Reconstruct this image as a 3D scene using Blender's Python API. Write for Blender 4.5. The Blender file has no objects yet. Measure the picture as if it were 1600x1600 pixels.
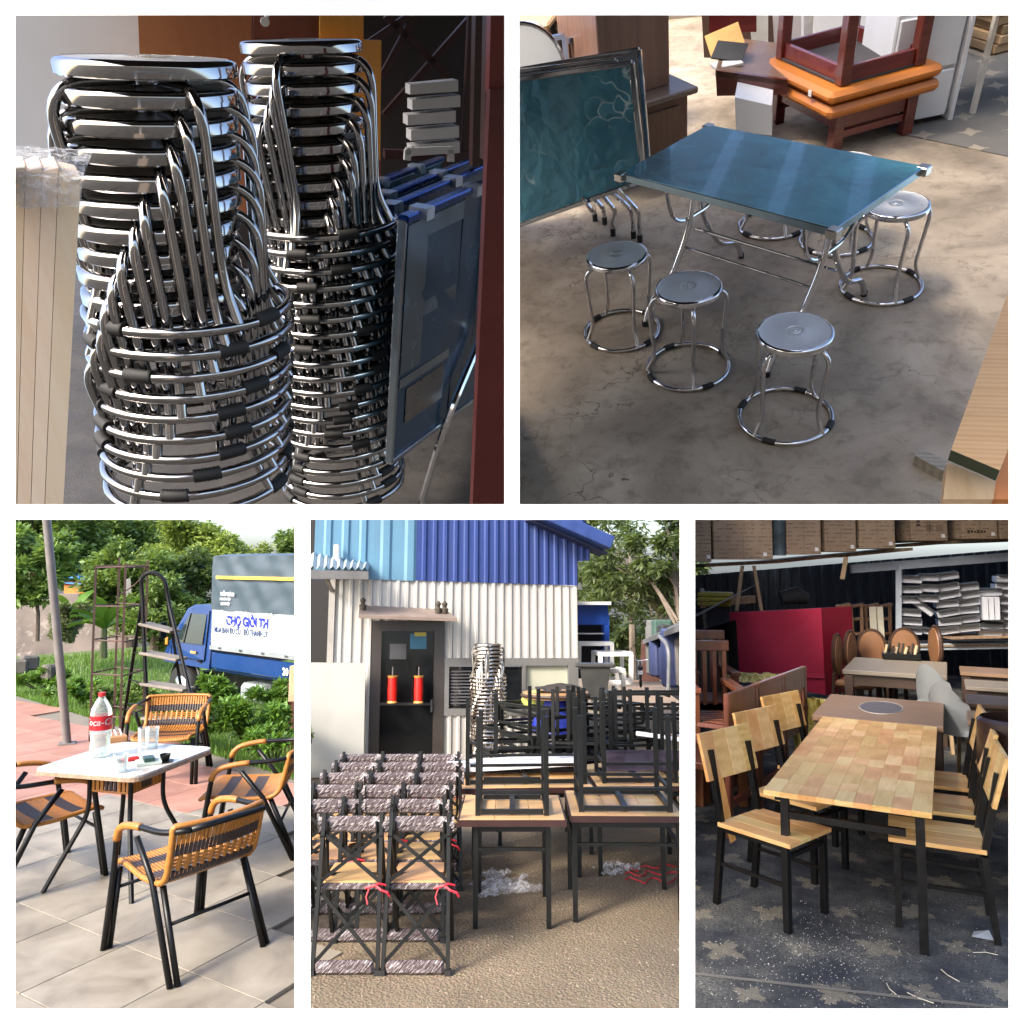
import bpy, math, random
import numpy as np
from mathutils import Vector, Matrix, Quaternion, noise as mnoise
random.seed(7); RNG = np.random.default_rng(11)
R = math.radians
scn = bpy.context.scene
COL = scn.collection

# ---------------------------------------------------------------- camera, sky, sun, exposure
FPX = 1200.0                      # focal length in photo pixels (1600 px frame)
CAMZ = 1.92                       # eye height above the level lots
PITCH = math.atan(80.0 / FPX)
cam_data = bpy.data.cameras.new('camera'); cam = bpy.data.objects.new('camera', cam_data); COL.objects.link(cam)
cam.location = (0, 0, CAMZ); cam.rotation_euler = (R(90) + PITCH, 0, 0)
cam_data.sensor_width = 36.0; cam_data.lens = 36.0 * FPX / 1600.0
cam_data.clip_start = 0.02; cam_data.clip_end = 900
scn.camera = cam

SUN_EL, SUN_AZ = R(38), R(48)     # azimuth counted from straight behind the camera towards its left
world = bpy.data.worlds.new('World'); scn.world = world; world.use_nodes = True
wn = world.node_tree.nodes; wl = world.node_tree.links
sky = wn.new('ShaderNodeTexSky'); sky.sky_type = 'NISHITA'; sky.sun_disc = False
sky.sun_elevation = SUN_EL; sky.sun_rotation = math.pi + SUN_AZ
sky.air_density = 0.8; sky.dust_density = 3.0; sky.ozone_density = 1.0
bgn = wn['Background']; bgn.inputs['Strength'].default_value = 0.15
wl.new(sky.outputs['Color'], bgn.inputs['Color'])
sun_data = bpy.data.lights.new('sun', 'SUN'); sun_data.energy = 1.45; sun_data.angle = R(13); sun_data.color = (1.0, 0.90, 0.76)
sun = bpy.data.objects.new('sun', sun_data); COL.objects.link(sun)
sdir = Vector((math.sin(SUN_AZ) * math.cos(SUN_EL), math.cos(SUN_AZ) * math.cos(SUN_EL), -math.sin(SUN_EL)))
sun.rotation_euler = sdir.to_track_quat('-Z', 'Y').to_euler()
scn.view_settings.view_transform = 'Standard'; scn.view_settings.look = 'None'
scn.view_settings.exposure = 2.0; scn.view_settings.gamma = 1.0
scn.view_settings.use_curve_mapping = False
scn.cycles.max_bounces = 8; scn.cycles.transparent_max_bounces = 12; scn.cycles.caustics_reflective = False
scn.cycles.caustics_refractive = False; scn.cycles.sample_clamp_indirect = 6.0

# ---------------------------------------------------------------- stages (one per lot / room), each a rigid frame in metres
RP = np.array(Matrix.Rotation(PITCH, 3, 'X'))
class Stage:
    def __init__(s, a, b, H, c, k=1.0):
        w = np.array([a, b, 1.0]); w /= np.linalg.norm(w)
        d = np.array([(c[0] - 800) / FPX, 1, -(c[1] - 800) / FPX])
        y = d - w * (d @ w); y /= np.linalg.norm(y)
        s.Rc = np.array([np.cross(y, w), y, w]).T; s.H = H
        s.Rw = RP @ s.Rc
        m = Matrix([list(r) + [0] for r in s.Rw] + [[0, 0, 0, 1]])
        s.M = Matrix.Translation((0, 0, CAMZ)) @ m @ Matrix.Scale(k, 4) @ Matrix.Translation((0, 0, -H))
    def ray(s, px, py): return s.Rc.T @ np.array([(px - 800) / FPX, 1, -(py - 800) / FPX])
    def g(s, px, py, z=0.0):
        l = s.ray(px, py); t = (z - s.H) / l[2]; return Vector((l[0] * t, l[1] * t, z))
    def at(s, px, py, Y):
        l = s.ray(px, py); t = Y / l[1]; return Vector((l[0] * t, Y, s.H + l[2] * t))
    def d(s, px, py, D): l = s.ray(px, py); return Vector((l[0] * D, l[1] * D, s.H + l[2] * D))
    def on(s, px, py, p, n):          # ray against a plane through p with normal n
        l = Vector(s.ray(px, py)); o = Vector((0, 0, s.H)); t = (Vector(p) - o).dot(n) / l.dot(n); return o + l * t
    def proj(s, p):
        q = s.Rc @ (np.array(p) - [0, 0, s.H]); return (800 + FPX * q[0] / q[1], 800 - FPX * q[2] / q[1])
ST = None
def use(stage):
    global ST; ST = stage

# ---------------------------------------------------------------- mesh collecting
def frame_from(t):
    t = Vector(t).normalized()
    a = Vector((0, 0, 1)) if abs(t.z) < 0.95 else Vector((1, 0, 0))
    u = t.cross(a).normalized(); return u, u.cross(t).normalized()
class MB:
    def __init__(s): s.v = []; s.f = []
    def add(s, vs, fs):
        o = len(s.v); s.v += [tuple(p) for p in vs]; s.f += [tuple(i + o for i in f) for f in fs]; return s
    def box(s, c, d, rz=0, M=None, bev=0.0):
        hx, hy, hz = d[0] / 2, d[1] / 2, d[2] / 2
        if bev > 0:
            b = min(bev, hx * .9, hy * .9, hz * .9); vs = []; ids = {}
            for sx in (-1, 1):
                for sy in (-1, 1):
                    for sz in (-1, 1):
                        for k in range(3):
                            q = [sx * (hx - b), sy * (hy - b), sz * (hz - b)]; q[k] = (sx, sy, sz)[k] * (hx, hy, hz)[k]
                            ids[(sx, sy, sz, k)] = len(vs); vs.append(Vector(q))
            fs = []
            for k in range(3):
                i, j = (k + 1) % 3, (k + 2) % 3
                for sg in (-1, 1):
                    loop = []
                    for (p, q) in ((-1, -1), (1, -1), (1, 1), (-1, 1)):
                        t = [0, 0, 0]; t[k] = sg; t[i] = p; t[j] = q; loop.append(ids[(t[0], t[1], t[2], k)])
                    fs.append(loop if sg > 0 else loop[::-1])
                    for sh in (-1, 1):
                        if True:
                            t1 = [0, 0, 0]; t1[k] = sg; t1[i] = sh; t1[j] = -1; t2 = list(t1); t2[j] = 1
                            q = [ids[(*t1, k)], ids[(*t2, k)], ids[(*t2, i)], ids[(*t1, i)]]
                            fs.append(q if sg * sh > 0 else q[::-1])
            for sx in (-1, 1):
                for sy in (-1, 1):
                    for sz in (-1, 1):
                        q = [ids[(sx, sy, sz, k)] for k in range(3)]; fs.append(q if sx * sy * sz > 0 else q[::-1])
        else:
            vs = [Vector((x * hx, y * hy, z * hz)) for x in (-1, 1) for y in (-1, 1) for z in (-1, 1)]
            fs = [(0, 1, 3, 2), (4, 6, 7, 5), (0, 4, 5, 1), (2, 3, 7, 6), (0, 2, 6, 4), (1, 5, 7, 3)]
        m = Matrix.Translation(Vector(c)) @ (M.to_4x4() if M is not None else Matrix.Rotation(rz, 4, 'Z'))
        return s.add([m @ p for p in vs], fs)
    def bar(s, p, q, w, h=None, up=(0, 0, 1), bev=0.0):   # rectangular bar from p to q
        p = Vector(p); q = Vector(q); t = q - p; L = t.length; t.normalize(); u = Vector(up)
        if abs(t.dot(u)) > .98: u = Vector((0, 1, 0))
        x = t.cross(u).normalized(); z = x.cross(t).normalized()
        M = Matrix((x, t, z)).transposed()
        return s.box((p + q) / 2, (w, L, h or w), M=M, bev=bev)
    def tube(s, pts, r, n=8, closed=False, cap=True):
        P = [Vector(p) for p in pts]; m = len(P); vs = []; fs = []
        rr = r if hasattr(r, '__len__') else [r] * m
        T = []
        for i in range(m):
            if closed: t = P[(i + 1) % m] - P[i - 1]
            else: t = P[min(i + 1, m - 1)] - P[max(i - 1, 0)]
            T.append(t.normalized())
        u, v = frame_from(T[0])
        for i in range(m):
            u = (u - T[i] * u.dot(T[i])).normalized(); v = T[i].cross(u)
            for k in range(n):
                a = 2 * math.pi * k / n; vs.append(P[i] + (u * math.cos(a) + v * math.sin(a)) * rr[i])
        for i in range(m if closed else m - 1):
            j = (i + 1) % m
            for k in range(n):
                fs.append((i * n + k, i * n + (k + 1) % n, j * n + (k + 1) % n, j * n + k))
        if cap and not closed:
            fs.append(tuple(range(n))[::-1]); fs.append(tuple((m - 1) * n + k for k in range(n)))
        return s.add(vs, fs)
    def lathe(s, prof, n=24, c=(0, 0, 0), capb=True, capt=True, M=None):
        vs = []; fs = []
        for (r, z) in prof:
            for k in range(n):
                a = 2 * math.pi * k / n; vs.append(Vector((r * math.cos(a), r * math.sin(a), z)))
        for i in range(len(prof) - 1):
            for k in range(n):
                fs.append((i * n + k, i * n + (k + 1) % n, (i + 1) * n + (k + 1) % n, (i + 1) * n + k))
        if capb: fs.append(tuple(range(n))[::-1])
        if capt: fs.append(tuple((len(prof) - 1) * n + k for k in range(n)))
        m = Matrix.Translation(Vector(c)) @ (M.to_4x4() if M is not None else Matrix.Identity(4))
        return s.add([m @ p for p in vs], fs)
    def prism(s, poly, z0, z1, M=None):         # poly: ccw xy outline
        n = len(poly); vs = [Vector((p[0], p[1], z0)) for p in poly] + [Vector((p[0], p[1], z1)) for p in poly]
        if M is not None: vs = [M @ v for v in vs]
        return s.add(vs, [tuple(range(n))[::-1], tuple(range(n, 2 * n))] + [(i, (i + 1) % n, n + (i + 1) % n, n + i) for i in range(n)])
    def quad(s, a, b, c, d): return s.add([a, b, c, d], [(0, 1, 2, 3)])
    def grid(s, fn, nu, nv):
        vs = [fn(i / nu, j / nv) for j in range(nv + 1) for i in range(nu + 1)]
        return s.add(vs, [(j * (nu + 1) + i, j * (nu + 1) + i + 1, (j + 1) * (nu + 1) + i + 1, (j + 1) * (nu + 1) + i) for j in range(nv) for i in range(nu)])
    def mesh(s, name, smooth=False, ang=None):
        me = bpy.data.meshes.new(name); me.from_pydata(s.v, [], s.f)
        if smooth:
            me.polygons.foreach_set('use_smooth', [True] * len(me.polygons))
            if ang: me.set_sharp_from_angle(angle=R(ang))
        me.update(); return me
def rrect(w, d, r, n=4, cx=0, cy=0):
    out = []
    for (sx, sy, a0) in ((1, -1, -90), (1, 1, 0), (-1, 1, 90), (-1, -1, 180)):
        for k in range(n + 1):
            a = R(a0 + 90 * k / n); out.append((cx + sx * (w / 2 - r) + r * math.cos(a), cy + sy * (d / 2 - r) + r * math.sin(a)))
    return out
def fillet(pts, r, n=5):              # round the corners of a polyline
    P = [Vector(p) for p in pts]; out = [P[0]]
    for i in range(1, len(P) - 1):
        a = P[i - 1] - P[i]; b = P[i + 1] - P[i]; d = min(r, a.length * .49, b.length * .49)
        p = P[i] + a.normalized() * d; q = P[i] + b.normalized() * d
        for k in range(n + 1):
            t = k / n; out.append(p * (1 - t) ** 2 + P[i] * 2 * t * (1 - t) + q * t * t)
    return out + [P[-1]]
def circ(r, n=32, z=0.0, c=(0, 0)): return [(c[0] + r * math.cos(2 * math.pi * k / n), c[1] + r * math.sin(2 * math.pi * k / n), z) for k in range(n)]

# ---------------------------------------------------------------- objects
def tag(o, label=None, cat=None, group=None, kind=None):
    if label: o['label'] = label
    if cat: o['category'] = cat
    if group: o['group'] = group
    if kind: o['kind'] = kind
    return o
def local(loc, rz=0, M=None):
    m = Matrix.Translation(Vector(loc)) @ (M.to_4x4() if M is not None else Matrix.Rotation(rz, 4, 'Z'))
    return ST.M @ m
def thing(name, label, cat, loc=(0, 0, 0), rz=0, group=None, M=None):
    o = bpy.data.objects.new(name, None); o.empty_display_size = .1; COL.objects.link(o)
    o.matrix_world = local(loc, rz, M); return tag(o, label, cat, group)
def part(parent, name, mb, mat, smooth=False, ang=40, label=None, loc=None, rz=0, kind=None):
    me = mb if isinstance(mb, bpy.types.Mesh) else mb.mesh(name, smooth, ang)
    if mat is not None and not len(me.materials): me.materials.append(mat)
    o = bpy.data.objects.new(name, me); COL.objects.link(o); o.parent = parent
    if loc is not None: o.location = loc
    if rz: o.rotation_euler = (0, 0, rz)
    if label: o['label'] = label
    if kind: o['kind'] = kind
    return o
def solo(name, mb, mat, label=None, cat=None, loc=(0, 0, 0), rz=0, group=None, kind=None, smooth=False, ang=40, M=None):
    me = mb if isinstance(mb, bpy.types.Mesh) else mb.mesh(name, smooth, ang)
    if mat is not None and not len(me.materials): me.materials.append(mat)
    o = bpy.data.objects.new(name, me); COL.objects.link(o); o.matrix_world = local(loc, rz, M)
    return tag(o, label, cat, group, kind)
def kids(o): return [c for c in KIDS.get(o.name, [])] if False else list(o.children)
def dup(o, label=None, loc=None, rz=0, group=None, M=None, parent=None, stage_top=True):
    c = o.copy(); COL.objects.link(c); c.parent = parent
    if parent is None:
        c.matrix_world = local(loc, rz, M)
        if label: c['label'] = label
        if group: c['group'] = group
    for ch in o.children: dup(ch, parent=c)
    return c
def rot(axis, deg): return Matrix.Rotation(R(deg), 3, axis)
ORD = ['topmost', 'second', 'third', 'fourth', 'fifth', 'sixth', 'seventh', 'eighth', 'ninth', 'tenth', 'eleventh', 'twelfth', 'thirteenth', 'fourteenth', 'fifteenth', 'sixteenth', 'seventeenth', 'eighteenth', 'nineteenth', 'twentieth', 'twenty-first', 'twenty-second', 'twenty-third', 'twenty-fourth', 'twenty-fifth', 'twenty-sixth', 'twenty-seventh', 'twenty-eighth']
def text_mesh(txt, size, bold=0.0, ext=0.002, align='LEFT', shear=0.0):
    cu = bpy.data.curves.new('lettering', 'FONT'); cu.body = txt; cu.size = size; cu.extrude = ext; cu.offset = bold; cu.align_x = align; cu.shear = shear
    o = bpy.data.objects.new('lettering', cu); COL.objects.link(o)
    dg = bpy.context.evaluated_depsgraph_get(); me = bpy.data.meshes.new_from_object(o.evaluated_get(dg))
    bpy.data.objects.remove(o); me.materials.clear(); return me

# ---------------------------------------------------------------- materials
MATS = {}
def mk(name):
    m = bpy.data.materials.new(name); m.use_nodes = True; nt = m.node_tree
    return m, nt, nt.nodes['Principled BSDF'], nt.nodes, nt.links
def ramp(n, l, fac, stops):
    r = n.new('ShaderNodeValToRGB'); e = r.color_ramp.elements
    while len(e) < len(stops): e.new(0.5)
    for q, (p, c) in zip(e, stops): q.position = p; q.color = (*c[:3], 1)
    l.new(fac, r.inputs['Fac']); return r.outputs['Color']
def coords(n, l, kind='Object', scale=(1, 1, 1), rotz=0.0, loc=(0, 0, 0)):
    t = n.new('ShaderNodeTexCoord'); m = n.new('ShaderNodeMapping'); m.inputs['Scale'].default_value = scale
    m.inputs['Rotation'].default_value = (0, 0, rotz); m.inputs['Location'].default_value = loc
    l.new(t.outputs[kind], m.inputs['Vector']); return m.outputs['Vector']
def noise(n, l, vec, scale, detail=5, rough=.55, dist=0.0):
    t = n.new('ShaderNodeTexNoise'); t.inputs['Scale'].default_value = scale; t.inputs['Detail'].default_value = detail
    t.inputs['Roughness'].default_value = rough; t.inputs['Distortion'].default_value = dist
    l.new(vec, t.inputs['Vector']); return t.outputs['Fac']
def mixc(n, l, f, a, b, mode='MIX'):
    m = n.new('ShaderNodeMix'); m.data_type = 'RGBA'; m.blend_type = mode
    for s, v in ((0, f), (6, a), (7, b)):
        if isinstance(v, (int, float)): m.inputs[s].default_value = v
        elif isinstance(v, tuple): m.inputs[s].default_value = (*v[:3], 1)
        else: l.new(v, m.inputs[s])
    return m.outputs[2]
def mth(n, l, op, a, b=0.0, c=None):
    m = n.new('ShaderNodeMath'); m.operation = op
    for i, v in enumerate((a, b) if c is None else (a, b, c)):
        if isinstance(v, (int, float)): m.inputs[i].default_value = v
        else: l.new(v, m.inputs[i])
    return m.outputs[0]
def bump(n, l, p, h, s=.3, d=.01):
    b = n.new('ShaderNodeBump'); b.inputs['Strength'].default_value = s; b.inputs['Distance'].default_value = d
    l.new(h, b.inputs['Height']); l.new(b.outputs['Normal'], p.inputs['Normal'])
def plain(name, col, rough=.5, metal=0.0, var=.25, scale=6.0, bmp=0.0, spec=.5, rnd=0.0, kind='Object', wear=None, wearamt=.5, wscale=14):
    """a painted / plain surface with uneven tone, optional per-object variation and worn patches"""
    if name in MATS: return MATS[name]
    m, nt, p, n, l = mk(name); v = coords(n, l, kind)
    f = noise(n, l, v, scale, 6, .6)
    c = ramp(n, l, f, [(.25, tuple(x * (1 - var) for x in col)), (.75, tuple(min(1, x * (1 + var * .7)) for x in col))])
    if wear:
        w = noise(n, l, v, wscale, 8, .7); wf = ramp(n, l, w, [(wearamt, (0, 0, 0)), (wearamt + .08, (1, 1, 1))]); c = mixc(n, l, wf, c, wear)
    if rnd:
        oi = n.new('ShaderNodeObjectInfo'); k = mth(n, l, 'MULTIPLY_ADD', oi.outputs['Random'], 2 * rnd, 1 - rnd)
        h = n.new('ShaderNodeHueSaturation'); l.new(k, h.inputs['Value']); l.new(c, h.inputs['Color']); c = h.outputs['Color']
    l.new(c, p.inputs['Base Color']); p.inputs['Metallic'].default_value = metal; p.inputs['Specular IOR Level'].default_value = spec
    rr = ramp(n, l, f, [(.2, (max(0, rough - .12),) * 3), (.8, (min(1, rough + .12),) * 3)]); l.new(rr, p.inputs['Roughness'])
    if bmp: bump(n, l, p, noise(n, l, v, scale * 12, 6, .65), bmp, .004)
    MATS[name] = m; return m
def streaked(name, col, dirt, amt=.5, rough=.45, freq=5.0):
    '''sheet metal paint with rain streaks running down and faded patches'''
    if name in MATS: return MATS[name]
    m, nt, p, n, l = mk(name); v = coords(n, l); vs = coords(n, l, scale=(freq, freq, freq * .09))
    f = noise(n, l, v, .9, 6, .6); s = noise(n, l, vs, 1.0, 7, .65); g = noise(n, l, v, 30, 5, .7)
    c = ramp(n, l, f, [(.3, tuple(x * .86 for x in col)), (.7, tuple(min(1, x * 1.08) for x in col))])
    c = mixc(n, l, mth(n, l, 'MULTIPLY', ramp(n, l, s, [(.52, (0, 0, 0)), (.72, (1, 1, 1))]), amt), c, dirt)
    c = mixc(n, l, mth(n, l, 'MULTIPLY', ramp(n, l, g, [(.66, (0, 0, 0)), (.74, (1, 1, 1))]), amt * .6), c, dirt)
    l.new(c, p.inputs['Base Color']); l.new(ramp(n, l, s, [(.3, (rough - .1,) * 3), (.7, (rough + .2,) * 3)]), p.inputs['Roughness']); MATS[name] = m; return m
def wood(name, c1, c2, scale=1.0, axis='X', rough=.45, rnd=.12, stretch=14, bmp=.08, coat=0.0):
    if name in MATS: return MATS[name]
    m, nt, p, n, l = mk(name)
    sc = {'X': (1, stretch, stretch), 'Y': (stretch, 1, stretch), 'Z': (stretch, stretch, 1)}[axis]
    oi = n.new('ShaderNodeObjectInfo')
    t = n.new('ShaderNodeTexCoord'); vm = n.new('ShaderNodeVectorMath'); vm.operation = 'ADD'
    cx = n.new('ShaderNodeCombineXYZ'); r9 = mth(n, l, 'MULTIPLY', oi.outputs['Random'], 37.0); l.new(r9, cx.inputs[0]); l.new(r9, cx.inputs[1])
    l.new(t.outputs['Object'], vm.inputs[0]); l.new(cx.outputs[0], vm.inputs[1])
    mp = n.new('ShaderNodeMapping'); mp.inputs['Scale'].default_value = tuple(scale * q for q in sc); l.new(vm.outputs[0], mp.inputs['Vector'])
    f1 = noise(n, l, mp.outputs['Vector'], 1.6, 4, .55, 1.2); f2 = noise(n, l, mp.outputs['Vector'], 7.0, 6, .7, .4)
    ws = n.new('ShaderNodeTexWave'); ws.wave_type = 'RINGS'; ws.inputs['Scale'].default_value = .9; ws.inputs['Distortion'].default_value = 5; ws.inputs['Detail'].default_value = 3
    l.new(mp.outputs['Vector'], ws.inputs['Vector'])
    f = mth(n, l, 'MULTIPLY_ADD', f2, .45, mth(n, l, 'MULTIPLY_ADD', ws.outputs['Fac'], .2, mth(n, l, 'MULTIPLY', f1, .45)))
    c = ramp(n, l, f, [(.3, c1), (.72, c2)])
    if rnd:
        k = mth(n, l, 'MULTIPLY_ADD', oi.outputs['Random'], 2 * rnd, 1 - rnd)
        h = n.new('ShaderNodeHueSaturation'); l.new(k, h.inputs['Value']); l.new(mth(n, l, 'MULTIPLY_ADD', oi.outputs['Random'], -.02, .51), h.inputs['Hue']); l.new(c, h.inputs['Color']); c = h.outputs['Color']
    l.new(c, p.inputs['Base Color']); p.inputs['Roughness'].default_value = rough; p.inputs['Coat Weight'].default_value = coat
    if bmp: bump(n, l, p, f, bmp, .003)
    MATS[name] = m; return m
def steel(name, col=(.62, .62, .64), rough=.12, var=.08):
    if name in MATS: return MATS[name]
    m, nt, p, n, l = mk(name); v = coords(n, l)
    f = noise(n, l, v, 9, 5, .6)
    l.new(ramp(n, l, f, [(.3, tuple(x * .86 for x in col)), (.7, col)]), p.inputs['Base Color'])
    l.new(ramp(n, l, f, [(.2, (max(.02, rough - var),) * 3), (.8, (rough + var,) * 3)]), p.inputs['Roughness'])
    p.inputs['Metallic'].default_value = 1.0; MATS[name] = m; return m
def film(name, tint=(.9, .92, .95), amount=.35, rough=.18, scale=30):
    """clear crinkled plastic film: mostly see-through with sharp creases that catch the light"""
    if name in MATS: return MATS[name]
    m, nt, p, n, l = mk(name); out = n['Material Output']; v = coords(n, l)
    f = noise(n, l, v, scale, 8, .75, 1.5)
    p.inputs['Base Color'].default_value = (*tint, 1); p.inputs['Roughness'].default_value = rough
    bump(n, l, p, f, .9, .01)
    tr = n.new('ShaderNodeBsdfTransparent'); mx = n.new('ShaderNodeMixShader')
    l.new(ramp(n, l, f, [(.42, (amount * .35,) * 3), (.66, (min(1, amount * 2),) * 3)]), mx.inputs[0])
    l.new(tr.outputs[0], mx.inputs[1]); l.new(p.outputs[0], mx.inputs[2]); l.new(mx.outputs[0], out.inputs['Surface'])
    MATS[name] = m; return m
def glass(name, tint=(.9, .95, .95), rough=.02, amount=.12):
    if name in MATS: return MATS[name]
    m, nt, p, n, l = mk(name); out = n['Material Output']
    p.inputs['Base Color'].default_value = (*tint, 1); p.inputs['Roughness'].default_value = rough
    fr = n.new('ShaderNodeFresnel'); fr.inputs['IOR'].default_value = 1.5
    tr = n.new('ShaderNodeBsdfTransparent'); tr.inputs['Color'].default_value = (*tint, 1); mx = n.new('ShaderNodeMixShader')
    l.new(mth(n, l, 'ADD', fr.outputs[0], amount), mx.inputs[0]); l.new(tr.outputs[0], mx.inputs[1]); l.new(p.outputs[0], mx.inputs[2])
    l.new(mx.outputs[0], out.inputs['Surface']); MATS[name] = m; return m
CHROME = lambda: steel('chrome_tube', (.66, .65, .66), .1)
BLACKP = lambda: plain('black_paint', (.004, .0042, .0045), .36, var=.3, scale=20, spec=.3)
RUBBER = lambda: plain('black_rubber', (.012, .012, .012), .7)
# ================================================================ white wall with five openings, one before each lot
PANELS = [(24, 24, 788, 788), (812, 24, 1576, 788), (24, 812, 460, 1576), (485, 812, 1062, 1576), (1086, 812, 1576, 1576)]
def build_wall():
    D0, D1 = .420, .424
    xs = sorted({-16, 1616} | {p[0] for p in PANELS} | {p[2] for p in PANELS}); ys = sorted({-16, 1616} | {p[1] for p in PANELS} | {p[3] for p in PANELS})
    f = lambda px, py, d, g=0: ((px - 800) / FPX * d, d, -(py - 800) / FPX * d)
    mb = MB()
    def inside(x, y): return any(p[0] < x < p[2] and p[1] < y < p[3] for p in PANELS)
    for i in range(len(xs) - 1):
        for j in range(len(ys) - 1):
            x0, x1, y0, y1 = xs[i], xs[i + 1], ys[j], ys[j + 1]
            if inside((x0 + x1) / 2, (y0 + y1) / 2): continue
            mb.quad(f(x0, y1, D0), f(x1, y1, D0), f(x1, y0, D0), f(x0, y0, D0))
            mb.quad(f(x0, y1, D1), f(x0, y0, D1), f(x1, y0, D1), f(x1, y1, D1))
    for (x0, y0, x1, y1) in PANELS:
        c = [(x0, y0), (x1, y0), (x1, y1), (x0, y1)]
        for k in range(4):
            a, b = c[k], c[(k + 1) % 4]; mb.quad(f(*a, D0), f(*b, D0), f(*b, D1), f(*a, D1))
    me = mb.mesh('wall'); me.materials.append(plain('white_wall_paint', (.86, .86, .85), .7, var=.02, scale=3))
    o = bpy.data.objects.new('wall', me); COL.objects.link(o); o.location = (0, 0, CAMZ); o.rotation_euler = (PITCH, 0, 0); o['kind'] = 'structure'
build_wall()

def build_ground():
    m, nt, p, n, l = mk('far_ground'); f = noise(n, l, coords(n, l), .6, 8, .65); l.new(ramp(n, l, f, [(.3, (.028, .025, .020)), (.7, (.07, .062, .05))]), p.inputs['Base Color']); p.inputs['Roughness'].default_value = 1
    me = MB().quad((-400, -400, -2.3), (400, -400, -2.3), (400, 400, -2.3), (-400, 400, -2.3)).mesh('ground'); me.materials.append(m)
    o = bpy.data.objects.new('ground', me); COL.objects.link(o); o['kind'] = 'structure'
build_ground()
# ================================================================ the round steel stool (shared build)
def emboss_steel():
    if 'embossed_steel' in MATS: return MATS['embossed_steel']
    m, nt, p, n, l = mk('embossed_steel'); v = coords(n, l)
    sx = n.new('ShaderNodeSeparateXYZ'); l.new(v, sx.inputs[0])
    wx = mth(n, l, 'SINE', mth(n, l, 'MULTIPLY', sx.outputs[0], 760.0)); wy = mth(n, l, 'SINE', mth(n, l, 'MULTIPLY', sx.outputs[1], 760.0))
    h = mth(n, l, 'MULTIPLY', wx, wy)
    rr = mth(n, l, 'SQRT', mth(n, l, 'ADD', mth(n, l, 'MULTIPLY', sx.outputs[0], sx.outputs[0]), mth(n, l, 'MULTIPLY', sx.outputs[1], sx.outputs[1])))
    ring = mth(n, l, 'SINE', mth(n, l, 'MULTIPLY', rr, 420.0))
    sel = mth(n, l, 'LESS_THAN', rr, .034)
    hh = mth(n, l, 'ADD', mth(n, l, 'MULTIPLY', h, mth(n, l, 'SUBTRACT', 1.0, sel)), mth(n, l, 'MULTIPLY', ring, sel))
    p.inputs['Base Color'].default_value = (.80, .77, .71, 1); p.inputs['Metallic'].default_value = 1; p.inputs['Roughness'].default_value = .36
    bump(n, l, p, hh, .35, .0015); MATS['embossed_steel'] = m; return m
STOOL = {}
def stool_meshes(hi=True, key=''):
    if (hi, key) in STOOL: return STOOL[(hi, key)]
    n = 40 if hi else 16
    d = {}
    rim = MB().lathe([(.128, .419), (.150, .4195), (.1525, .422), (.1525, .438), (.1505, .443), (.145, .4465), (.139, .4475)], n, capb=True, capt=False)
    top = MB().lathe([(.139, .4475), (.136, .4462), (.09, .4475), (.045, .4485), (.040, .4505), (.034, .4490), (.012, .4490), (.010, .4500)], n, capb=False)
    leg = MB().tube(fillet([(.03, 0, .413), (.182, 0, .410), (.158, 0, .095), (.197, 0, .014)], .085, 8 if hi else 2), .0100, 14 if hi else 5)
    ring = MB().tube(circ(.196, 56 if hi else 20, .0105), .0102, 14 if hi else 5, closed=True)
    slv = MB(); a0 = R(7.8); k = 15 if hi else 2
    pts = [(.196 * math.cos(t), .196 * math.sin(t), .0125) for t in np.linspace(-a0, a0, k)]
    slv.tube(pts, [.0148 if (i % 2 or not hi) else .0134 for i in range(k)], 10 if hi else 5)
    for nm, b in (('seat_rim', rim), ('seat', top), ('leg', leg), ('base_ring', ring), ('rubber_sleeve', slv)): d[nm] = b.mesh('stool_' + nm, True, 38)
    STOOL[(hi, key)] = d; return d
def stool(label, loc, rz=0, group=None, M=None, tint=None, sleeves=4, off=.35, cut=0.0):
    ch = tint or CHROME(); d = stool_meshes(True, ch.name)
    t = thing('stool', label, 'stool', loc, rz, group, M)
    part(t, 'seat_rim', d['seat_rim'], ch); s = part(t, 'seat', d['seat'], emboss_steel())
    if cut > 0:                       # lower stools of a stack: only what stands clear of the stack's foot
        lm = MB().tube(fillet([(.03, 0, .413), (.182, 0, .410), (.15, 0, .14 + cut), (.15, 0, .10 + cut)], .085, 8), .0100, 14).mesh('stool_leg', True)
        for k in range(4): part(t, 'leg', lm, ch, rz=k * math.pi / 2)
        return t
    for k in range(4): part(t, 'leg', d['leg'], ch, rz=k * math.pi / 2)
    r = part(t, 'base_ring', d['base_ring'], ch)
    for k in range(sleeves): part(r, 'rubber_sleeve', d['rubber_sleeve'], RUBBER(), rz=k * math.pi / 2 + off)
    return t
def slab(name, pix, Y, th, mat, label=None, cat=None, parent=None, group=None, kind=None, tilt=None):
    """an upright board whose front lies at depth Y; outline given where its corners stand"""
    P = [ST.at(px, py, Y) for px, py in pix]; n = len(P); back = [p + Vector((0, th, 0)) for p in P]
    mb = MB().add(P + back, [tuple(range(n)), tuple(range(n, 2 * n))[::-1]] + [(i, n + i, n + (i + 1) % n, (i + 1) % n) for i in range(n)])
    if parent is not None: return part(parent, name, mb, mat)
    return solo(name, mb, mat, label, cat, group=group, kind=kind)
def hgt(P, py, it=40):
    lo, hi = -3.0, 8.0
    for _ in range(it):
        mid = (lo + hi) / 2
        if ST.proj((P[0], P[1], mid))[1] > py: lo = mid
        else: hi = mid
    return (lo + hi) / 2
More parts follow.
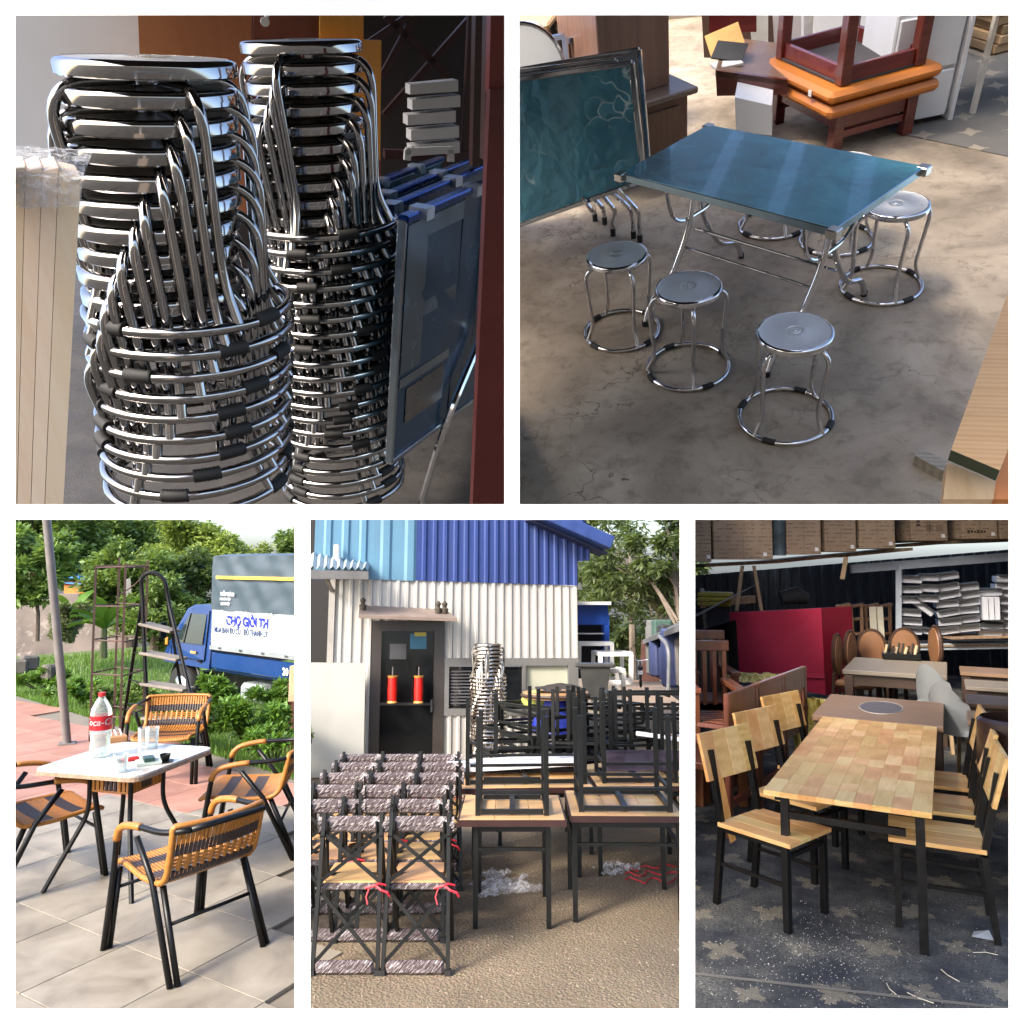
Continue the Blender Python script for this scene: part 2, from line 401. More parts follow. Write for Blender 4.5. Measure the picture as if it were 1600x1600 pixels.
def lotground(name, pix, mat, z=0.0, kind='structure', label=None):
    P = [ST.g(px, py, z) for px, py in pix]; n = len(P)
    mb = MB().add(P + [p - Vector((0, 0, .05)) for p in P], [tuple(range(n))] + [(i, n + i, n + (i + 1) % n, (i + 1) % n) for i in range(n)])
    return solo(name, mb, mat, label, kind=kind)
# ================================================================ room with the blue-topped folding table and stools
SB = Stage(-.221, -.996, 2.287, (1194, 406), .5); use(SB)
def concrete(name, c1, c2, c3, s=1.0, rough=.6, stain=(.05, .04, .032)):
    m, nt, p, n, l = mk(name); v = coords(n, l)
    f = noise(n, l, v, 1.3 * s, 8, .6, .6); g2 = noise(n, l, v, 9 * s, 8, .7, .3); f3 = noise(n, l, v, 60 * s, 5, .7)
    c = ramp(n, l, f, [(.3, c1), (.5, c2), (.72, c3)])
    c = mixc(n, l, ramp(n, l, g2, [(.5, (0, 0, 0)), (.68, (.55, .55, .55))]), c, tuple(x * .6 for x in c1))
    vo = n.new('ShaderNodeTexVoronoi'); vo.feature = 'DISTANCE_TO_EDGE'; vo.inputs['Scale'].default_value = 1.1 * s
    wp = n.new('ShaderNodeVectorMath'); wp.operation = 'ADD'; nz = n.new('ShaderNodeTexNoise'); nz.inputs['Scale'].default_value = 5 * s; nz.inputs['Detail'].default_value = 8
    l.new(v, nz.inputs['Vector']); l.new(v, wp.inputs[0]); l.new(nz.outputs['Color'], wp.inputs[1]); l.new(wp.outputs[0], vo.inputs['Vector'])
    crack = mth(n, l, 'MULTIPLY', ramp(n, l, vo.outputs[0], [(0, (1, 1, 1)), (.012, (0, 0, 0))]), ramp(n, l, f, [(.45, (0, 0, 0)), (.6, (1, 1, 1))]))
    c = mixc(n, l, crack, c, stain); c = mixc(n, l, ramp(n, l, f3, [(.66, (0, 0, 0)), (.74, (.7, .7, .7))]), c, stain)
    l.new(c, p.inputs['Base Color']); l.new(ramp(n, l, g2, [(.3, (rough - .2,) * 3), (.7, (rough + .15,) * 3)]), p.inputs['Roughness'])
    bump(n, l, p, mth(n, l, 'ADD', f3, g2), .25, .006); return m
def build_b():
    lotground('floor', [(802, 794), (1586, 794), (1586, 20), (802, 20)], concrete('worn_concrete', (.15, .118, .085), (.30, .245, .185), (.45, .385, .30)))
    # patterned carpet in the far corner
    m, nt, p, n, l = mk('star_carpet'); v = coords(n, l, scale=(3.6, 3.6, 1)); 
    fr = n.new('ShaderNodeVectorMath'); fr.operation = 'FRACTION'; l.new(v, fr.inputs[0]); sb = n.new('ShaderNodeVectorMath'); sb.operation = 'SUBTRACT'; sb.inputs[1].default_value = (.5, .5, 0); l.new(fr.outputs[0], sb.inputs[0])
    sx = n.new('ShaderNodeSeparateXYZ'); l.new(sb.outputs[0], sx.inputs[0]); ax = mth(n, l, 'ABSOLUTE', sx.outputs[0]); ay = mth(n, l, 'ABSOLUTE', sx.outputs[1])
    star = mth(n, l, 'ADD', mth(n, l, 'POWER', ax, .6), mth(n, l, 'POWER', ay, .6))
    star = mth(n, l, 'ADD', star, mth(n, l, 'MULTIPLY', noise(n, l, coords(n, l), 30, 4), .35))
    c = ramp(n, l, star, [(.66, (.30, .25, .18)), (.72, (.06, .058, .055))])
    l.new(mixc(n, l, noise(n, l, coords(n, l), 5, 6), c, (.14, .13, .12)), p.inputs['Base Color']); p.inputs['Roughness'].default_value = .95
    MATS['star_carpet'] = m
    lotground('carpet', [(1395, 206), (1586, 246), (1586, 16), (1290, 16)], m, z=.006)
    film_blue = steel('blue_protective_film', (.035, .15, .215), .2, .1)
    m, nt, p, n, l = mk('blue_film_top'); v = coords(n, l)
    f = noise(n, l, v, 3.5, 6, .6, 1.0); g2 = noise(n, l, coords(n, l, scale=(1, 9, 1), rotz=.6), 4, 6, .75, 2.0)
    c = ramp(n, l, f, [(.3, (.03, .13, .19)), (.7, (.06, .25, .32))]); c = mixc(n, l, ramp(n, l, g2, [(.6, (0, 0, 0)), (.75, (.6, .6, .6))]), c, (.22, .42, .46))
    l.new(c, p.inputs['Base Color']); p.inputs['Metallic'].default_value = .35; p.inputs['Coat Weight'].default_value = .6; l.new(ramp(n, l, g2, [(.3, (.1,) * 3), (.8, (.3,) * 3)]), p.inputs['Roughness']); bump(n, l, p, g2, .06, .01); BT = m
    CH = CHROME()
    # --- folding table
    t = thing('folding_table', 'steel folding table with blue film on its top and curved chrome legs', 'table', (-.711, 3.794, 0), -.591)
    L, W = 1.169, .676
    part(t, 'tabletop', MB().box((L / 2, W / 2, .7385), (L - .012, W - .012, .005)), BT)
    e = MB()
    for (c, d) in (((L / 2, .006, .722), (L, .012, .036)), ((L / 2, W - .006, .722), (L, .012, .036)), ((.006, W / 2, .722), (.012, W - .024, .036)), ((L - .006, W / 2, .722), (.012, W - .024, .036))): e.box(c, d, bev=.003)
    part(t, 'edge_frame', e, steel('steel_edge', (.30, .40, .46), .2))
    for x in (.004, L - .004):
        for y in (.004, W - .004): part(t, 'corner_plate', MB().box((x, y, .7225), (.05, .05, .039), bev=.004), steel('bright_steel', (.72, .68, .62), .2))
    for x in (.2, L - .2):
        for s in (0, 1):
            y0, y1 = (W / 2 + .03, W + .09) if s == 0 else (W / 2 - .03, -.09); sg = 1 if s == 0 else -1
            pts = fillet([(x + (.013 if s else -.013), y0, .70), (x + (.013 if s else -.013), y0 + sg * .02, .43), (x + (.013 if s else -.013), y0 + sg * .19, .17), (x + (.013 if s else -.013), y1 - sg * .05, .12), (x + (.013 if s else -.013), y1, .012)], .17, 8)
            lg = part(t, 'leg', MB().tube(pts, .015, 12), CH, True)
            part(lg, 'foot_cap', MB().tube([Vector(pts[-1]) + Vector((0, 0, .018)), Vector(pts[-1]) - Vector((0, 0, .011))], .016, 10), RUBBER(), True)
        part(t, 'arch_brace', MB().tube(fillet([(x, .10, .70), (x, .16, .44), (x, W - .16, .44), (x, W - .10, .70)], .16, 8), .0095, 8), CH, True)
    for y, z in ((W * .36, .30), (W * .64, .30), (W * .5, .36)):
        part(t, 'stretcher', MB().tube([(.2, y, z), (L - .2, y, z)], .008, 8), CH, True)
    # --- stools
    S = [((-.700, 3.542), .6, 'round steel stool farthest from the wood planks, in front of the blue table'), ((-.321, 3.226), .25, 'middle one of the three round steel stools in front of the blue table'),
         ((.141, 2.868), .9, 'nearest round steel stool, below the near corner of the blue table'), ((.593, 3.99), .3, 'round steel stool standing apart beyond the corner of the blue table')]
    for (xy, rz, lb) in S: stool(lb, (xy[0], xy[1], 0), rz, 'stools round the blue table')
    for (px, py, lb) in ((1207, 352, 'round steel stool half hidden behind the blue table, nearer its middle'), (1306, 376, 'round steel stool hidden behind the blue table near its leg foot')):
        q = ST.g(px, py); stool(lb, q, .4, 'stools round the blue table')
    # --- table tops leaning in a row at the side
    def leaner(label, pix, Y, back, mat, edge, gname):
        P = [ST.at(px, py, Y) for px, py in pix]; foot = P[0].z
        o = (P[0] + P[1]) / 2; t = thing('leaning_tabletop', label, 'tabletop', (o.x, o.y, 0), 0, gname)
        Q = [p - Vector((o.x, o.y, 0)) + Vector((0, (p.z) * back, 0)) for p in P]
        nrm = (Q[1] - Q[0]).cross(Q[3] - Q[0]).normalized(); th = nrm * -.022
        n = 4; c0 = sum(Q, Vector()) / 4; In = [c0 + (q - c0) * .955 for q in Q]
        b = MB().add(In + [q + th * .8 for q in In], [(0, 1, 2, 3), (7, 6, 5, 4)] + [(i, 4 + i, 4 + (i + 1) % 4, (i + 1) % 4) for i in range(4)])
        part(t, 'panel', b, mat)
        e = MB()
        for i in range(4): e.bar(Q[i] + th * .5, Q[(i + 1) % 4] + th * .5, .024, .03, up=nrm, bev=.004)
        part(t, 'edge_frame', e, edge); return t
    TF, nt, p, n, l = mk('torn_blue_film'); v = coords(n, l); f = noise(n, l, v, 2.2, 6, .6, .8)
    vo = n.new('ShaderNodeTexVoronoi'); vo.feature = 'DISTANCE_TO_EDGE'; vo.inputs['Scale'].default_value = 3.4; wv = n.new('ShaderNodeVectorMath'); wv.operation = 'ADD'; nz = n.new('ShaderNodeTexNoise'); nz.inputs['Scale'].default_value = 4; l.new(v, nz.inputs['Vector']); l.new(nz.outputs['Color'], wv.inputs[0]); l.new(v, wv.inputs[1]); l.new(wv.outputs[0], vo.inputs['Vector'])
    crease_glint = mth(n, l, 'MULTIPLY', ramp(n, l, vo.outputs[0], [(.0, (1, 1, 1)), (.035, (0, 0, 0))]), ramp(n, l, noise(n, l, v, 3.1, 4), [(.5, (0, 0, 0)), (.62, (1, 1, 1))]))  # pale cyan crease highlights, painted into the film colour
    c = ramp(n, l, f, [(.3, (.045, .17, .26)), (.7, (.09, .32, .44))]); l.new(mixc(n, l, crease_glint, c, (.55, .75, .8)), p.inputs['Base Color']); p.inputs['Metallic'].default_value = .2; p.inputs['Roughness'].default_value = .22; p.inputs['Coat Weight'].default_value = .7; bump(n, l, p, mth(n, l, 'ADD', vo.outputs[0], f), .35, .03)
    ED = steel('steel_edge_bright', (.62, .64, .64), .18)
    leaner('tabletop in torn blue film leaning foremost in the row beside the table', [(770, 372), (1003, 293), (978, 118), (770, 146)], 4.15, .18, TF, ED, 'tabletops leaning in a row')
    leaner('bare tabletop frame leaning just behind the blue film one, slightly lower', [(800, 352), (985, 285), (952, 113), (790, 132)], 4.27, .18, plain('dull_board', (.22, .24, .25), .4), ED, 'tabletops leaning in a row')
    leaner('rearmost leaning tabletop with a wide bright steel edge showing', [(815, 345), (1010, 268), (990, 96), (800, 126)], 4.40, .18, plain('dull_board', (.22, .24, .25), .4), ED, 'tabletops leaning in a row')
    for k, (a, b, c) in enumerate([((955, 300), (985, 325), (990, 372)), ((940, 303), (962, 330), (958, 368)), ((925, 306), (942, 325), (945, 350)), ((910, 308), (925, 330), (930, 345)), ((965, 296), (998, 330), (1000, 378))]):
        P = [ST.at(*q, 4.35 - .05 * k) for q in (a, b)]; F = ST.g(*c); P.append(Vector((F.x, F.y, .1))); P.append(Vector((F.x, F.y, .01)))
        t = thing('table_leg_tube', f'bent chrome leg with black foot under the leaning tabletops, {["second from the outside","third from the outside","fourth from the outside","innermost of five","outermost of five"][k]}', 'table leg', (F.x, F.y, 0), 0, 'chrome legs of the leaning tabletops')
        part(t, 'tube', MB().tube(fillet([q - Vector((F.x, F.y, 0)) for q in P], .12, 5), .013, 8), CH, True)
        part(t, 'foot_cap', MB().tube([(0, 0, 0), (0, 0, .045)], .017, 8), RUBBER(), True)
    # --- brown bar cabinet
    bw = wood('brown_veneer', (.075, .036, .022), (.15, .075, .045), .8, 'Z', .35, .05); bw2 = wood('brown_veneer_light', (.15, .08, .055), (.26, .15, .105), .7, 'Z', .3, .05)
    A = ST.g(1072, 266); yaw = .62
    t = thing('bar_cabinet', 'brown wooden cabinet block with a taller lighter block on its ledge', 'cabinet', A, yaw)
    zt = hgt(A, 146)
    part(t, 'base_block', MB().box((-.30, .42, zt / 2), (.62, .85, zt), bev=.008), bw)
    part(t, 'ledge', MB().box((-.30, .42, zt + .02), (.72, .95, .04), bev=.008), wood('brown_ledge', (.10, .062, .048), (.2, .14, .11), 1, 'Y', .3, .05))
    part(t, 'upper_block', MB().box((-.30, .46, zt + .04 + .55), (.50, .66, 1.1), bev=.006), bw2)
    part(t, 'door_panel', MB().box((-.30, -.012, zt / 2), (.48, .02, zt * .8), bev=.006), bw)
    # --- treatment beds
    dr = wood('dark_red_lacquer', (.075, .012, .009), (.16, .03, .022), 1.0, 'X', .25, .05, coat=.4); oc = plain('orange_vinyl', (.52, .17, .028), .42, var=.12, scale=4)
    f0 = ST.g(1302, 240); f1 = ST.g(1412, 209); d = (f1 - f0); Lb = d.length + .16; yaw = math.atan2(d.y, d.x); Wb = .78
    zb = hgt(f0, 176)
    def bed(t, flip=False):
        s = -1 if flip else 1; h = zb if not flip else zb; 
        z = lambda q: q if not flip else zb * 2 + .17 - q
        part(t, 'cushion', MB().box((Lb / 2 - .08, Wb / 2 - .02, z(zb + .04)), (Lb + .12, Wb + .16, .075), bev=.028), oc)
        for x in (0, Lb - .16):
            for y in (0, Wb - .04): part(t, 'leg', MB().box((x, y, z(zb / 2 - (.22 if flip else 0))), (.075, .075, zb + (.44 if flip else 0)), bev=.006), dr)
        for y in (0, Wb - .04): part(t, 'side_rail', MB().box((Lb / 2 - .08, y, z(zb - .055)), (Lb - .24, .03, .10), bev=.004), dr)
        for x in (0, Lb - .16): part(t, 'end_rail', MB().box((x, Wb / 2 - .02, z(zb - .055)), (.03, Wb - .12, .10), bev=.004), dr)
        if not flip:
            for y in (0, Wb - .04): part(t, 'low_rail', MB().box((Lb / 2 - .08, y, .12), (Lb - .24, .03, .045)), dr)
            for k in range(9): part(t, 'slat', MB().box((.1 + (Lb - .36) * k / 8, Wb / 2 - .02, .15), (.045, Wb - .05, .014)), dr)
        else:
            part(t, 'underside_board', MB().box((Lb / 2 - .08, Wb / 2 - .02, z(zb - .008)), (Lb - .1, Wb, .014)), plain('bed_lining', (.05, .045, .05), .8))
    t = thing('treatment_bed', 'dark red wooden bed with orange cushion and slatted shelf, standing upright', 'bed', f0, yaw, 'treatment beds'); bed(t)
    t = thing('treatment_bed', 'dark red bed turned upside down on the other bed, legs in the air', 'bed', f0, yaw, 'treatment beds'); bed(t, True)
    part(t, 'price_sticker', MB().box((-.145, .13, zb + .12), (.006, .035, .035)), plain('white_sticker', (.8, .8, .8), .5))
    # --- white cabinet and the rack with boxes
    wp = plain('white_cabinet_paint', (.74, .76, .80), .4, var=.05)
    c = ST.g(1468, 192); zc = hgt(c, -10)
    t = thing('white_cabinet', 'tall white cabinet at the edge of the patterned carpet', 'cabinet', c, .35)
    part(t, 'carcass', MB().box((-.18, .26, zc / 2), (.46, .46, zc - .1), bev=.01), wp); part(t, 'door', MB().box((-.18, .02, zc * .25), (.42, .02, zc * .38), bev=.006), wp)
    part(t, 'door', MB().box((-.18, .02, zc * .68), (.42, .02, zc * .42), bev=.006), wp); part(t, 'side_panel', MB().box((.075, .26, zc / 2), (.03, .52, zc), bev=.006), wp)
    c = ST.g(1519, 178); t = thing('box_rack', 'white metal rack of stacked cardboard sheets on the carpet', 'rack', c, .5)
    z2 = hgt(c, 0); rm = plain('rack_paint', (.62, .58, .52), .5)
    for x in (0, .42):
        for y in (0, .5): part(t, 'post', MB().box((x, y, z2 / 2), (.03, .03, z2)), rm)
    for z in (.35, .9, 1.4): part(t, 'shelf', MB().box((.21, .25, z), (.46, .54, .02)), rm)
    cb = plain('kraft_card', (.44, .31, .19), .85, var=.2, rnd=.2)
    for k in range(14): solo('cardboard_sheet', MB().box((0, 0, 0), (.40 + .03 * math.sin(k * 2.1), .46, .05), bev=.004), cb, f'brown cardboard sheet in the white rack, {ORD[13-k]} of its pile', 'cardboard', (c.x + .10 + .02 * math.sin(k), c.y + .28, .40 + .055 * k), .5 + .05 * math.sin(k * 1.7), 'cardboard in the white rack')
    # --- things behind the beds
    Yb = 7.6
    wd = plain('white_laminate', (.76, .78, .82), .35, var=.04)
    for k, (px, py, r, lb) in enumerate([(1330, 78, .62, 'large white round tabletop with red stickers leaning behind the beds'), (1385, 78, .66, 'second round tabletop with steel rim, behind the stickered one')]):
        c = ST.at(px, py, Yb + .15 * k); t = thing('round_tabletop', lb, 'tabletop', (c.x, c.y, c.z), 0, 'round tabletops behind the beds', M=rot('X', 78))
        part(t, 'disc', MB().lathe([(r - .02, 0), (r - .02, .02)], 48), wd if k == 0 else plain('grey_laminate', (.3, .32, .34), .4)); part(t, 'rim', MB().tube(circ(r - .008, 48, .01), .014, 8, True), CH, True)
        if k == 0:
            for (x, y) in ((.05, .28), (-.22, .12), (.22, .1), (-.05, .45)):
                s = part(t, 'red_sticker', MB().lathe([(.035, .0205), (.035, .0215)], 16, (x, y, 0)), plain('red_print', (.6, .03, .03), .5)); part(s, 'sticker_centre', MB().lathe([(.02, .0216), (.02, .0225)], 12, (x, y, 0)), wd); part(s, 'sticker_dot', MB().lathe([(.009, .0226), (.009, .0235)], 12, (x, y, 0)), plain('red_print', (.6, .03, .03), .5))
    slab('white_board', [(1148, 152), (1206, 165), (1206, 212), (1150, 205)], 5.7, .3, wd, 'low white box under the dark red desk', 'box')
    slab('upright_board', [(1207, 20), (1252, 20), (1252, 92), (1211, 96)], 7.0, .03, wd, 'upright white panel beside the inverted bed leg', 'board')
    slab('upright_board', [(1256, 10), (1272, 10), (1268, 84), (1256, 88)], 7.1, .03, plain('cream_panel', (.7, .7, .66), .4), 'narrow white panel strip between bed leg and round tabletop', 'board')
    slab('upright_board', [(1170, 10), (1200, 10), (1200, 85), (1176, 92)], 7.2, .03, plain('cream_panel', (.7, .7, .66), .4), 'bright white panel left standing behind the desk', 'board')
    t = thing('red_desk', 'dark red desk with papers behind the blue table', 'desk', (0, 0, 0))
    P = [ST.at(*q, 6.0) for q in ((1118, 118), (1225, 130), (1225, 148), (1120, 140))]
    slab('front_panel', [(1118, 110), (1230, 125), (1230, 148), (1120, 150)], 6.0, .03, dr, parent=t); slab('back_panel', [(1108, 24), (1182, 24), (1182, 50), (1108, 50)], 6.9, .05, dr, parent=t)
    q0 = ST.at(1118, 112, 6.0); q1 = ST.at(1230, 126, 6.0); part(t, 'desk_top', MB().add([q0, q1, q1 + Vector((0, .8, 0)), q0 + Vector((0, .8, 0)), q0 - Vector((0, 0, .03)), q1 - Vector((0, 0, .03)), q1 + Vector((0, .8, -.03)), q0 + Vector((0, .8, -.03))], [(0, 1, 2, 3), (0, 4, 5, 1), (1, 5, 6, 2), (3, 2, 6, 7), (0, 3, 7, 4)]), wood('desk_top_wood', (.13, .07, .05), (.24, .15, .11), 1, 'X', .3))
    solo('orange_folder', MB().box((0, 0, 0), (.24, .17, .012), M=rot('X', 40) @ rot('Z', 20)), plain('orange_board', (.6, .33, .09), .5), 'orange board leaning on the dark red desk', 'board', ST.at(1132, 62, 6.4))
    solo('black_folder', MB().box((0, 0, 0), (.22, .15, .012), M=rot('X', 30) @ rot('Z', -14)), plain('black_board', (.02, .02, .022), .4), 'black board lying against the orange one on the desk', 'board', ST.at(1140, 80, 6.3))
    solo('paper_pile', MB().box((0, 0, .0), (.2, .14, .02), rz=.4, bev=.004), plain('paper_white', (.75, .74, .7), .7), 'white papers lying on the dark red desk', 'papers', ST.at(1135, 100, 6.2))
    slab('added_dark_board', [(1095, 0), (1222, 0), (1222, 96), (1100, 90)], 7.6, .04, plain('added_board_brown', (.075, .04, .03), .6), 'added dark brown board hiding the sunlit floor behind the dark red desk', 'board')  # added dark sheet covering the bright sunlit floor behind the desk
    # clutter beyond the leaning tops
    rf = thing('shade_roof', 'x', None, (0, 0, 0)); del rf['label']; rf['kind'] = 'structure'; rf.name = 'roof'  # unseen sheets added for shade, gaps left to throw sun bands
    for k in range(8):
        x = -1.5 + .82 * k; part(rf, 'shade_sheet', MB().box((x, 5.9, 3.15), (.36, 8.2, .02), rz=-.12), plain('shade_sheet_grey', (.35, .36, .36), .6))
    for k in range(8): part(rf, 'shade_sheet', MB().box((-1.1 + .82 * k, 9.0, 3.2), (.62, 5.6, .02), rz=-.12), plain('shade_sheet_grey', (.35, .36, .36), .6))  # second unseen row, added to shade the bright floor at the back
    solo('dark_wall', MB().add([ST.at(790, -30, 9.5), ST.at(1600, -30, 9.5), ST.at(1600, 110, 9.5), ST.at(790, 130, 9.5)], [(0, 3, 2, 1)]), plain('room_back', (.34, .31, .27), .8), kind='structure').name = 'wall_back'
    dk = plain('dark_metal', (.03, .03, .032), .4, metal=.6)
    for k in range(3):
        a = 826 + 46 * k; t = thing('steel_table_frame', ['upright steel frame at the outer end behind the leaning tops', 'middle steel frame behind the leaning tops', 'steel frame nearest the brown cabinet behind the leaning tops'][k], 'frame', (0, 0, 0), 0, 'steel frames behind the leaning tops')
        Y = 5.6 + .12 * k
        for (p, q) in (((a, 66), (a + 56, 56)), ((a + 56, 56), (a + 62, 118)), ((a, 66), (a + 4, 128)), ((a + 4, 96), (a + 60, 88))):
            part(t, 'rail', MB().bar(ST.at(*p, Y), ST.at(*q, Y), .035, .03), ED)
        slab('infill', [(a + 4, 70), (a + 52, 62), (a + 56, 112), (a + 6, 120)], Y + .03, .01, plain('brown_infill', (.10, .06, .045), .5), parent=t)
    for k in range(7): solo('wood_offcut', MB().box((0, 0, 0), (.8 - .07 * (k % 3), .3, .05), rz=.12 * math.sin(k * 2.3), bev=.008), wood('rough_timber', (.10, .06, .035), (.26, .17, .10), 1, 'X', .7), f'rough brown board in the heap beside the brown cabinet, {ORD[6-k]} of the heap', 'board', ST.at(918 + 6 * math.sin(k * 1.9), 56 - 7 * k, 6.6), 0, 'heap of rough boards')
    t = thing('bar_stool', 'tall stool with wooden seat and dark legs at the top corner', 'stool', ST.at(828, 36, 6.2) - Vector((0, 0, .7)))
    part(t, 'seat', MB().box((0, 0, .7), (.36, .34, .05), bev=.015), wood('pale_seat', (.5, .3, .13), (.66, .44, .22), 1, 'X'))
    for x in (-.13, .13):
        for y in (-.12, .12): part(t, 'leg', MB().bar((x, y, .69), (x * 1.5, y * 1.5, 0), .035), dk)
    for k in range(5): solo('coiled_hose', MB().tube(circ(.13, 20, 0), .022, 8, True), plain('grey_hose', (.28, .25, .22), .5), f'coil of grey hose hanging below the wooden seat, {ORD[k]} of five', 'hose', ST.at(818 + k, 56 + 9 * k, 5.9), 0, 'grey hose coils', smooth=True, M=rot('X', 20))
    c = ST.at(812, 120, 5.2); t = thing('round_tabletop', 'pale round tabletop with steel rim behind the leaning tops at the frame edge', 'tabletop', c, 0, M=rot('X', 70) @ rot('Y', 10)); part(t, 'disc', MB().lathe([(.28, 0), (.28, .02)], 40), wd); part(t, 'rim', MB().tube(circ(.288, 40, .01), .014, 8, True), CH, True)
    # --- timber at the near corner
    pw = wood('pale_pine', (.50, .29, .125), (.66, .42, .20), .9, 'X', .45, .08, 18)
    pt = lambda px, py, z: ST.g(px, py, z)
    def plank(name, label, pix, z0, z1, mat, endmat=None):
        T = [pt(px, py, z1) for px, py in pix]; n = len(T); Bm = [p - Vector((0, 0, z1 - z0)) for p in T]
        t = thing(name, label, 'plank', (T[0].x, T[0].y, z0)); o = Vector((T[0].x, T[0].y, z0)); T = [p - o for p in T]; Bm = [p - o for p in Bm]
        part(t, 'face', MB().add(T, [tuple(range(n))]), mat); part(t, 'edge', MB().add(T + Bm, [(i, n + i, n + (i + 1) % n, (i + 1) % n) for i in range(n)] + [tuple(range(2 * n - 1, n - 1, -1))]), endmat or mat); return t
    plank('pine_plank', 'long pale pine plank with a green painted end, crossing the near corner', [(1486, 703), (1562, 735), (1588, 670), (1588, 420)], .62, .66, pw, plain('green_end_paint', (.035, .045, .025), .6))
    plank('pine_plank', 'lower pine plank under the green-ended one', [(1474, 780), (1480, 722), (1556, 752), (1552, 780)], .48, .53, wood('pine_low', (.46, .30, .16), (.64, .46, .28), .9, 'Y', .45, .05, 18))
    plank('orange_plank', 'orange painted plank at the very corner of the room floor', [(1552, 780), (1556, 752), (1580, 690), (1588, 690), (1588, 780)], .46, .52, plain('orange_stain', (.58, .22, .07), .5, scale=3))
    plank('grey_batten', 'short grey batten lying beside the pine planks', [(1430, 712), (1440, 700), (1486, 724), (1478, 738)], .0, .05, wood('grey_wood', (.16, .14, .115), (.3, .27, .22), 1, 'X', .7))
build_b()
# ================================================================ store corner with two stacks of steel stools
SA = Stage(.03, -.63, 1.55, (406, 406), .5); use(SA)
def build_a():
    CH = steel('chrome_stack', (.40, .39, .385), .085, .05)
    def stack(px0, py0, px1, py1, Y, n, who, seed, spin, a0, full):
        r = random.Random(seed); top = ST.at(px0, py0, Y); low = ST.at(px1, py1, Y)     # seat centre and ring centre of the topmost stool
        ax = (top - low).normalized(); Mz = Vector((0, 0, 1)).rotation_difference(Vector((ax.x * .45, ax.y * .45, ax.z)).normalized()).to_matrix() @ rot('Y', -2.8)
        base = top - Mz @ Vector((0, 0, .445)); a = a0; end = base - ax * PITCHS * (full - 1)
        for k in range(n):
            o = base - ax * PITCHS * k + Vector((r.uniform(-.003, .003), r.uniform(-.003, .003), 0)); cut = PITCHS * max(0, k - full + 1)
            stool(f'round steel stool, {ORD[k]} of the {who} stack', o, group=f'stools in the {who} stack', M=Mz @ rot('Z', a), tint=CH, off=.35 + r.uniform(-.3, .5), cut=cut)
            a += spin + r.uniform(-3, 3)
    PITCHS = .0437
    stack(230, 92, 260, 540, 1.70, 12, 'nearer', 3, -8.5, -62, 10)
    stack(470, 64, 497, 400, 2.32, 20, 'farther', 5, -7.5, -118, 20)
    # dark concrete floor and room shell
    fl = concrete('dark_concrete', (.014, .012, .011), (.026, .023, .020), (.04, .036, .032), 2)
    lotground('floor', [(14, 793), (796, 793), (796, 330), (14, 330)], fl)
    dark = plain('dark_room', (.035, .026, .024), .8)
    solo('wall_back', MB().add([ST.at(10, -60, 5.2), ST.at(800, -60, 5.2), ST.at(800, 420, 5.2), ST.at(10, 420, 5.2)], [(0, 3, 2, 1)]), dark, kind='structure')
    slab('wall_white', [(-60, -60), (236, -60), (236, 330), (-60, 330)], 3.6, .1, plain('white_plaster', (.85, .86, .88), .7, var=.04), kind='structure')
    solo('roof', MB().add([(-.45, .9, 2.0), (1.7, .9, 2.0), (2.2, 5.3, 2.3), (-.6, 5.3, 2.3)], [(0, 3, 2, 1)]), dark, kind='structure')  # unseen sheet added to darken the room, cut short for sun on the white wall
    # wrapped pale timber at the edge
    t = thing('wrapped_timber_block', 'pale laminated timber block wrapped in clear film, sunlit at the edge of the room', 'timber', (0, 0, 0))
    Y = 1.05; pw = wood('pale_pine_block', (.80, .58, .38), (.88, .72, .54), .9, 'Z', .4, .08, 22)
    xs = [-40, 40, 66, 92, 127]
    P = lambda px, py, y: ST.at(px, py, y)
    for k in range(4):
        a, b = xs[k], xs[k + 1]; x0t, x1t = P(a, 268, Y), P(b - .6, 262 if k < 3 else 276, Y); x1b, x0b = P(b - 1 - 28 * (b + 40) / 167, 803, Y), P(a - 28 * (a + 40) / 167, 803, Y)
        V = [x0t, x1t, x1b, x0b]; V2 = [v + Vector((-.02, .09, 0)) for v in V]
        part(t, 'lamella', MB().add(V + V2, [(0, 3, 2, 1), (4, 5, 6, 7), (0, 1, 5, 4), (1, 2, 6, 5), (3, 0, 4, 7), (2, 3, 7, 6)]), pw)
    q = [P(-44, 246, Y - .012), P(112, 250, Y - .012), P(130, 282, Y - .012), P(130, 330, Y - .012), P(-44, 330, Y - .012)]
    fm = film('stretch_film', (.95, .96, 1), .35, .15, 60)
    def fg(u, v):
        a = P(-44 + u * 172, 244 + v * 80 + 10 * u * (1 - v), Y - .013); d = .10 * max(0, .35 - v) / .35
        n = mnoise.noise(Vector((u * 9, v * 8, 3))) * .003
        return a + Vector((0, d + n, n))
    part(t, 'film_cap', MB().grid(fg, 26, 14), fm, True)
    # brown and orange panels standing behind
    bp = wood('red_brown_panel', (.34, .10, .045), (.46, .16, .075), .5, 'Z', .35, .04, 10, .03)
    slab('wood_panel', [(215, 10), (394, 10), (388, 340), (228, 340)], 3.4, .03, bp, 'red-brown wooden panel standing behind the near stool stack', 'panel').name = 'wooden_board'
    slab('wooden_board', [(396, 10), (500, 10), (500, 300), (392, 300)], 3.5, .03, wood('dark_brown_panel', (.16, .05, .025), (.25, .085, .04), .5, 'Z', .3, .04, 10, .03), 'darker brown board between the red-brown and the orange ones', 'board')
    og = wood('orange_panel', (.72, .30, .04), (.85, .42, .075), .5, 'Z', .3, .04, 10, .03)
    t = thing('orange_cabinet', 'orange wooden cabinet behind the far stool stack', 'cabinet', (0, 0, 0))
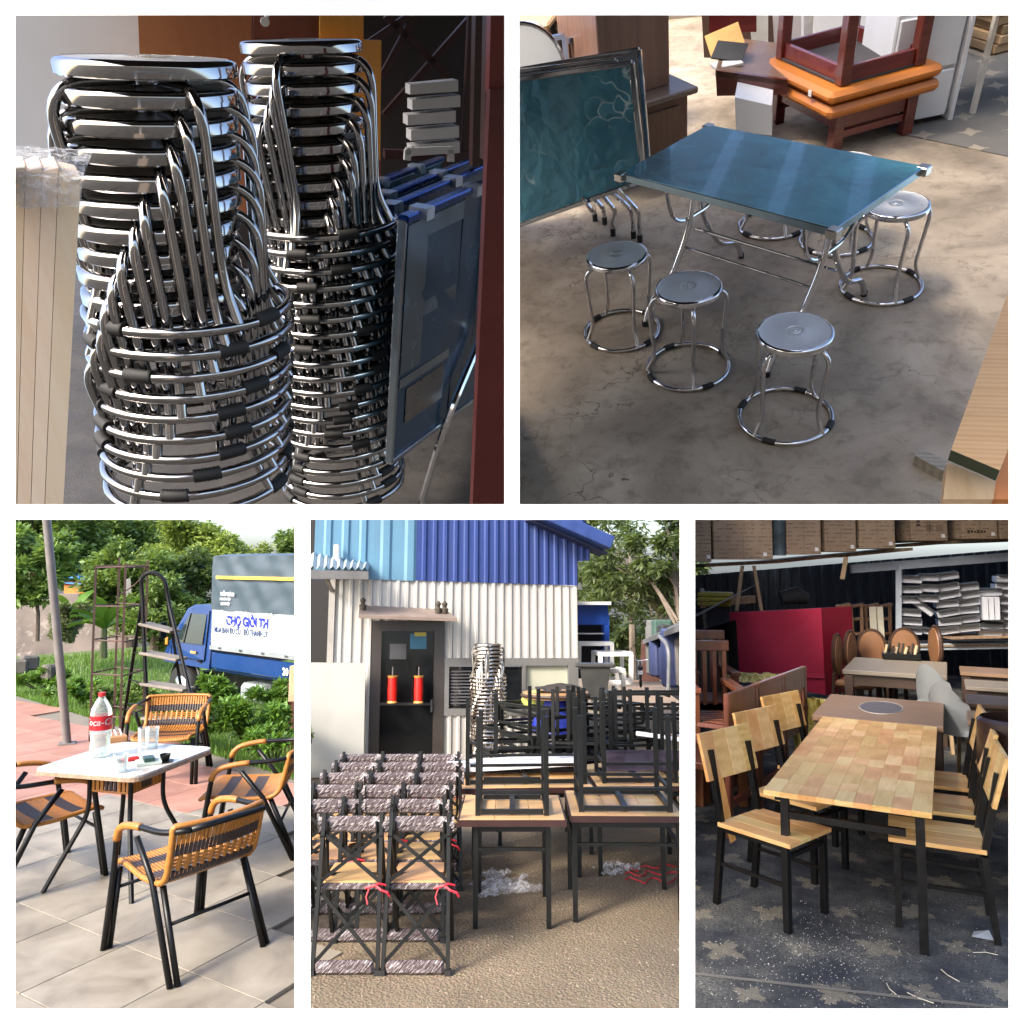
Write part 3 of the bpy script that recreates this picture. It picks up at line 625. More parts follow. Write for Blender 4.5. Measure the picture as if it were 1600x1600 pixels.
    slab('tall_panel', [(500, 10), (568, 10), (568, 70), (500, 70)], 3.35, .03, og, parent=t)
    slab('side_panel', [(500, 60), (596, 63), (594, 262), (500, 262)], 3.3, .05, og, parent=t)
    slab('plinth', [(500, 250), (595, 250), (595, 275), (500, 275)], 3.28, .05, wood('dark_brown_panel', (.16, .05, .025), (.25, .085, .04)), parent=t)
    t = thing('white_hook', 'small white bracket hook above the far stack', 'hook', ST.at(414, 34, 2.6)); part(t, 'arm', MB().tube([(0, 0, 0), (.03, 0, .06)], .006, 8), plain('white_sticker', (.8, .8, .8), .5)); part(t, 'pin', MB().lathe([(.012, -.01), (.012, .012)], 12, M=rot('X', 90)), plain('white_sticker', (.8, .8, .8), .5))
    # dark rack with diagonal braces, white boards stacked in it
    rk = plain('dark_red_steel', (.045, .014, .012), .45)
    t = thing('storage_rack', 'dark storage rack with diagonal braces in the shade', 'rack', (0, 0, 0))
    for (a, b) in (((572, 70), (640, 24)), ((602, 24), (700, 120)), ((600, 180), (742, 20)), ((650, 20), (596, 120))):
        part(t, 'brace', MB().bar(ST.at(*a, 4.4), ST.at(*b, 4.4), .045, .03), rk)
    for a, b in (((741, 20), (729, 270)), ((600, 240), (735, 243)), ((768, 20), (752, 245))): part(t, 'post', MB().bar(ST.at(*a, 4.0), ST.at(*b, 4.0), .06, .04), rk)
    wm = plain('white_drawer_front', (.60, .585, .57), .5, var=.06)
    for k in range(5):
        y = 126 + 24 * k; s = 4 * math.sin(k * 2.2)
        slab('white_board', [(641 + s, y + 6), (716 + s, y - 1), (716 + s, y + 17), (641 + s, y + 22)], 3.9, .12, wm, f'white drawer front in the dark rack, {["topmost","second from top","middle","second from bottom","lowest"][k]} of five', 'drawer front', group='white drawer fronts in the dark rack')
    t = thing('white_trestle', 'small white trestle under the white drawer fronts', 'trestle', (0, 0, 0))
    for a, b in (((634, 236), (708, 234)), ((637, 234), (636, 250)), ((704, 234), (704, 252))): part(t, 'bar', MB().bar(ST.at(*a, 3.85), ST.at(*b, 3.85), .03, .03), wm)
    # folded tables leaning in a row
    blue = steel('blue_edge_film', (.015, .07, .30), .25); ste = steel('table_edge_steel', (.42, .50, .56), .2); under = plain('table_underside', (.035, .075, .12), .22, metal=.5); gl = steel('glossy_underside', (.25, .33, .40), .25)
    def folded(k, A0, A1, B0, B1, Y0, Y1, lab, front=False):
        # A0,A1 top edge near/far ; B0,B1 bottom edge
        P = [ST.at(*A0, Y0), ST.at(*A1, Y1), ST.at(*B1, Y1), ST.at(*B0, Y0)]
        t = thing('folded_table', lab, 'table', (0, 0, 0), 0, 'folded tables leaning in a row')
        nrm = (P[1] - P[0]).cross(P[3] - P[0]).normalized()
        if nrm.y > 0: nrm = -nrm
        b = MB().add(P + [p - nrm * .012 for p in P], [(0, 1, 2, 3), (7, 6, 5, 4), (0, 4, 5, 1), (3, 2, 6, 7)]); part(t, 'underside', b, under)
        e = MB().bar(P[0], P[1], .02, .03, up=nrm, bev=.004); part(t, 'top_edge', e, blue)
        part(t, 'near_edge', MB().bar(P[0], P[3], .016, .022, up=nrm, bev=.003), ste); part(t, 'bottom_edge', MB().bar(P[3], P[2], .016, .022, up=nrm, bev=.003), ste)
        for f in (.16, .62): part(t, 'corner_tape', MB().bar(P[0].lerp(P[1], f - .06) + nrm * .004, P[0].lerp(P[1], f) + nrm * .004, .03, .05, up=nrm), steel('bright_tape', (.7, .76, .82), .3))
        if front:
            D = lambda u, v: P[0].lerp(P[1], u).lerp(P[3].lerp(P[2], u), v) + nrm * .003
            for (u0, u1, v0, v1, m) in ((.04, .52, .03, .1, gl), (.04, .2, .1, .62, gl), (.04, .5, .30, .36, under), (.52, .6, .0, 1, under), (.06, .5, .36, .42, gl), (.04, .48, .64, .68, ste), (.1, .44, .70, .86, steel('grey_reflect', (.3, .28, .26), .3)), (.74, .78, 0, .7, under)):
                part(t, 'brace_strip', MB().quad(D(u0, v0), D(u0, v1), D(u1, v1), D(u1, v0)), m)
            tb = MB().tube(fillet([D(.8, .05) + nrm * .03, D(.8, .62) + nrm * .03, D(.42, .95) + nrm * .03, ST.g(655, 797) ], .15, 6), .013, 8); part(t, 'folding_leg', tb, CHROME(), True)
            tb = MB().tube(fillet([D(1.0, .15) + nrm * .04, D(.93, .66) + nrm * .04, D(1.02, .92), ST.g(775, 745)], .15, 6), .013, 8); part(t, 'folding_leg', tb, CHROME(), True)
    folded(0, (572, 292), (690, 248), (585, 640), (690, 560), 2.55, 3.3, 'rearmost folded table with blue edge, behind the far stool stack')
    folded(1, (574, 318), (740, 250), (588, 680), (742, 580), 2.4, 3.2, 'third folded table from the front, blue film along its edge')
    folded(2, (576, 338), (770, 255), (590, 720), (765, 600), 2.25, 3.1, 'second folded table from the front of the leaning row')
    folded(3, (629, 343), (790, 272), (608, 722), (758, 610), 1.95, 2.7, 'foremost folded table with steel frame and chrome legs showing', True)
    # red-brown board at the far edge
    slab('wooden_board', [(768, -20), (803, -20), (803, 150), (764, 145)], 1.75, .03, plain('red_board', (.17, .022, .014), .4, var=.15), 'bright red-brown board end at the top of the frame edge', 'board')
    slab('wooden_board', [(766, 140), (803, 140), (803, 800), (738, 800)], 1.72, .03, plain('red_brown_board', (.10, .016, .012), .45, var=.2), 'tall dark red board along the frame edge', 'board')
    t = thing('door_frame', 'dark brown door frame behind the red board', 'door frame', (0, 0, 0))
    slab('jamb', [(744, -10), (758, -10), (750, 260), (738, 260)], 2.9, .05, plain('dark_brown_frame', (.05, .024, .018), .5), parent=t)
    slab('jamb', [(762, -10), (770, -10), (764, 250), (756, 250)], 2.6, .05, plain('dark_brown_frame', (.05, .024, .018), .5), parent=t)
build_a()
# ================================================================ foliage helpers
def leafmat(name, c1, c2, trans=.35):
    if name in MATS: return MATS[name]
    m, nt, p, n, l = mk(name); g = n.new('ShaderNodeNewGeometry')
    f = mth(n, l, 'ADD', mth(n, l, 'MULTIPLY', g.outputs['Random Per Island'], .6), mth(n, l, 'MULTIPLY', noise(n, l, coords(n, l), .9, 3), .4))
    c = ramp(n, l, f, [(.2, c1), (.8, c2)]); l.new(c, p.inputs['Base Color']); p.inputs['Roughness'].default_value = .5
    tr = n.new('ShaderNodeBsdfTranslucent'); l.new(mixc(n, l, .5, c, (.25, .35, .03)), tr.inputs['Color']); mx = n.new('ShaderNodeMixShader'); mx.inputs[0].default_value = trans
    l.new(p.outputs[0], mx.inputs[1]); l.new(tr.outputs[0], mx.inputs[2]); l.new(mx.outputs[0], n['Material Output'].inputs['Surface'])
    MATS[name] = m; return m
def leaf_mesh(name, centers, spread, n, size, seed, aspect=.45, droop=0.0, flat=.5):
    """n pointed leaves scattered round clump centres (m,3); spread (m,) clump radii"""
    r = np.random.default_rng(seed); C = np.array(centers, float); S = np.array(spread, float)
    w = S ** 2; k = r.choice(len(C), n, p=w / w.sum())
    d = r.normal(size=(n, 3)); d /= np.linalg.norm(d, axis=1)[:, None]; rad = r.random(n) ** .45
    P = C[k] + d * (S[k] * rad)[:, None] * np.array([1, 1, .8])
    t = d * .6 + r.normal(size=(n, 3)) * .7; t[:, 2] = t[:, 2] * (1 - flat) - droop; t /= np.linalg.norm(t, axis=1)[:, None]
    u = np.cross(t, r.normal(size=(n, 3)) * .5 + np.array([0, 0, 1])); u /= np.linalg.norm(u, axis=1)[:, None]
    L = size * r.uniform(.6, 1.3, n)[:, None]; W = L * aspect * .5
    V = np.stack([P, P + t * L * .45 + u * W, P + t * L, P + t * L * .45 - u * W], 1).reshape(-1, 3)
    me = bpy.data.meshes.new(name); me.vertices.add(4 * n); me.vertices.foreach_set('co', V.ravel())
    me.loops.add(4 * n); me.loops.foreach_set('vertex_index', np.arange(4 * n)); me.polygons.add(n)
    me.polygons.foreach_set('loop_start', np.arange(0, 4 * n, 4)); me.polygons.foreach_set('loop_total', np.full(n, 4)); me.update(calc_edges=True); return me
def crown_pts(c, rad, m, seed, shell=.55):
    r = np.random.default_rng(seed); d = r.normal(size=(m, 3)); d /= np.linalg.norm(d, axis=1)[:, None]
    q = (shell + (1 - shell) * r.random(m))[:, None]; P = np.array(c) + d * q * np.array(rad); return P, r.uniform(.22, .42, m) * min(rad)
def tree(label, base, h, crown_c, rad, n, size, mat, seed, m=26, trunk_r=.12, bark=None, name='tree', cat='tree', group=None, aspect=.45, droop=0.0, lean=(0, 0), limbs=5):
    t = thing(name, label, cat, base, 0, group); rr = random.Random(seed)
    P, S = crown_pts(crown_c, rad, m, seed); top = Vector(crown_c)
    mb = MB(); pts = [Vector((0, 0, 0)), Vector((lean[0] * .3, lean[1] * .3, h * .35)), Vector((lean[0] * .7 + rr.uniform(-.1, .1), lean[1] * .7, h * .7)), top]
    mb.tube(pts, [trunk_r, trunk_r * .8, trunk_r * .6, trunk_r * .25], 7)
    part(t, 'trunk', mb, bark or plain('bark', (.12, .09, .065), .9, var=.4, scale=14), True)
    lb = MB()
    for k in range(limbs):
        q = Vector(P[rr.randrange(len(P))]); s = pts[1].lerp(pts[2], rr.random()); mid = s.lerp(q, .5) + Vector((0, 0, .1 * h * rr.random())); lb.tube([s, mid, q], [trunk_r * .4, trunk_r * .28, trunk_r * .1], 5)
    part(t, 'limbs', lb, bark or MATS['bark'], True)
    part(t, 'crown', leaf_mesh('crown', P, S, n, size, seed, aspect, droop), mat); return t
def shrub(label, base, rad, n, size, mat, seed, m=12, name='shrub', group=None, cat='shrub', aspect=.35, stems=6):
    t = thing(name, label, cat, base, 0, group); P, S = crown_pts((0, 0, rad[2] * .95), (rad[0] * .8, rad[1] * .8, rad[2] * .8), m, seed, .3)
    part(t, 'foliage', leaf_mesh('foliage', P, S * 1.25, n, size, seed, aspect), mat); rr = random.Random(seed)
    mb = MB()
    for k in range(stems): q = Vector(P[rr.randrange(len(P))]); mb.tube([(q.x * .15, q.y * .15, 0), q * .6, q], [.012, .009, .004], 5)
    part(t, 'stems', mb, plain('green_stem', (.08, .10, .03), .7)); return t
def blades(name, pts, h, w, seed, mat, label, cat=None, kind='stuff', lean=.5):
    r = np.random.default_rng(seed); P = np.array([tuple(p) for p in pts]); n = len(P)
    a = r.uniform(0, 6.28, n); d = np.stack([np.cos(a), np.sin(a), np.zeros(n)], 1); s = np.stack([-np.sin(a), np.cos(a), np.zeros(n)], 1)
    H = h * r.uniform(.5, 1.4, n)[:, None]; tip = P + d * H * lean * r.random(n)[:, None] + np.array([0, 0, 1]) * H
    V = np.stack([P - s * w / 2, P + s * w / 2, tip], 1).reshape(-1, 3)
    me = bpy.data.meshes.new(name); me.vertices.add(3 * n); me.vertices.foreach_set('co', V.ravel()); me.loops.add(3 * n); me.loops.foreach_set('vertex_index', np.arange(3 * n))
    me.polygons.add(n); me.polygons.foreach_set('loop_start', np.arange(0, 3 * n, 3)); me.polygons.foreach_set('loop_total', np.full(n, 3)); me.update(calc_edges=True); me.materials.append(mat)
    return solo(name, me, None, label, cat, kind=kind)
# ================================================================ patio with rattan chairs, garden and truck
SC = Stage(0, 80 / FPX, CAMZ, (242, 1194)); use(SC)
def build_c():
    BL = BLACKP()
    # ---- terrain
    e0, e1 = ST.g(-40, 1068), ST.g(500, 1232)                     # patio edge
    ev = (e1 - e0).normalized(); en = Vector((-ev.y, ev.x, 0))
    if en.y < 0: en = -en
    def tz(p):                                                   # garden height beyond the patio edge
        dd = max(0.0, (p - e0).dot(en)); s = (p - e0).dot(ev) / (e1 - e0).length
        return -.06 - .38 * min(1, dd / 2.5) * min(1, max(0, s * 1.5)) + .02 * mnoise.noise(p * .8)
    gm, nt, p, n, l = mk('garden_soil'); v = coords(n, l); f = noise(n, l, v, 3, 8, .7)
    l.new(ramp(n, l, f, [(.3, (.05, .06, .02)), (.55, (.09, .14, .035)), (.75, (.16, .15, .07))]), p.inputs['Base Color']); p.inputs['Roughness'].default_value = 1; bump(n, l, p, f, .6, .05)
    def tf(u, v):
        q = e0 + ev * ((u * 1.8 - .45) * (e1 - e0).length) + en * (v ** 1.6 * 26); q.z = tz(q); return q
    lw = MB().grid(tf, 60, 40); keep = lambda p: (lambda a: -60 < a < 473)(ST.proj(p)[0]); lw.f = [f for f in lw.f if all(keep(lw.v[i]) for i in f)]
    solo('lawn', lw, gm, kind='structure', smooth=True)
    # ---- patio tiles, beige by the house and terracotta towards the garden
    lotground('patio', [(-10, 1650), (473, 1650), (473, 1220), (-40, 1068)], plain('mortar', (.17, .15, .12), .9), z=-.02)
    beige, nt, p, n, l = mk('beige_tile'); v = coords(n, l, 'Object'); oi = n.new('ShaderNodeObjectInfo')
    va = n.new('ShaderNodeVectorMath'); va.operation = 'ADD'; l.new(v, va.inputs[0]); l.new(oi.outputs['Location'], va.inputs[1])
    f = noise(n, l, va.outputs[0], 3.2, 9, .65, .5); f2 = noise(n, l, va.outputs[0], 38, 5, .7)
    c = ramp(n, l, f, [(.28, (.135, .115, .088)), (.5, (.24, .212, .168)), (.74, (.32, .29, .24))]); c = mixc(n, l, ramp(n, l, f2, [(.62, (0, 0, 0)), (.72, (.6, .6, .6))]), c, (.2, .17, .13))
    l.new(c, p.inputs['Base Color']); l.new(ramp(n, l, f, [(.3, (.35,) * 3), (.7, (.6,) * 3)]), p.inputs['Roughness']); bump(n, l, p, f2, .2, .003)
    red, nt, p, n, l = mk('terracotta_tile'); v = coords(n, l); oi = n.new('ShaderNodeObjectInfo'); va = n.new('ShaderNodeVectorMath'); va.operation = 'ADD'; l.new(v, va.inputs[0]); l.new(oi.outputs['Location'], va.inputs[1])
    f = noise(n, l, va.outputs[0], 4, 8, .65); c = ramp(n, l, f, [(.3, (.26, .12, .085)), (.7, (.39, .21, .155))]); h = n.new('ShaderNodeHueSaturation'); l.new(mth(n, l, 'MULTIPLY_ADD', oi.outputs['Random'], .3, .85), h.inputs['Value']); l.new(c, h.inputs['Color']); l.new(h.outputs[0], p.inputs['Base Color']); p.inputs['Roughness'].default_value = .5
    ts = .5; tm = MB().box((0, 0, -.01), (ts - .005, ts - .005, .02), bev=.0015).mesh('tile'); tm.materials.append(beige); tr = tm.copy(); tr.materials.clear(); tr.materials.append(red)
    ph = .62; cs, sn = math.cos(ph), math.sin(ph); pat = bpy.data.objects['patio']
    b0, b1 = ST.g(24, 1262), ST.g(460, 1250)
    for i in range(-30, 40):
        for j in range(-10, 50):
            x = (i * cs - j * sn) * ts; y = 6 + (i * sn + j * cs) * ts - 3; q = Vector((x, y, 0))
            if y < 2.4 or y > 14: continue
            a, b = ST.proj((x, y, 0))
            if not (-90 < a < (520 if b > 1380 else 474) and b < 1700): continue
            if (q - e0).dot(en) > -.12: continue
            cr = (b1 - b0).cross(q - b0).z
            o = part(pat, 'tile', tm if cr < 0 else tr, None, loc=(x, y, .0)); o.rotation_euler = (0, 0, ph)
    # ---- leaning steel post
    foot = ST.g(105, 1162); D = FPX * 1.92 / 282; top = ST.d(70, 780, D)
    t = thing('porch_post', 'grey steel post at the edge of the tiled patio, leaning slightly', 'post', foot)
    part(t, 'tube', MB().tube([(0, 0, 0), top - foot], .042, 14), plain('grey_post_paint', (.16, .145, .135), .45, var=.2), True); part(t, 'base_plate', MB().box((0, 0, .006), (.16, .16, .012)), plain('grey_post_paint', (.16, .145, .135), .45))
    # ---- rusty wire rack
    rs = plain('rusty_bar', (.075, .04, .03), .7, var=.4)
    f0 = ST.g(140, 1158); D = FPX * 1.92 / 278; w = (ST.d(178, 1158, D) - ST.d(140, 1158, D)); zt = ST.d(140, 884, D).z
    t = thing('wire_rack', 'tall rusty wire rack frame standing on the patio by the lawn', 'rack', f0, 0)
    wx = w.length * 1.45; c4 = [(0, 0), (wx * .8, -.35), (wx * 1.35, .05), (wx * .55, .40)]
    for k, (x, y) in enumerate(c4): part(t, 'post', MB().bar((x, y, 0), (x, y, zt + .03 * k), .022), rs)
    for z in (.28, .72, 1.08, 1.45, zt - .02):
        for k in range(4): part(t, 'crossbar', MB().tube([(*c4[k], z), (*c4[(k + 1) % 4], z + .01)], .0085, 6), rs)
    part(t, 'crossbar', MB().tube([(*c4[0], zt), (*c4[2], zt)], .0085, 6), rs); part(t, 'crossbar', MB().tube(fillet([(*c4[3], zt - .35), (c4[3][0] + .2, c4[3][1], zt - .2), (*c4[2], zt)], .1), .0085, 6), rs)
    # ---- step ladder
    def L(px, py, foot_y): return ST.d(px, py, FPX * 1.92 / (foot_y - 880))
    o = ST.g(262, 1168); t = thing('step_ladder', 'black folding step ladder with grey treads and an arched top rail', 'ladder', o)
    A = lambda *q: L(*q) - o
    fl, fr, rl, rr_ = A(232, 1166, 1166), A(319, 1176, 1176), A(190, 1144, 1144), A(296, 1156, 1156)
    tl, tr2 = A(222, 925, 1160), A(263, 940, 1160)
    part(t, 'front_rail', MB().tube(fillet([fl, tl, A(220, 902, 1160), A(238, 892, 1160), A(258, 905, 1160), tr2, fr], .12, 5), .021, 8), BL, True)
    part(t, 'rear_leg', MB().bar(rl, A(223, 932, 1158), .03, .022), BL); part(t, 'rear_leg', MB().bar(rr_, A(262, 945, 1158), .03, .022), BL)
    part(t, 'rear_brace', MB().bar(rl.lerp(A(223, 932, 1158), .22), rr_.lerp(A(262, 945, 1158), .22), .02, .012), BL)
    td = plain('grey_tread', (.19, .165, .14), .7, var=.3, bmp=.2)
    for f in (.18, .40, .60, .79):
        a, b = fl.lerp(tl, f), fr.lerp(tr2, f); part(t, 'tread', MB().bar(a + Vector((0, .06, 0)), b + Vector((0, .06, 0)), .20, .028, bev=.006), td)
        part(t, 'side_stay', MB().bar(b, rr_.lerp(A(262, 945, 1158), f), .012, .012), BL); part(t, 'side_stay', MB().bar(a, rl.lerp(A(223, 932, 1158), f), .012, .012), BL)
    # ---- rattan chair
    ora = plain('orange_rattan', (.38, .15, .025), .45, var=.3, scale=40, bmp=.2); bro = plain('dark_rattan', (.035, .022, .022), .45, var=.4, scale=40, bmp=.2)
    prof = [(.235, .405), (.22, .425), (.10, .418), (-.05, .408), (-.17, .412), (-.225, .45), (-.262, .54), (-.295, .64), (-.31, .70)]
    cum = [0]
    for i in range(1, len(prof)): cum.append(cum[-1] + math.hypot(prof[i][0] - prof[i - 1][0], prof[i][1] - prof[i - 1][1]))
    def at_s(s):
        s *= cum[-1]
        for i in range(1, len(prof)):
            if s <= cum[i] + 1e-9: f = (s - cum[i - 1]) / (cum[i] - cum[i - 1]); return prof[i - 1][0] * (1 - f) + prof[i][0] * f, prof[i - 1][1] * (1 - f) + prof[i][1] * f
        return prof[-1]
    def halfw(s): return .205 + .035 * min(1, s * 3) if s < .55 else .24 + .02 * (s - .55)
    def strand(u, s):
        y, z = at_s(s); x = u * halfw(s); bow = .045 * (u * u) * max(0, (s - .5) * 2); return Vector((x, y + bow, z - .012 * (1 - u * u) * (s < .5)))
    bands = [(0, .13, 0), (.13, .22, 1), (.22, .34, 0), (.34, .44, 1), (.44, .60, 0), (.60, .69, 1), (.69, .80, 2), (.80, .88, 1), (.88, 1.0, 0)]
    CM = {}
    for bi, (s0, s1, kd) in enumerate(bands):
        mb = MB(); N = 24
        for k in range(N):
            u = -1 + 2 * (k + .5) / N; w = 1.0 / N * .92
            if kd == 2 and k % 2: continue
            M_ = 4; vs = []; fs = []
            for q in range(M_ + 1):
                s = s0 + (s1 - s0) * q / M_; c = strand(u, s); ta = (strand(u, min(1, s + .01)) - strand(u, max(0, s - .01))).normalized(); sd = (strand(u + .02, s) - strand(u - .02, s)).normalized(); nn = sd.cross(ta)
                hw = w * halfw(s) * (1.0 if kd != 2 else 1.25)
                vs += [c - sd * hw, c - sd * hw * .5 + nn * .006, c + sd * hw * .5 + nn * .006, c + sd * hw, c + sd * hw * .5 - nn * .006, c - sd * hw * .5 - nn * .006]
            for q in range(M_):
                for j in range(6): fs.append((q * 6 + j, q * 6 + (j + 1) % 6, (q + 1) * 6 + (j + 1) % 6, (q + 1) * 6 + j))
            mb.add(vs, fs)
        if kd == 2:
            for sq in (s0 + .03, (s0 + s1) / 2, s1 - .03): mb.tube([strand(-1 + 2 * q / 12, sq) + Vector((0, -.004 + .008 * (q % 2), 0)) for q in range(13)], .006, 5)
        CM[bi] = mb.mesh('woven_band', True, 50); CM[bi].materials.append(bro if kd == 1 else ora)
    edge = [strand(-1, s) for s in np.linspace(0, 1, 22)]; edge2 = [strand(1, s) for s in np.linspace(0, 1, 22)][::-1]
    CM['rim'] = MB().tube(fillet(edge + [strand(u, 1) for u in np.linspace(-.8, .8, 9)] + edge2 + [strand(u, 0) for u in np.linspace(.8, -.8, 7)], .01, 1), .0145, 7, closed=True).mesh('rim_roll', True); CM['rim'].materials.append(ora)
    def arm(sx): return fillet([(sx * .275, .235, .0), (sx * .262, .185, .40), (sx * .268, .155, .615), (sx * .275, .02, .655), (sx * .268, -.22, .665), (sx * .20, -.33, .69)], .09, 6)
    def chair(label, loc, rz, group='rattan chairs on the patio', turn=0.0):
        rz += turn; sc = .97 if turn else 1.12
        t = thing('rattan_chair', label, 'chair', loc, rz, group); t.matrix_world = t.matrix_world @ Matrix.Diagonal((sc, 1.12, 1.0 if turn else .96, 1))
        for bi in range(len(bands)): part(t, 'woven_band', CM[bi], None)
        part(t, 'rim_roll', CM['rim'], None)
        for sx in (-1, 1):
            ap = arm(sx)
            fr = part(t, 'arm_and_front_leg', CM.setdefault(('arm', sx), MB().tube(ap, .0145, 9).mesh('arm', True)), BL)
            i0 = 9; part(fr, 'arm_wrap', CM.setdefault(('wrap', sx), MB().tube(ap[8:22], .018, 9).mesh('wrap', True)), ora)
            part(t, 'front_leg', CM.setdefault(('fl', sx), MB().tube([(sx * .243, .235, 0), (sx * .232, .185, .40)], .0145, 9).mesh('leg', True)), BL)
            part(t, 'rear_leg', CM.setdefault(('rl', sx), MB().tube([(sx * .265, -.30, 0), (sx * .252, -.12, .42), (sx * .262, .0, .60)], .0145, 9).mesh('leg', True)), BL)
            part(t, 'rear_leg', CM.setdefault(('rl2', sx), MB().tube([(sx * .234, -.31, 0), (sx * .222, -.16, .40)], .0145, 9).mesh('leg', True)), BL)
        part(t, 'back_rail', CM.setdefault('br', MB().tube(fillet([(-.20, -.33, .69), (0, -.352, .70), (.20, -.33, .69)], .1), .0145, 9).mesh('rail', True)), BL)
        part(t, 'stretcher', CM.setdefault('s1', MB().tube([(-.235, -.22, .24), (.235, -.22, .24)], .009, 8).mesh('rail', True)), BL)
        part(t, 'stretcher', CM.setdefault('s2', MB().tube([(-.24, .20, .30), (.24, .20, .30)], .009, 8).mesh('rail', True)), BL); return t
    def mid(*pp): return sum((ST.g(*q) for q in pp), Vector()) / len(pp)
    c = mid((165, 1424), (245, 1574), (380, 1520), (292, 1388)); fwd = mid((165, 1424), (292, 1388)) - mid((245, 1574), (380, 1520)); chair('nearest rattan chair, its striped back turned to the viewer', c + Vector((.05, -.08, 0)), math.atan2(fwd.y, fwd.x) - math.pi / 2, turn=.30)
    tc = mid((90, 1183), (305, 1180))
    T = ST.g(198, 1300)
    for px, py, aim, lb in ((62, 1368, (215, 1325), 'rattan chair at the frame edge facing the table, seat striped orange and dark'), (388, 1322, (225, 1330), 'rattan chair across from it, turned side-on on the tiles by the bush'), (262, 1214, (190, 1280), 'rattan chair behind the table in front of the ladder')):
        c = ST.g(px, py); a = ST.g(*aim) - c; chair(lb, c, math.atan2(a.y, a.x) - math.pi / 2)
    # ---- stone-topped table
    zt = .72; Q = [ST.g(*q, zt) for q in ((90, 1184), (205, 1240), (306, 1182), (200, 1143))]; c = sum(Q, Vector()) / 4; dv = (Q[1] - Q[0]); yaw = math.atan2(dv.y, dv.x)
    best = None
    for sz in np.linspace(.5, .9, 21):
        for ya in np.linspace(yaw - .5, yaw + .5, 41):
            e = 0
            for (u, v), (qx, qy) in zip(((-1, 1), (-1, -1), (1, -1), (1, 1)), ((90, 1184), (205, 1240), (306, 1182), (200, 1143))):
                x = c.x + (u * math.cos(ya) - v * math.sin(ya)) * sz / 2; y = c.y + (u * math.sin(ya) + v * math.cos(ya)) * sz / 2; a, b = ST.proj((x, y, zt)); e += (a - qx) ** 2 + (b - qy) ** 2
            if best is None or e < best[0]: best = (e, sz, ya)
    yaw = best[2]
    wt = ((Q[1] - Q[0]).length + (Q[2] - Q[3]).length) / 2; dt = ((Q[2] - Q[1]).length + (Q[3] - Q[0]).length) / 2; wt = dt = .72
    t = thing('patio_table', 'square table with worn white stone top and bent black legs', 'table', (c.x, c.y, 0), yaw)
    st, nt, p, n, l = mk('white_stone_top'); v = coords(n, l); f = noise(n, l, v, 8, 9, .7, 1.0); l.new(ramp(n, l, f, [(.35, (.36, .31, .26)), (.6, (.60, .59, .57))]), p.inputs['Base Color']); p.inputs['Roughness'].default_value = .12
    part(t, 'top', MB().prism(rrect(wt, dt, .07, 5), zt - .012, zt), st); part(t, 'top_edge', MB().prism(rrect(wt + .006, dt + .006, .072, 5), zt - .034, zt - .0125), plain('chipped_edge', (.32, .22, .15), .8, var=.5, scale=30, bmp=.5))
    for sx in (-1, 1):
        for sy in (-1, 1): part(t, 'leg', MB().tube(fillet([(sx * wt * .20, sy * dt * .20, zt - .035), (sx * wt * .20, sy * dt * .20, .42), (sx * wt * .42, sy * dt * .42, 0)], .08, 5), .014, 9), BL, True)
    for k in range(4):
        a = k * math.pi / 2; w2 = wt * .19; d2 = dt * .19
        for j in range(9): part(t, 'woven_band', MB().box((-w2 + 2 * w2 * (j + .5) / 9, -d2, zt - .13), (2 * w2 / 9 * .6, .012, .07)), ora if (j // 3) % 2 == 0 else bro, rz=a)
        for z in (zt - .09, zt - .17): part(t, 'apron_rail', MB().tube([(-w2, -d2, z), (w2, -d2, z)], .008, 6), ora, rz=a)
    on = lambda px, py: ST.g(px, py, zt + .001)
    # bottle
    b = on(156, 1182); t = thing('soda_bottle', 'large clear plastic soda bottle with red label and cap on the table', 'bottle', b, .3)
    k = ST.d(156, 1084, (FPX * (1.92 - zt) / (1182 - 880))).z - zt; s = k / .36
    pr = [(.040, .002), (.052, .012), (.055, .05), (.05, .095), (.056, .14), (.056, .245), (.050, .275), (.030, .315), (.0165, .335), (.0165, .352)]
    part(t, 'body', MB().lathe([(r * s, z * s) for r, z in pr], 24), glass('clear_plastic', (.93, .96, .95), .04, .10), True)
    part(t, 'water', MB().lathe([(r * s * .93, z * s) for r, z in pr[:4]] + [(.052 * s, .135 * s)], 24), glass('cloudy_water', (.88, .93, .91), .05, .07), True)
    lb = part(t, 'label', MB().lathe([(.0575 * s, .155 * s), (.0575 * s, .235 * s)], 28, capb=False, capt=False), plain('red_label', (.55, .012, .02), .4), True)
    part(t, 'cap', MB().lathe([(.019 * s, .340 * s), (.019 * s, .362 * s)], 16), plain('red_cap', (.55, .02, .02), .4), True)
    me = text_mesh('Coca-Cola', .052 * s, .0008, .0004, 'CENTER', .25)
    va = -.3 - math.pi / 2 + math.atan2(b.x, b.y) * -1
    for vtx in me.vertices: x, y = vtx.co.x, vtx.co.y; a = x / (.058 * s) + math.atan2(-b.y, -b.x) - .3; vtx.co = (.0582 * s * math.cos(a), .0582 * s * math.sin(a), .185 * s + y)
    part(lb, 'lettering', me, plain('white_print', (.8, .8, .8), .5))
    def cup(px, py, r, h, lbl):
        t = thing('drinking_glass', lbl, 'glass', on(px, py)); part(t, 'wall', MB().lathe([(r * .85, .001), (r, h), (r * .93, h), (r * .8, .008)], 20), glass('clear_plastic', (.93, .96, .95), .04, .10), True); return t
    cup(188, 1206, .04, .10, 'empty drinking glass nearest the table edge beside the bottle'); cup(237, 1168, .042, .13, 'taller drinking glass at the back of the table by the chair'); cup(224, 1163, .036, .11, 'drinking glass just behind the taller one')
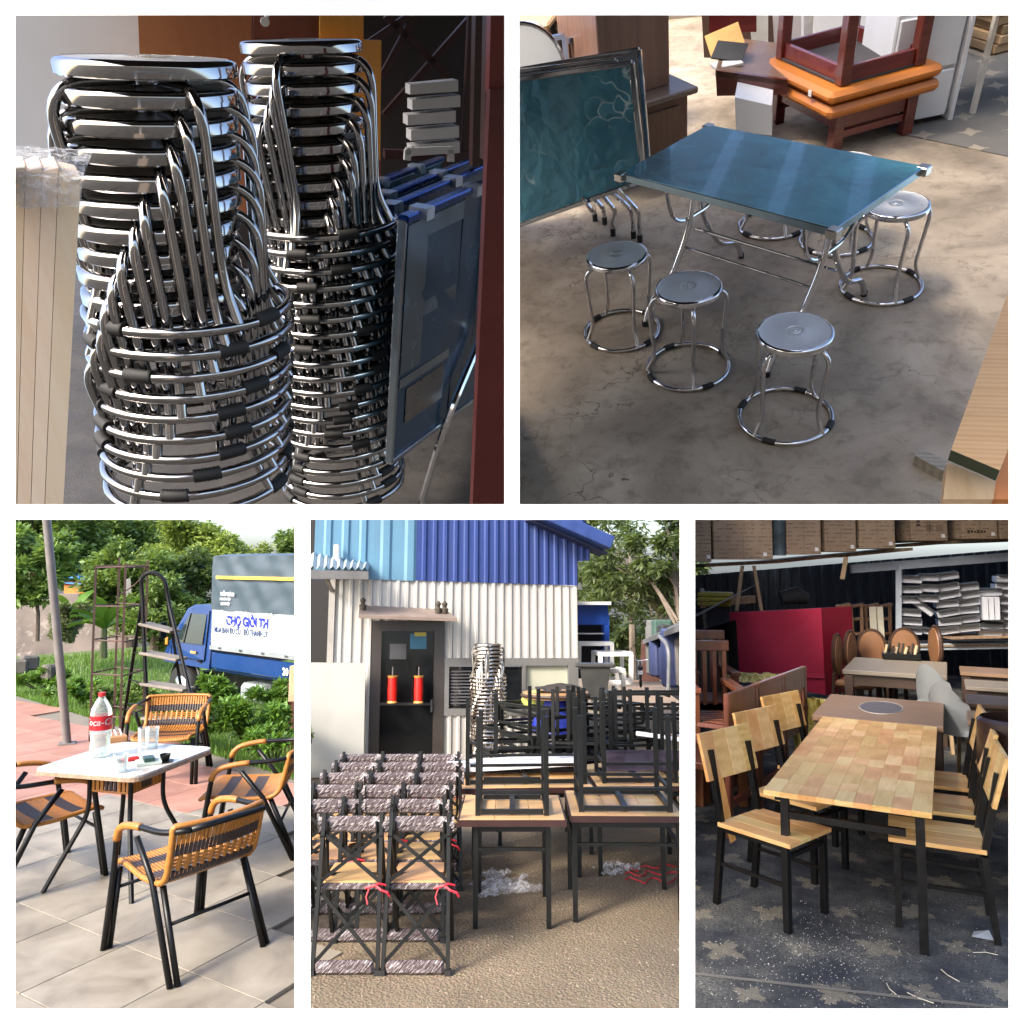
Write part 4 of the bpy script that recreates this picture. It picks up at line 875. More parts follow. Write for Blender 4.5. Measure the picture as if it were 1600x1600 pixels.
    t = thing('red_lighter', 'red lighter lying on the table near the empty glass', 'lighter', on(203, 1189), .3); part(t, 'body', MB().box((0, 0, .012), (.10, .03, .022), bev=.006), plain('red_cap', (.55, .02, .02), .4)); part(t, 'tip', MB().box((-.062, 0, .012), (.022, .03, .02), bev=.004), BL)
    t = thing('cigarette_pack', 'small dark box with white tray on the table', 'box', on(232, 1193), .1); part(t, 'tray', MB().box((0, 0, .01), (.14, .10, .02), bev=.003), plain('pale_green_tray', (.45, .52, .45), .5)); part(t, 'pack', MB().box((.0, -.01, .032), (.06, .085, .022), bev=.003), plain('dark_green_pack', (.015, .05, .045), .4))
    t = thing('black_cup', 'small black cup at the corner of the table', 'cup', on(258, 1190)); part(t, 'bowl', MB().lathe([(.022, .008), (.032, .045), (.03, .045), (.02, .012)], 16), BL, True); part(t, 'saucer', MB().lathe([(.03, 0), (.05, .006)], 16), BL, True)
    t = thing('ashtray', 'small wooden ashtray with cigarette ends behind the bottle', 'ashtray', on(182, 1158), .2); part(t, 'tray', MB().box((0, 0, .02), (.12, .10, .04), bev=.006), wood('tray_wood', (.3, .13, .05), (.45, .22, .09), 1, 'X'))
    for k in range(3): part(t, 'cigarette_end', MB().tube([(-.03 + .03 * k, 0, .04), (-.05 + .035 * k, .02, .075)], .006, 6), plain('white_sticker', (.8, .8, .8), .5))
    # ---- truck
    P0 = ST.d(331, 1047, 11.6); P1 = ST.d(462, 1063, 10.3); dv = P1 - P0; yaw = math.atan2(dv.y, dv.x); gz = -.44
    t = thing('truck', 'blue light truck with tarpaulin-covered cargo bed parked beyond the garden', 'truck', (P0.x, P0.y, gz), yaw)
    bl = plain('blue_truck_paint', (.010, .040, .15), .22, var=.08, scale=2); wh = streaked('white_truck_board', (.40, .45, .46), (.22, .22, .2), .45, .4, 7); tp = plain('grey_tarpaulin', (.045, .07, .09), .5, var=.15, scale=3, bmp=.15)
    zs = P0.z - gz; zt2 = ST.d(332, 868, 11.6).z - gz; zw = ST.d(331, 953, 11.6).z - gz; zb = ST.d(331, 1008, 11.6).z - gz; LX = 2.12
    def tarp(u, v):
        z = zw + (zt2 - zw) * min(1, v * 1.25); y = -.02 + (max(0, v - .8) / .2) * .9; z += .03 * math.sin(math.pi * max(0, (v - .8) / .2)); w = .018 * mnoise.noise(Vector((u * 9, v * 7, 1.3))) + .012 * math.sin(u * 22 + v * 9); return Vector((u * LX, y + w, z))
    tb = part(t, 'tarpaulin', MB().grid(tarp, 50, 24), tp, True); part(tb, 'yellow_stripe', MB().box((LX / 2 + .08, -.052, zw + (zt2 - zw) * .60), (LX - .16, .03, .045)), plain('yellow_stripe_paint', (.65, .48, .06), .5))
    part(tb, 'front_flap', MB().box((-.06, .06, zw + (zt2 - zw) * .42), (.10, .10, (zt2 - zw) * .9), bev=.03), tp)
    part(t, 'cargo_end', MB().box((.02, .85, (zb + zt2) / 2), (.03, 1.66, zt2 - zb - .05)), tp)
    bd = part(t, 'side_board', MB().box((LX / 2, 0, (zb + zw) / 2), (LX, .04, zw - zb)), wh)
    for f in (.12, .22, .30): part(bd, 'rib', MB().box((LX / 2, -.024, zb + (zw - zb) * f), (LX, .012, .012)), plain('rib_grey', (.4, .44, .45), .5))  # ribs in a grey close to the board's own
    part(t, 'board_rail', MB().box((LX / 2, -.02, zb - .03), (LX, .06, .055)), plain('grey_rail', (.22, .25, .26), .5))
    for k in range(4): part(bd, 'latch', MB().box((.3 + .55 * k, -.055, zb - .02), (.07, .02, .03), bev=.004), steel('steel_edge_bright', (.62, .64, .64), .18))
    sk = part(t, 'lower_skirt', MB().box((LX / 2, .01, zs + (zb - zs) * .40), (LX, .05, (zb - zs) * .62), bev=.012), bl); part(t, 'chassis_rail', MB().box((LX / 2, .1, zs + .02), (LX, .06, .07)), bl); part(t, 'bed_floor', MB().box((LX / 2, .84, zb - .05), (LX, 1.6, .06)), BL)
    ms = (zw - zb)
    def word(par, txt, size, x, z, mat, bold=.006, y=-.024, sxx=1.0):
        me = text_mesh(txt, size, bold, .002)
        for vtx in me.vertices: vtx.co = (x + vtx.co.x * sxx, y - vtx.co.z, z + vtx.co.y)
        return part(par, 'lettering', me, mat)
    ib = plain('blue_lettering', (.008, .02, .38), .4); wp = plain('white_print', (.8, .8, .8), .5)
    word(bd, 'CHỢ GIỜI TH', ms * .34, .40, zb + ms * .62, ib, .007, sxx=.98); word(bd, 'MUA BÁN ĐỒ CŨ - ĐỒ THANH LÝ', ms * .215, .08, zb + ms * .38, plain('navy_lettering', (.01, .03, .13), .4), .0012, sxx=.78)
    hw = zt2 - zw
    word(tb, 'THẦN THÀNH', hw * .085, .27, zw + hw * .27, wp, .003, -.05, .8); word(tb, 'MUA BÁN TẬN', hw * .06, .26, zw + hw * .19, wp, .001, -.05, .85); word(tb, '0858 541 777', hw * .06, .29, zw + hw * .105, wp, .002, -.05, .85)
    word(sk, '20', (zb - zs) * .36, 1.83, zs + (zb - zs) * .26, wp, .004, -.03)
    rp = MB()
    for k in range(3):
        x = .05 + .62 * k
        part(bd, 'lashing', MB().tube([(x + .28, -.05, zw + .01), (x, -.04, zb + ms * .55)], .006, 5), plain('pale_rope', (.5, .47, .4), .8)); part(bd, 'lashing', MB().tube([(x + .28, -.05, zw + .01), (x + .60, -.04, zb + ms * .5)], .006, 5), MATS['pale_rope'])
    # cab: side profile, x negative is towards the front
    hc = ST.d(300, 946, 11.9).z - gz
    cabp = [(-.12, zs), (-.12, hc - .03), (-.22, hc), (-.72, hc), (-.92, hc - .07), (-1.34, hc - .62), (-1.46, hc - .78), (-1.50, zs + .02)]
    Mx = Matrix(((1, 0, 0, 0), (0, 0, 1, 0), (0, 1, 0, 0), (0, 0, 0, 1)))
    cb = MB(); n_ = len(cabp); front = [Vector((x, .02, z)) for x, z in cabp]; tin = lambda x, z: .02 + max(0, (z - (hc - .5)) / .5) * .09
    L0 = [Vector((x, tin(x, z), z)) for x, z in cabp]; L1 = [Vector((x, 1.62 - tin(x, z), z)) for x, z in cabp]
    cb.add(L0 + L1, [tuple(range(n_)), tuple(range(2 * n_ - 1, n_ - 1, -1))] + [(i, n_ + i, n_ + (i + 1) % n_, (i + 1) % n_) for i in range(n_)]); part(t, 'cab', cb, bl)
    gm2 = plain('dark_car_glass', (.02, .03, .03), .06); wy = lambda z: tin(0, z) - .008
    win = [(-.32, hc - .14), (-.80, hc - .14), (-1.16, hc - .60), (-.32, hc - .60)]
    part(t, 'side_window', MB().add([Vector((x, wy(z), z)) for x, z in win], [(0, 1, 2, 3)]), gm2); 
    dr = part(t, 'door', MB().add([Vector((x, wy(z) + .004, z)) for x, z in [(-.25, hc - .08), (-.25, zs + .12), (-1.25, zs + .12), (-1.25, hc - .66), (-.82, hc - .08)]], [(0, 1, 2, 3, 4)]), bl)
    for (a_, b_) in (((-.25, hc - .08), (-.25, zs + .12)), ((-1.25, zs + .12), (-1.25, hc - .66)), ((-.25, zs + .12), (-1.25, zs + .12))): part(dr, 'door_seam', MB().bar(Vector((a_[0], wy(a_[1]) - .002, a_[1])), Vector((b_[0], wy(b_[1]) - .002, b_[1])), .012, .006), BL)
    part(t, 'side_lamp', MB().box((-1.38, .0, zs + .35), (.07, .03, .12), bev=.01), plain('amber_lamp', (.6, .22, .03), .3)); part(t, 'window_bar', MB().bar(Vector((-.78, wy(hc - .14) - .004, hc - .14)), Vector((-.86, wy(hc - .6) - .004, hc - .6)), .02, .01), BL)
    part(dr, 'handle', MB().box((-.36, -.0, hc - .85), (.10, .03, .04), bev=.006), BL); part(dr, 'badge', MB().box((-.55, .0, hc - .73), (.16, .012, .035)), plain('orange_badge', (.6, .3, .1), .4))
    part(t, 'windscreen', MB().quad((-.94, .14, hc - .09), (-.94, 1.5, hc - .09), (-1.33, 1.55, hc - .62), (-1.33, .07, hc - .62)), gm2)
    part(t, 'mirror', MB().box((-1.28, -.12, hc - .42), (.05, .12, .26), bev=.015), BL)
    for wx in (-1.0, 1.78):
        w_ = part(t, 'wheel', MB().lathe([(.20, -.1), (.36, -.095), (.375, -.04), (.375, .06), (.35, .1)], 26, (wx, .14, .375), M=rot('X', 90)), RUBBER(), True); part(w_, 'rim', MB().lathe([(.21, .0), (.19, .02), (.06, .04), (.05, .07)], 18, (wx, .045, .375), M=rot('X', 90)), steel('steel_edge_bright', (.62, .64, .64), .18), True)
        part(t, 'mudguard', MB().tube([(wx + .46 * math.cos(a), .14, .40 + .46 * math.sin(a)) for a in np.linspace(.2, 2.9, 12)], .03, 6), BL)
    part(t, 'underbody', MB().box((.4, .8, .52), (3.0, .8, .16)), BL); part(t, 'fuel_tank', MB().box((1.0, .2, .50), (.6, .35, .26), bev=.05), plain('grey_rail', (.22, .25, .26), .5))
    # ---- garden wall, shed with blue roof
    W0, W1 = ST.d(-30, 1004, 19), ST.d(216, 996, 19); 
    zt3 = ST.d(100, 925, 19).z
    solo('garden_wall', MB().add([Vector((W0.x, W0.y, -.5)), Vector((W1.x, W1.y, -.5)), Vector((W1.x, W1.y, zt3)), Vector((W0.x, W0.y, zt3 - .1)), Vector((W0.x, W0.y + .2, -.5)), Vector((W1.x, W1.y + .2, -.5)), Vector((W1.x, W1.y + .2, zt3)), Vector((W0.x, W0.y + .2, zt3 - .1))], [(0, 1, 2, 3), (3, 2, 6, 7), (1, 5, 6, 2), (4, 0, 3, 7)]), plain('stained_render', (.18, .15, .13), .9, var=.5, scale=1.2, wear=(.3, .27, .23), wearamt=.55, wscale=3, bmp=.3), 'long stained grey garden wall behind the lawn', 'wall')
    po = ST.g(206, 1000, -.1); po = ST.d(206, 1000, 17.5); pt_ = ST.d(199, 905, 17.5); solo('concrete_post', MB().bar((0, 0, 0), pt_ - po, .13, .13), plain('concrete_grey', (.35, .32, .28), .9), 'pale concrete post standing against the garden wall', 'post', po)
    t = thing('shed', 'low shed with blue sheet roof and red orange front beyond the garden wall', 'shed', (0, 0, 0)); Dd = 23
    def q4(name, pix, mat, D=Dd, th=.1):
        P = [ST.d(*q, D) for q in pix]; part(t, name, MB().add(P + [p + Vector((0, th, 0)) for p in P], [(0, 3, 2, 1), (4, 5, 6, 7), (0, 1, 5, 4), (1, 2, 6, 5), (2, 3, 7, 6), (3, 0, 4, 7)]), mat)
    P = [ST.d(80, 903, Dd), ST.d(230, 917, Dd), ST.d(224, 899, Dd + 3), ST.d(84, 886, Dd + 3)]
    rfm = MB()
    for k in range(16):
        a, b = k / 16, (k + .55) / 16; c_ = (k + 1) / 16
        rfm.add([P[0].lerp(P[1], a), P[0].lerp(P[1], b) + Vector((0, 0, .06)), P[0].lerp(P[1], c_), P[3].lerp(P[2], c_), P[3].lerp(P[2], b) + Vector((0, 0, .06)), P[3].lerp(P[2], a)], [(0, 1, 4, 5), (1, 2, 3, 4)])
    part(t, 'roof', rfm, plain('blue_roof_sheet', (.08, .26, .52), .4))
    q4('fascia', [(92, 908), (230, 920), (230, 922), (92, 911)], plain('blue_roof_sheet', (.08, .26, .52), .4), Dd + .1); q4('red_wall', [(100, 907), (190, 916), (190, 922), (100, 914)], plain('dark_red_wall', (.3, .05, .04), .7), Dd + .2); q4('orange_wall', [(100, 914), (160, 919), (160, 930), (100, 930)], plain('orange_wall', (.6, .22, .04), .7), Dd + .2); q4('white_wall', [(155, 918), (198, 921), (198, 932), (155, 932)], plain('white_wall', (.7, .7, .66), .7), Dd + .15); q4('blue_end', [(196, 905), (222, 908), (222, 922), (196, 920)], plain('blue_end_sheet', (.04, .12, .4), .5), Dd - .1)
    # ---- trees
    g1 = leafmat('leaf_mid', (.06, .105, .022), (.19, .30, .07)); g2 = leafmat('leaf_dark', (.034, .064, .022), (.115, .175, .06)); g3 = leafmat('leaf_yellow', (.13, .19, .03), (.36, .45, .10)); g4 = leafmat('leaf_bright', (.05, .12, .014), (.16, .33, .04))
    def far(label, px, py_c, D, rx, rz, mat, seed, n=9000, size=.34, gz=-.3, q=1.9):
        c = ST.d(px, py_c, D); b = Vector((c.x, c.y, gz)); tree(label, b, c.z - gz, (0, 0, c.z - gz), (rx, rx * .8, rz), int(n * q), size * .62, mat, seed, m=44, trunk_r=.16, group='trees behind the garden')
    far('dense dark tree high behind the shed roof', 112, 842, 30, 2.3, 1.6, g2, 1, 9000); far('mid-green tree crown between the shed and the truck', 168, 862, 28, 1.9, 1.6, g1, 2, 9000)
    far('grey-green tree above the ladder', 222, 858, 33, 2.4, 1.7, g2, 3, 8000); far('yellow-green feathery tree behind the truck cab', 288, 872, 26, 1.8, 1.35, g3, 4, 9000, .3); far('yellow-green tree topping the truck tarpaulin', 340, 872, 30, 2.2, 1.0, g3, 5, 5000, .3)
    far('shaded dark tree low behind the truck cab', 282, 915, 20, 1.15, .9, g2, 6, 7000, .24); far('low bright tree beside the wire rack top', 205, 905, 19, 1.1, .9, g1, 7, 6000, .24); far('small green treetop peeping over the truck at the frame edge', 470, 850, 34, 1.2, .8, g1, 8, 3000)
    far('tall dark treetop in the gap left of the sky', 150, 815, 38, 2.0, 1.6, g2, 9, 6000, .4); far('leafy tree low behind the wall end', 245, 960, 17, .9, .8, g1, 12, 5000, .2)
    far('dense green tree behind the leaning post', 60, 838, 25, 2.2, 1.7, g1, 13, 9000); 
    c = ST.d(52, 880, 13.5); b = ST.d(58, 1002, 13.5); tree('slender young tree with pale green leaves in front of the garden wall', b, c.z - b.z, (c.x - b.x, 0, c.z - b.z), (.62, .6, .75), 7000, .13, leafmat('leaf_pale', (.07, .15, .03), (.25, .38, .09)), 21, m=24, trunk_r=.04)
    # banana-like plants
    def bigleaf(label, px, py, D, n, Ls, seed):
        b = ST.d(px, py, D); t = thing('banana_plant', label, 'plant', b, 0, 'broad-leaved plants by the wall'); r = random.Random(seed)
        for k in range(n):
            a = r.uniform(0, 6.28); up = r.uniform(.4, 1.0); pts = []
            def f(u, v, a=a, up=up):
                s = v * Ls; rr_ = s * .8; z = Ls * (up * v * 1.3 - .55 * v * v); w = .16 * Ls * math.sin(math.pi * min(1, v * .9 + .08)) * (u - .5) * 2
                return Vector((math.cos(a) * rr_ - math.sin(a) * w, math.sin(a) * rr_ + math.cos(a) * w, z + abs(u - .5) * .1))
            part(t, 'leaf', MB().grid(f, 4, 8), g4, True)
        part(t, 'stem', MB().tube([(0, 0, -.5), (0, 0, .15)], [.07, .04], 7), plain('green_stem', (.08, .10, .03), .7), True)
    bigleaf('broad-leaved plant before the garden wall near the post', 112, 962, 15, 7, .7, 1); bigleaf('bright broad-leaved plant behind the wire rack', 163, 985, 14, 8, .8, 2)
    shrub('tangled pale shrub against the garden wall', ST.d(112, 1005, 14.5), (.55, .4, .45), 3500, .10, leafmat('leaf_grey', (.09, .11, .05), (.24, .26, .14)), 31, group='garden shrubs')
    shrub('bright leafy bush in front of the truck rear', ST.d(392, 1172, 7.6), (.42, .38, .30), 5200, .075, g4, 32, group='garden shrubs'); shrub('bushy weeds in front of the truck cab', ST.d(322, 1108, 9.6), (.6, .4, .22), 3800, .08, g4, 33, group='garden shrubs'); shrub('upright weeds behind the bright bush', ST.d(425, 1112, 9.0), (.4, .35, .22), 3000, .08, g4, 38, group='garden shrubs')
    for k, (px, py, D, rx) in enumerate([(60, 1076, 11.4, .8), (130, 1100, 10.6, .7), (185, 1110, 10.2, .6), (245, 1118, 9.7, .6), (428, 1192, 7.3, .34), (300, 1145, 8.4, .5)]): shrub(['low hedge plants along the patio edge by the frame edge', 'low hedge plants along the patio edge beside the post', 'dark low hedge plants behind the wire rack', 'low hedge plants between rack and ladder', 'low green plants at the frame edge under the bright bush', 'low green plants beside the ladder foot'][k], ST.d(px, py, D), (rx, .3, .2), 2600, .075, g1 if k in (2, 3) else g4, 40 + k, group='low plants along the patio edge')
    for k, (px, py, D) in enumerate([(30, 1052, 11.6), (45, 1046, 11.7), (80, 1060, 11.5)]): solo('stone_block', MB().box((0, 0, .1), (.24, .2, .22), rz=.4 * k, bev=.03), plain('mossy_stone', (.11, .10, .085), .9, var=.4, bmp=.4), ['mossy stone block at the frame edge on the lawn', 'mossy stone block second from the frame edge on the lawn', 'mossy stone block nearest the post on the lawn'][k], 'stone', ST.d(px, py, D), group='stones on the lawn')
    pts = []; r = np.random.default_rng(5)
    while len(pts) < 26000:
        q = e0 + ev * (r.uniform(-.35, 1.25) * (e1 - e0).length) + en * (r.random() ** 1.7 * 15 + .05); q.z = tz(q)
        if -40 < ST.proj(q)[0] < 473: pts.append(q)
    blades('grass', pts, .10, .014, 6, leafmat('grass_blade', (.05, .13, .015), (.17, .32, .05)), 'green grass of the lawn beyond the patio')
build_c()
# ================================================================ yard before the blue and white workshop
SD = Stage(0, 180 / FPX, 1.60, (773, 1194)); use(SD)
def corr(Pa, Pb, b0, b1, t0, t1, pitch=.16, depth=.03, n=None):
    """trapezoid-ribbed sheet along Pa-Pb; bottom b0..b1, top t0..t1 in metres"""
    d = Pb - Pa; L = d.length; d = d.normalized(); nn = Vector((d.y, -d.x, 0)); k = n or max(2, int(L / pitch)); mb = MB(); pr = []
    for i in range(k):
        s = i / k
        for f, o in ((0, 0), (.5, 0), (.62, 1), (.88, 1)): pr.append((s + f / k, o))
    pr.append((1, 0)); vs = []
    for s, o in pr:
        q = Pa + d * (s * L) + nn * (o * depth); vs += [Vector((q.x, q.y, b0 + (b1 - b0) * s)), Vector((q.x, q.y, t0 + (t1 - t0) * s))]
    return mb.add(vs, [(2 * i, 2 * i + 2, 2 * i + 3, 2 * i + 1) for i in range(len(pr) - 1)])
def build_d():
    BL = plain('black_steel_box', (.006, .0065, .006), .4, var=.3, scale=8, spec=.35)
    gr, nt, p, n, l = mk('gravel_ground'); v = coords(n, l)
    f = noise(n, l, v, 1.2, 6, .6); f2 = noise(n, l, v, 55, 8, .8); vo = n.new('ShaderNodeTexVoronoi'); vo.inputs['Scale'].default_value = 70; l.new(v, vo.inputs['Vector'])
    c = ramp(n, l, f, [(.3, (.17, .13, .085)), (.7, (.29, .225, .15))]); c = mixc(n, l, ramp(n, l, f2, [(.35, (.8, .8, .8)), (.5, (0, 0, 0))]), c, (.10, .08, .055)); c = mixc(n, l, ramp(n, l, f2, [(.6, (0, 0, 0)), (.7, (.8, .8, .8))]), c, (.55, .5, .42))
    c = mixc(n, l, .06, c, vo.outputs['Color'], 'OVERLAY'); l.new(c, p.inputs['Base Color']); p.inputs['Roughness'].default_value = .95; bump(n, l, p, mth(n, l, 'ADD', f2, vo.outputs[0]), .7, .012)
    lotground('yard', [(474, 1600), (1073, 1600), (1073, 1040), (474, 1040)], gr)
    r = np.random.default_rng(3); pts = []
    mb = MB()
    for k in range(3000):
        px, py = r.uniform(480, 1066), 1590 - 330 * r.random() ** .8; q = ST.g(px, py); s = .0015 + .007 * r.random() ** 2.5; a = r.uniform(0, 3.1)
        mb.add([q + Vector((s * math.cos(a), s * math.sin(a), 0)), q + Vector((-s * math.sin(a), s * math.cos(a), 0)) * .8, q - Vector((s * math.cos(a), s * math.sin(a), 0)) * .9, q + Vector((s * math.sin(a), -s * math.cos(a), 0)) * .8, q + Vector((0, 0, s * .7))], [(0, 1, 4), (1, 2, 4), (2, 3, 4), (3, 0, 4)])
    solo('gravel', mb, plain('pale_gravel', (.27, .225, .165), .9, var=.6, scale=25), 'loose pale gravel scattered over the yard', kind='stuff')
    # ---- workshop building
    FL, FR = ST.g(505, 1208), ST.g(906, 1190); d = (FR - FL); Lf = d.length; dn = d.normalized(); nn = Vector((dn.y, -dn.x, 0))
    def fx(px):                                   # ground point of the facade under image column px
        l = Vector(ST.ray(px, 1150)); o = Vector((0, 0, ST.H)); t = (FL - o).dot(nn) / l.dot(nn); q = o + l * t; return Vector((q.x, q.y, 0))
    def fz(px, py): return hgt(fx(px), py)
    t = thing('workshop', 'workshop building with white and blue ribbed metal walls and a dark glass door', 'building', (0, 0, 0))
    wh = streaked('white_ribbed_sheet', (.46, .455, .43), (.20, .165, .12), .55); lb = streaked('light_blue_sheet', (.105, .235, .34), (.06, .12, .18), .7, .5, 4); bl = streaked('blue_sheet', (.026, .052, .20), (.05, .07, .13), .6)
    def sheet(px0, px1, yb0, yb1, yt0, yt1, mat, pitch=.10, off=0.0):
        a, b = fx(px0), fx(px1); part(t, 'wall_sheet', corr(a + nn * off, b + nn * off, hgt(a, yb0), hgt(b, yb1), hgt(a, yt0), hgt(b, yt1), pitch, .018), mat)
    sheet(514, 577, 1215, 1212, 893, 901, wh); sheet(577, 692, 970, 970, 899, 905, wh); sheet(692, 905, 1029, 1029, 903, 916, wh); sheet(692, 905, 1215, 1200, 1118, 1114, wh)
    sheet(480, 566, 905, 905, 780, 780, lb, .2, .02); sheet(566, 645, 905, 908, 780, 780, lb, .2, .02); sheet(645, 905, 907, 915, 770, 780, bl, .12, .022); sheet(905, 925, 877, 876, 780, 835, bl, .12, .022)
    # eave gutter running down to the corner
    a, b = fx(820), fx(945); A0 = Vector((a.x, a.y, hgt(a, 800))) + nn * .25; A1 = Vector((b.x, b.y, hgt(b, 853))) + nn * .25
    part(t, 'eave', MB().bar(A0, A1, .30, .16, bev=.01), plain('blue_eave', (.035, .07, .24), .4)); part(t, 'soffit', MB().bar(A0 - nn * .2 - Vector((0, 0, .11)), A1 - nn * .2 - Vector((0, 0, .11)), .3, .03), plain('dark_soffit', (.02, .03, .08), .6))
    bk = fx(905); part(t, 'side_wall', MB().add([Vector((bk.x, bk.y, -.2)), Vector((bk.x + .15, bk.y + 4, -.2)), Vector((bk.x + .15, bk.y + 4, hgt(bk, 880))), Vector((bk.x, bk.y, hgt(bk, 880)))], [(0, 1, 2, 3)]), wh)
    # door
    fr = plain('dark_brown_aluminium', (.045, .038, .034), .35, var=.1); gl = plain('dark_door_glass', (.008, .009, .010), .08, var=.4, scale=3, spec=.22)
    def rect(name, px0, px1, py0, py1, mat, off, par=None, th=.03):
        a, b = fx(px0) + nn * off, fx(px1) + nn * off; za0, za1, zb0, zb1 = fz(px0, py1), fz(px0, py0), fz(px1, py1), fz(px1, py0); k = nn * -th
        V = [Vector((a.x, a.y, za0)), Vector((b.x, b.y, zb0)), Vector((b.x, b.y, zb1)), Vector((a.x, a.y, za1))]; return part(par or t, name, MB().add(V + [v + k for v in V], [(0, 1, 2, 3), (7, 6, 5, 4), (0, 4, 5, 1), (1, 5, 6, 2), (2, 6, 7, 3), (3, 7, 4, 0)]), mat)
    dr = rect('door', 592, 676, 986, 1212, gl, -.01)
    for (a, b, c, e) in ((577, 592, 970, 1215), (676, 692, 970, 1215), (592, 676, 970, 986)): rect('door_frame', a, b, c, e, fr, .03, dr, .06)
    rect('door_handle', 671, 674, 1092, 1112, steel('steel_edge_bright', (.62, .64, .64), .18), .05, dr); rect('door_rail', 592, 676, 1098, 1102, fr, .01, dr); rect('poster', 638, 664, 990, 1014, plain('blue_poster', (.03, .12, .2), .4), .004, dr); rect('poster_strip', 645, 663, 988, 994, plain('yellow_poster', (.4, .33, .05), .5), .006, dr)
    rect('poster', 606, 632, 1006, 1030, plain('dim_notice', (.07, .07, .075), .4), .004, dr)
    for px in (610, 651):
        g = fx(px) + nn * .10; z0, z1 = hgt(g, 1098), hgt(g, 1056); tt = thing('door_ornament', f'red hanging tube ornament with gold ends on the glass door, {"nearer the white board" if px == 610 else "nearer the window"}', 'ornament', (g.x, g.y, z0), 0, 'red ornaments on the glass door')
        part(tt, 'tube', MB().lathe([(.048, .01), (.052, (z1 - z0) * .5), (.048, z1 - z0 - .01)], 16), plain('red_ornament', (.75, .012, .006), .5), True); part(tt, 'end_cap', MB().lathe([(.06, 0), (.05, .02)], 16), plain('gold_cap', (.6, .3, .06), .4)); part(tt, 'end_cap', MB().lathe([(.05, z1 - z0 - .02), (.06, z1 - z0)], 16), MATS['gold_cap'])
        part(tt, 'cord', MB().tube([(0, 0, z1 - z0), (0, 0, z1 - z0 + .10)], .008, 6), plain('grey_cord', (.12, .11, .11), .5))
    # window
    wf = plain('grey_aluminium', (.17, .17, .165), .35, var=.08)
    wn_ = rect('window', 700, 818, 1042, 1108, plain('dark_window_glass', (.012, .014, .017), .06, var=.5, scale=4), -.01)
    for k in range(11): rect('blind_slat', 703, 738, 1048 + 5 * k, 1050 + 5 * k, plain('slat_grey', (.10, .10, .11), .5), .003, wn_, .004)
    rect('blind', 820, 888, 1040, 1106, plain('cream_blind', (.50, .51, .40), .6, var=.06, scale=2), -.02, wn_)
    for (a, b, c, e) in ((690, 905, 1028, 1040), (690, 700, 1040, 1118), (816, 821, 1040, 1112), (888, 903, 1040, 1112), (700, 888, 1107, 1118)): rect('window_frame', a, b, c, e, wf, .025, wn_, .05)
    # canopy over the door, with old lamp bases
    cp = plain('weathered_sheet', (.22, .17, .14), .7, var=.3); a, b = fx(551) + nn * .45, fx(702) + nn * .45
    c0, c1 = fx(556), fx(692); V = [Vector((a.x, a.y, hgt(a, 961))), Vector((b.x, b.y, hgt(b, 966))), Vector((c1.x, c1.y, fz(692, 952))), Vector((c0.x, c0.y, fz(556, 945)))]
    cn = part(t, 'canopy', MB().add(V + [v - Vector((0, 0, .035)) for v in V], [(0, 1, 2, 3), (0, 4, 5, 1), (7, 6, 5, 4), (1, 5, 6, 2), (3, 7, 4, 0)]), cp)
    for px, f in ((555, .04), (682, .86), (694, .93)):
        q = V[0].lerp(V[1], f).lerp(V[3].lerp(V[2], f), .5); part(cn, 'ornament', MB().lathe([(.035, 0), (.045, .05), (.02, .07), (.035, .11), (.01, .14)], 10, q), plain('dark_bronze', (.06, .05, .035), .6), True)
    # awning and dark bay at the side
    a, b = fx(474) + nn * .7, fx(563) + nn * .5; V = [Vector((a.x, a.y, hgt(a, 890))), Vector((b.x, b.y, hgt(b, 892))), Vector((*(fx(570) + nn * .03)[:2], fz(570, 884))), Vector((*(fx(474) + nn * .03)[:2], fz(474, 868)))]
    aw = MB()
    for k in range(9):
        f0, f1, f2 = k / 9, (k + .5) / 9, (k + 1) / 9; up = Vector((0, 0, .045)); aw.add([V[0].lerp(V[1], f0), V[0].lerp(V[1], f1) + up, V[0].lerp(V[1], f2), V[3].lerp(V[2], f2), V[3].lerp(V[2], f1) + up, V[3].lerp(V[2], f0)], [(0, 1, 4, 5), (1, 2, 3, 4)])
    part(t, 'awning', aw, plain('pale_blue_awning', (.33, .40, .44), .5)); part(t, 'awning_rail', MB().bar(V[0] - Vector((0, 0, .05)), V[1] - Vector((0, 0, .05)), .05, .09), plain('grey_steel_rail', (.27, .26, .24), .5))
    q = fx(512); part(t, 'corner_post', MB().bar((q.x, q.y, 0), (q.x, q.y, fz(512, 893)), .07, .06), plain('grey_steel_rail', (.27, .26, .24), .5)); part(t, 'awning_strut', MB().bar(Vector((q.x, q.y, fz(512, 925))), Vector((*(fx(495) + nn * .4)[:2], hgt(fx(495) + nn * .4, 893))), .035), MATS['grey_steel_rail'])
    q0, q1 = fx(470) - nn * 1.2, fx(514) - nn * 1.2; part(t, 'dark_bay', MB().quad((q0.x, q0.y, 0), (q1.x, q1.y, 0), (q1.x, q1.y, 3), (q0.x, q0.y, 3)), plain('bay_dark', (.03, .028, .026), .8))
    q = fx(498) - nn * .5; solo('brown_sofa', MB().box((0, 0, .55), (.7, .4, .95), bev=.08), plain('brown_leather', (.09, .025, .02), .4), 'brown padded furniture in the dark bay beside the workshop', 'sofa', q); solo('carton', MB().box((0, 0, .2), (.6, .35, .4), bev=.01), plain('kraft_card', (.44, .31, .19), .85), 'brown carton in front of the dark bay', 'carton', fx(496) - nn * .15 + Vector((0, 0, fz(496, 1040) - .4 if fz(496, 1040) > .4 else 0)))
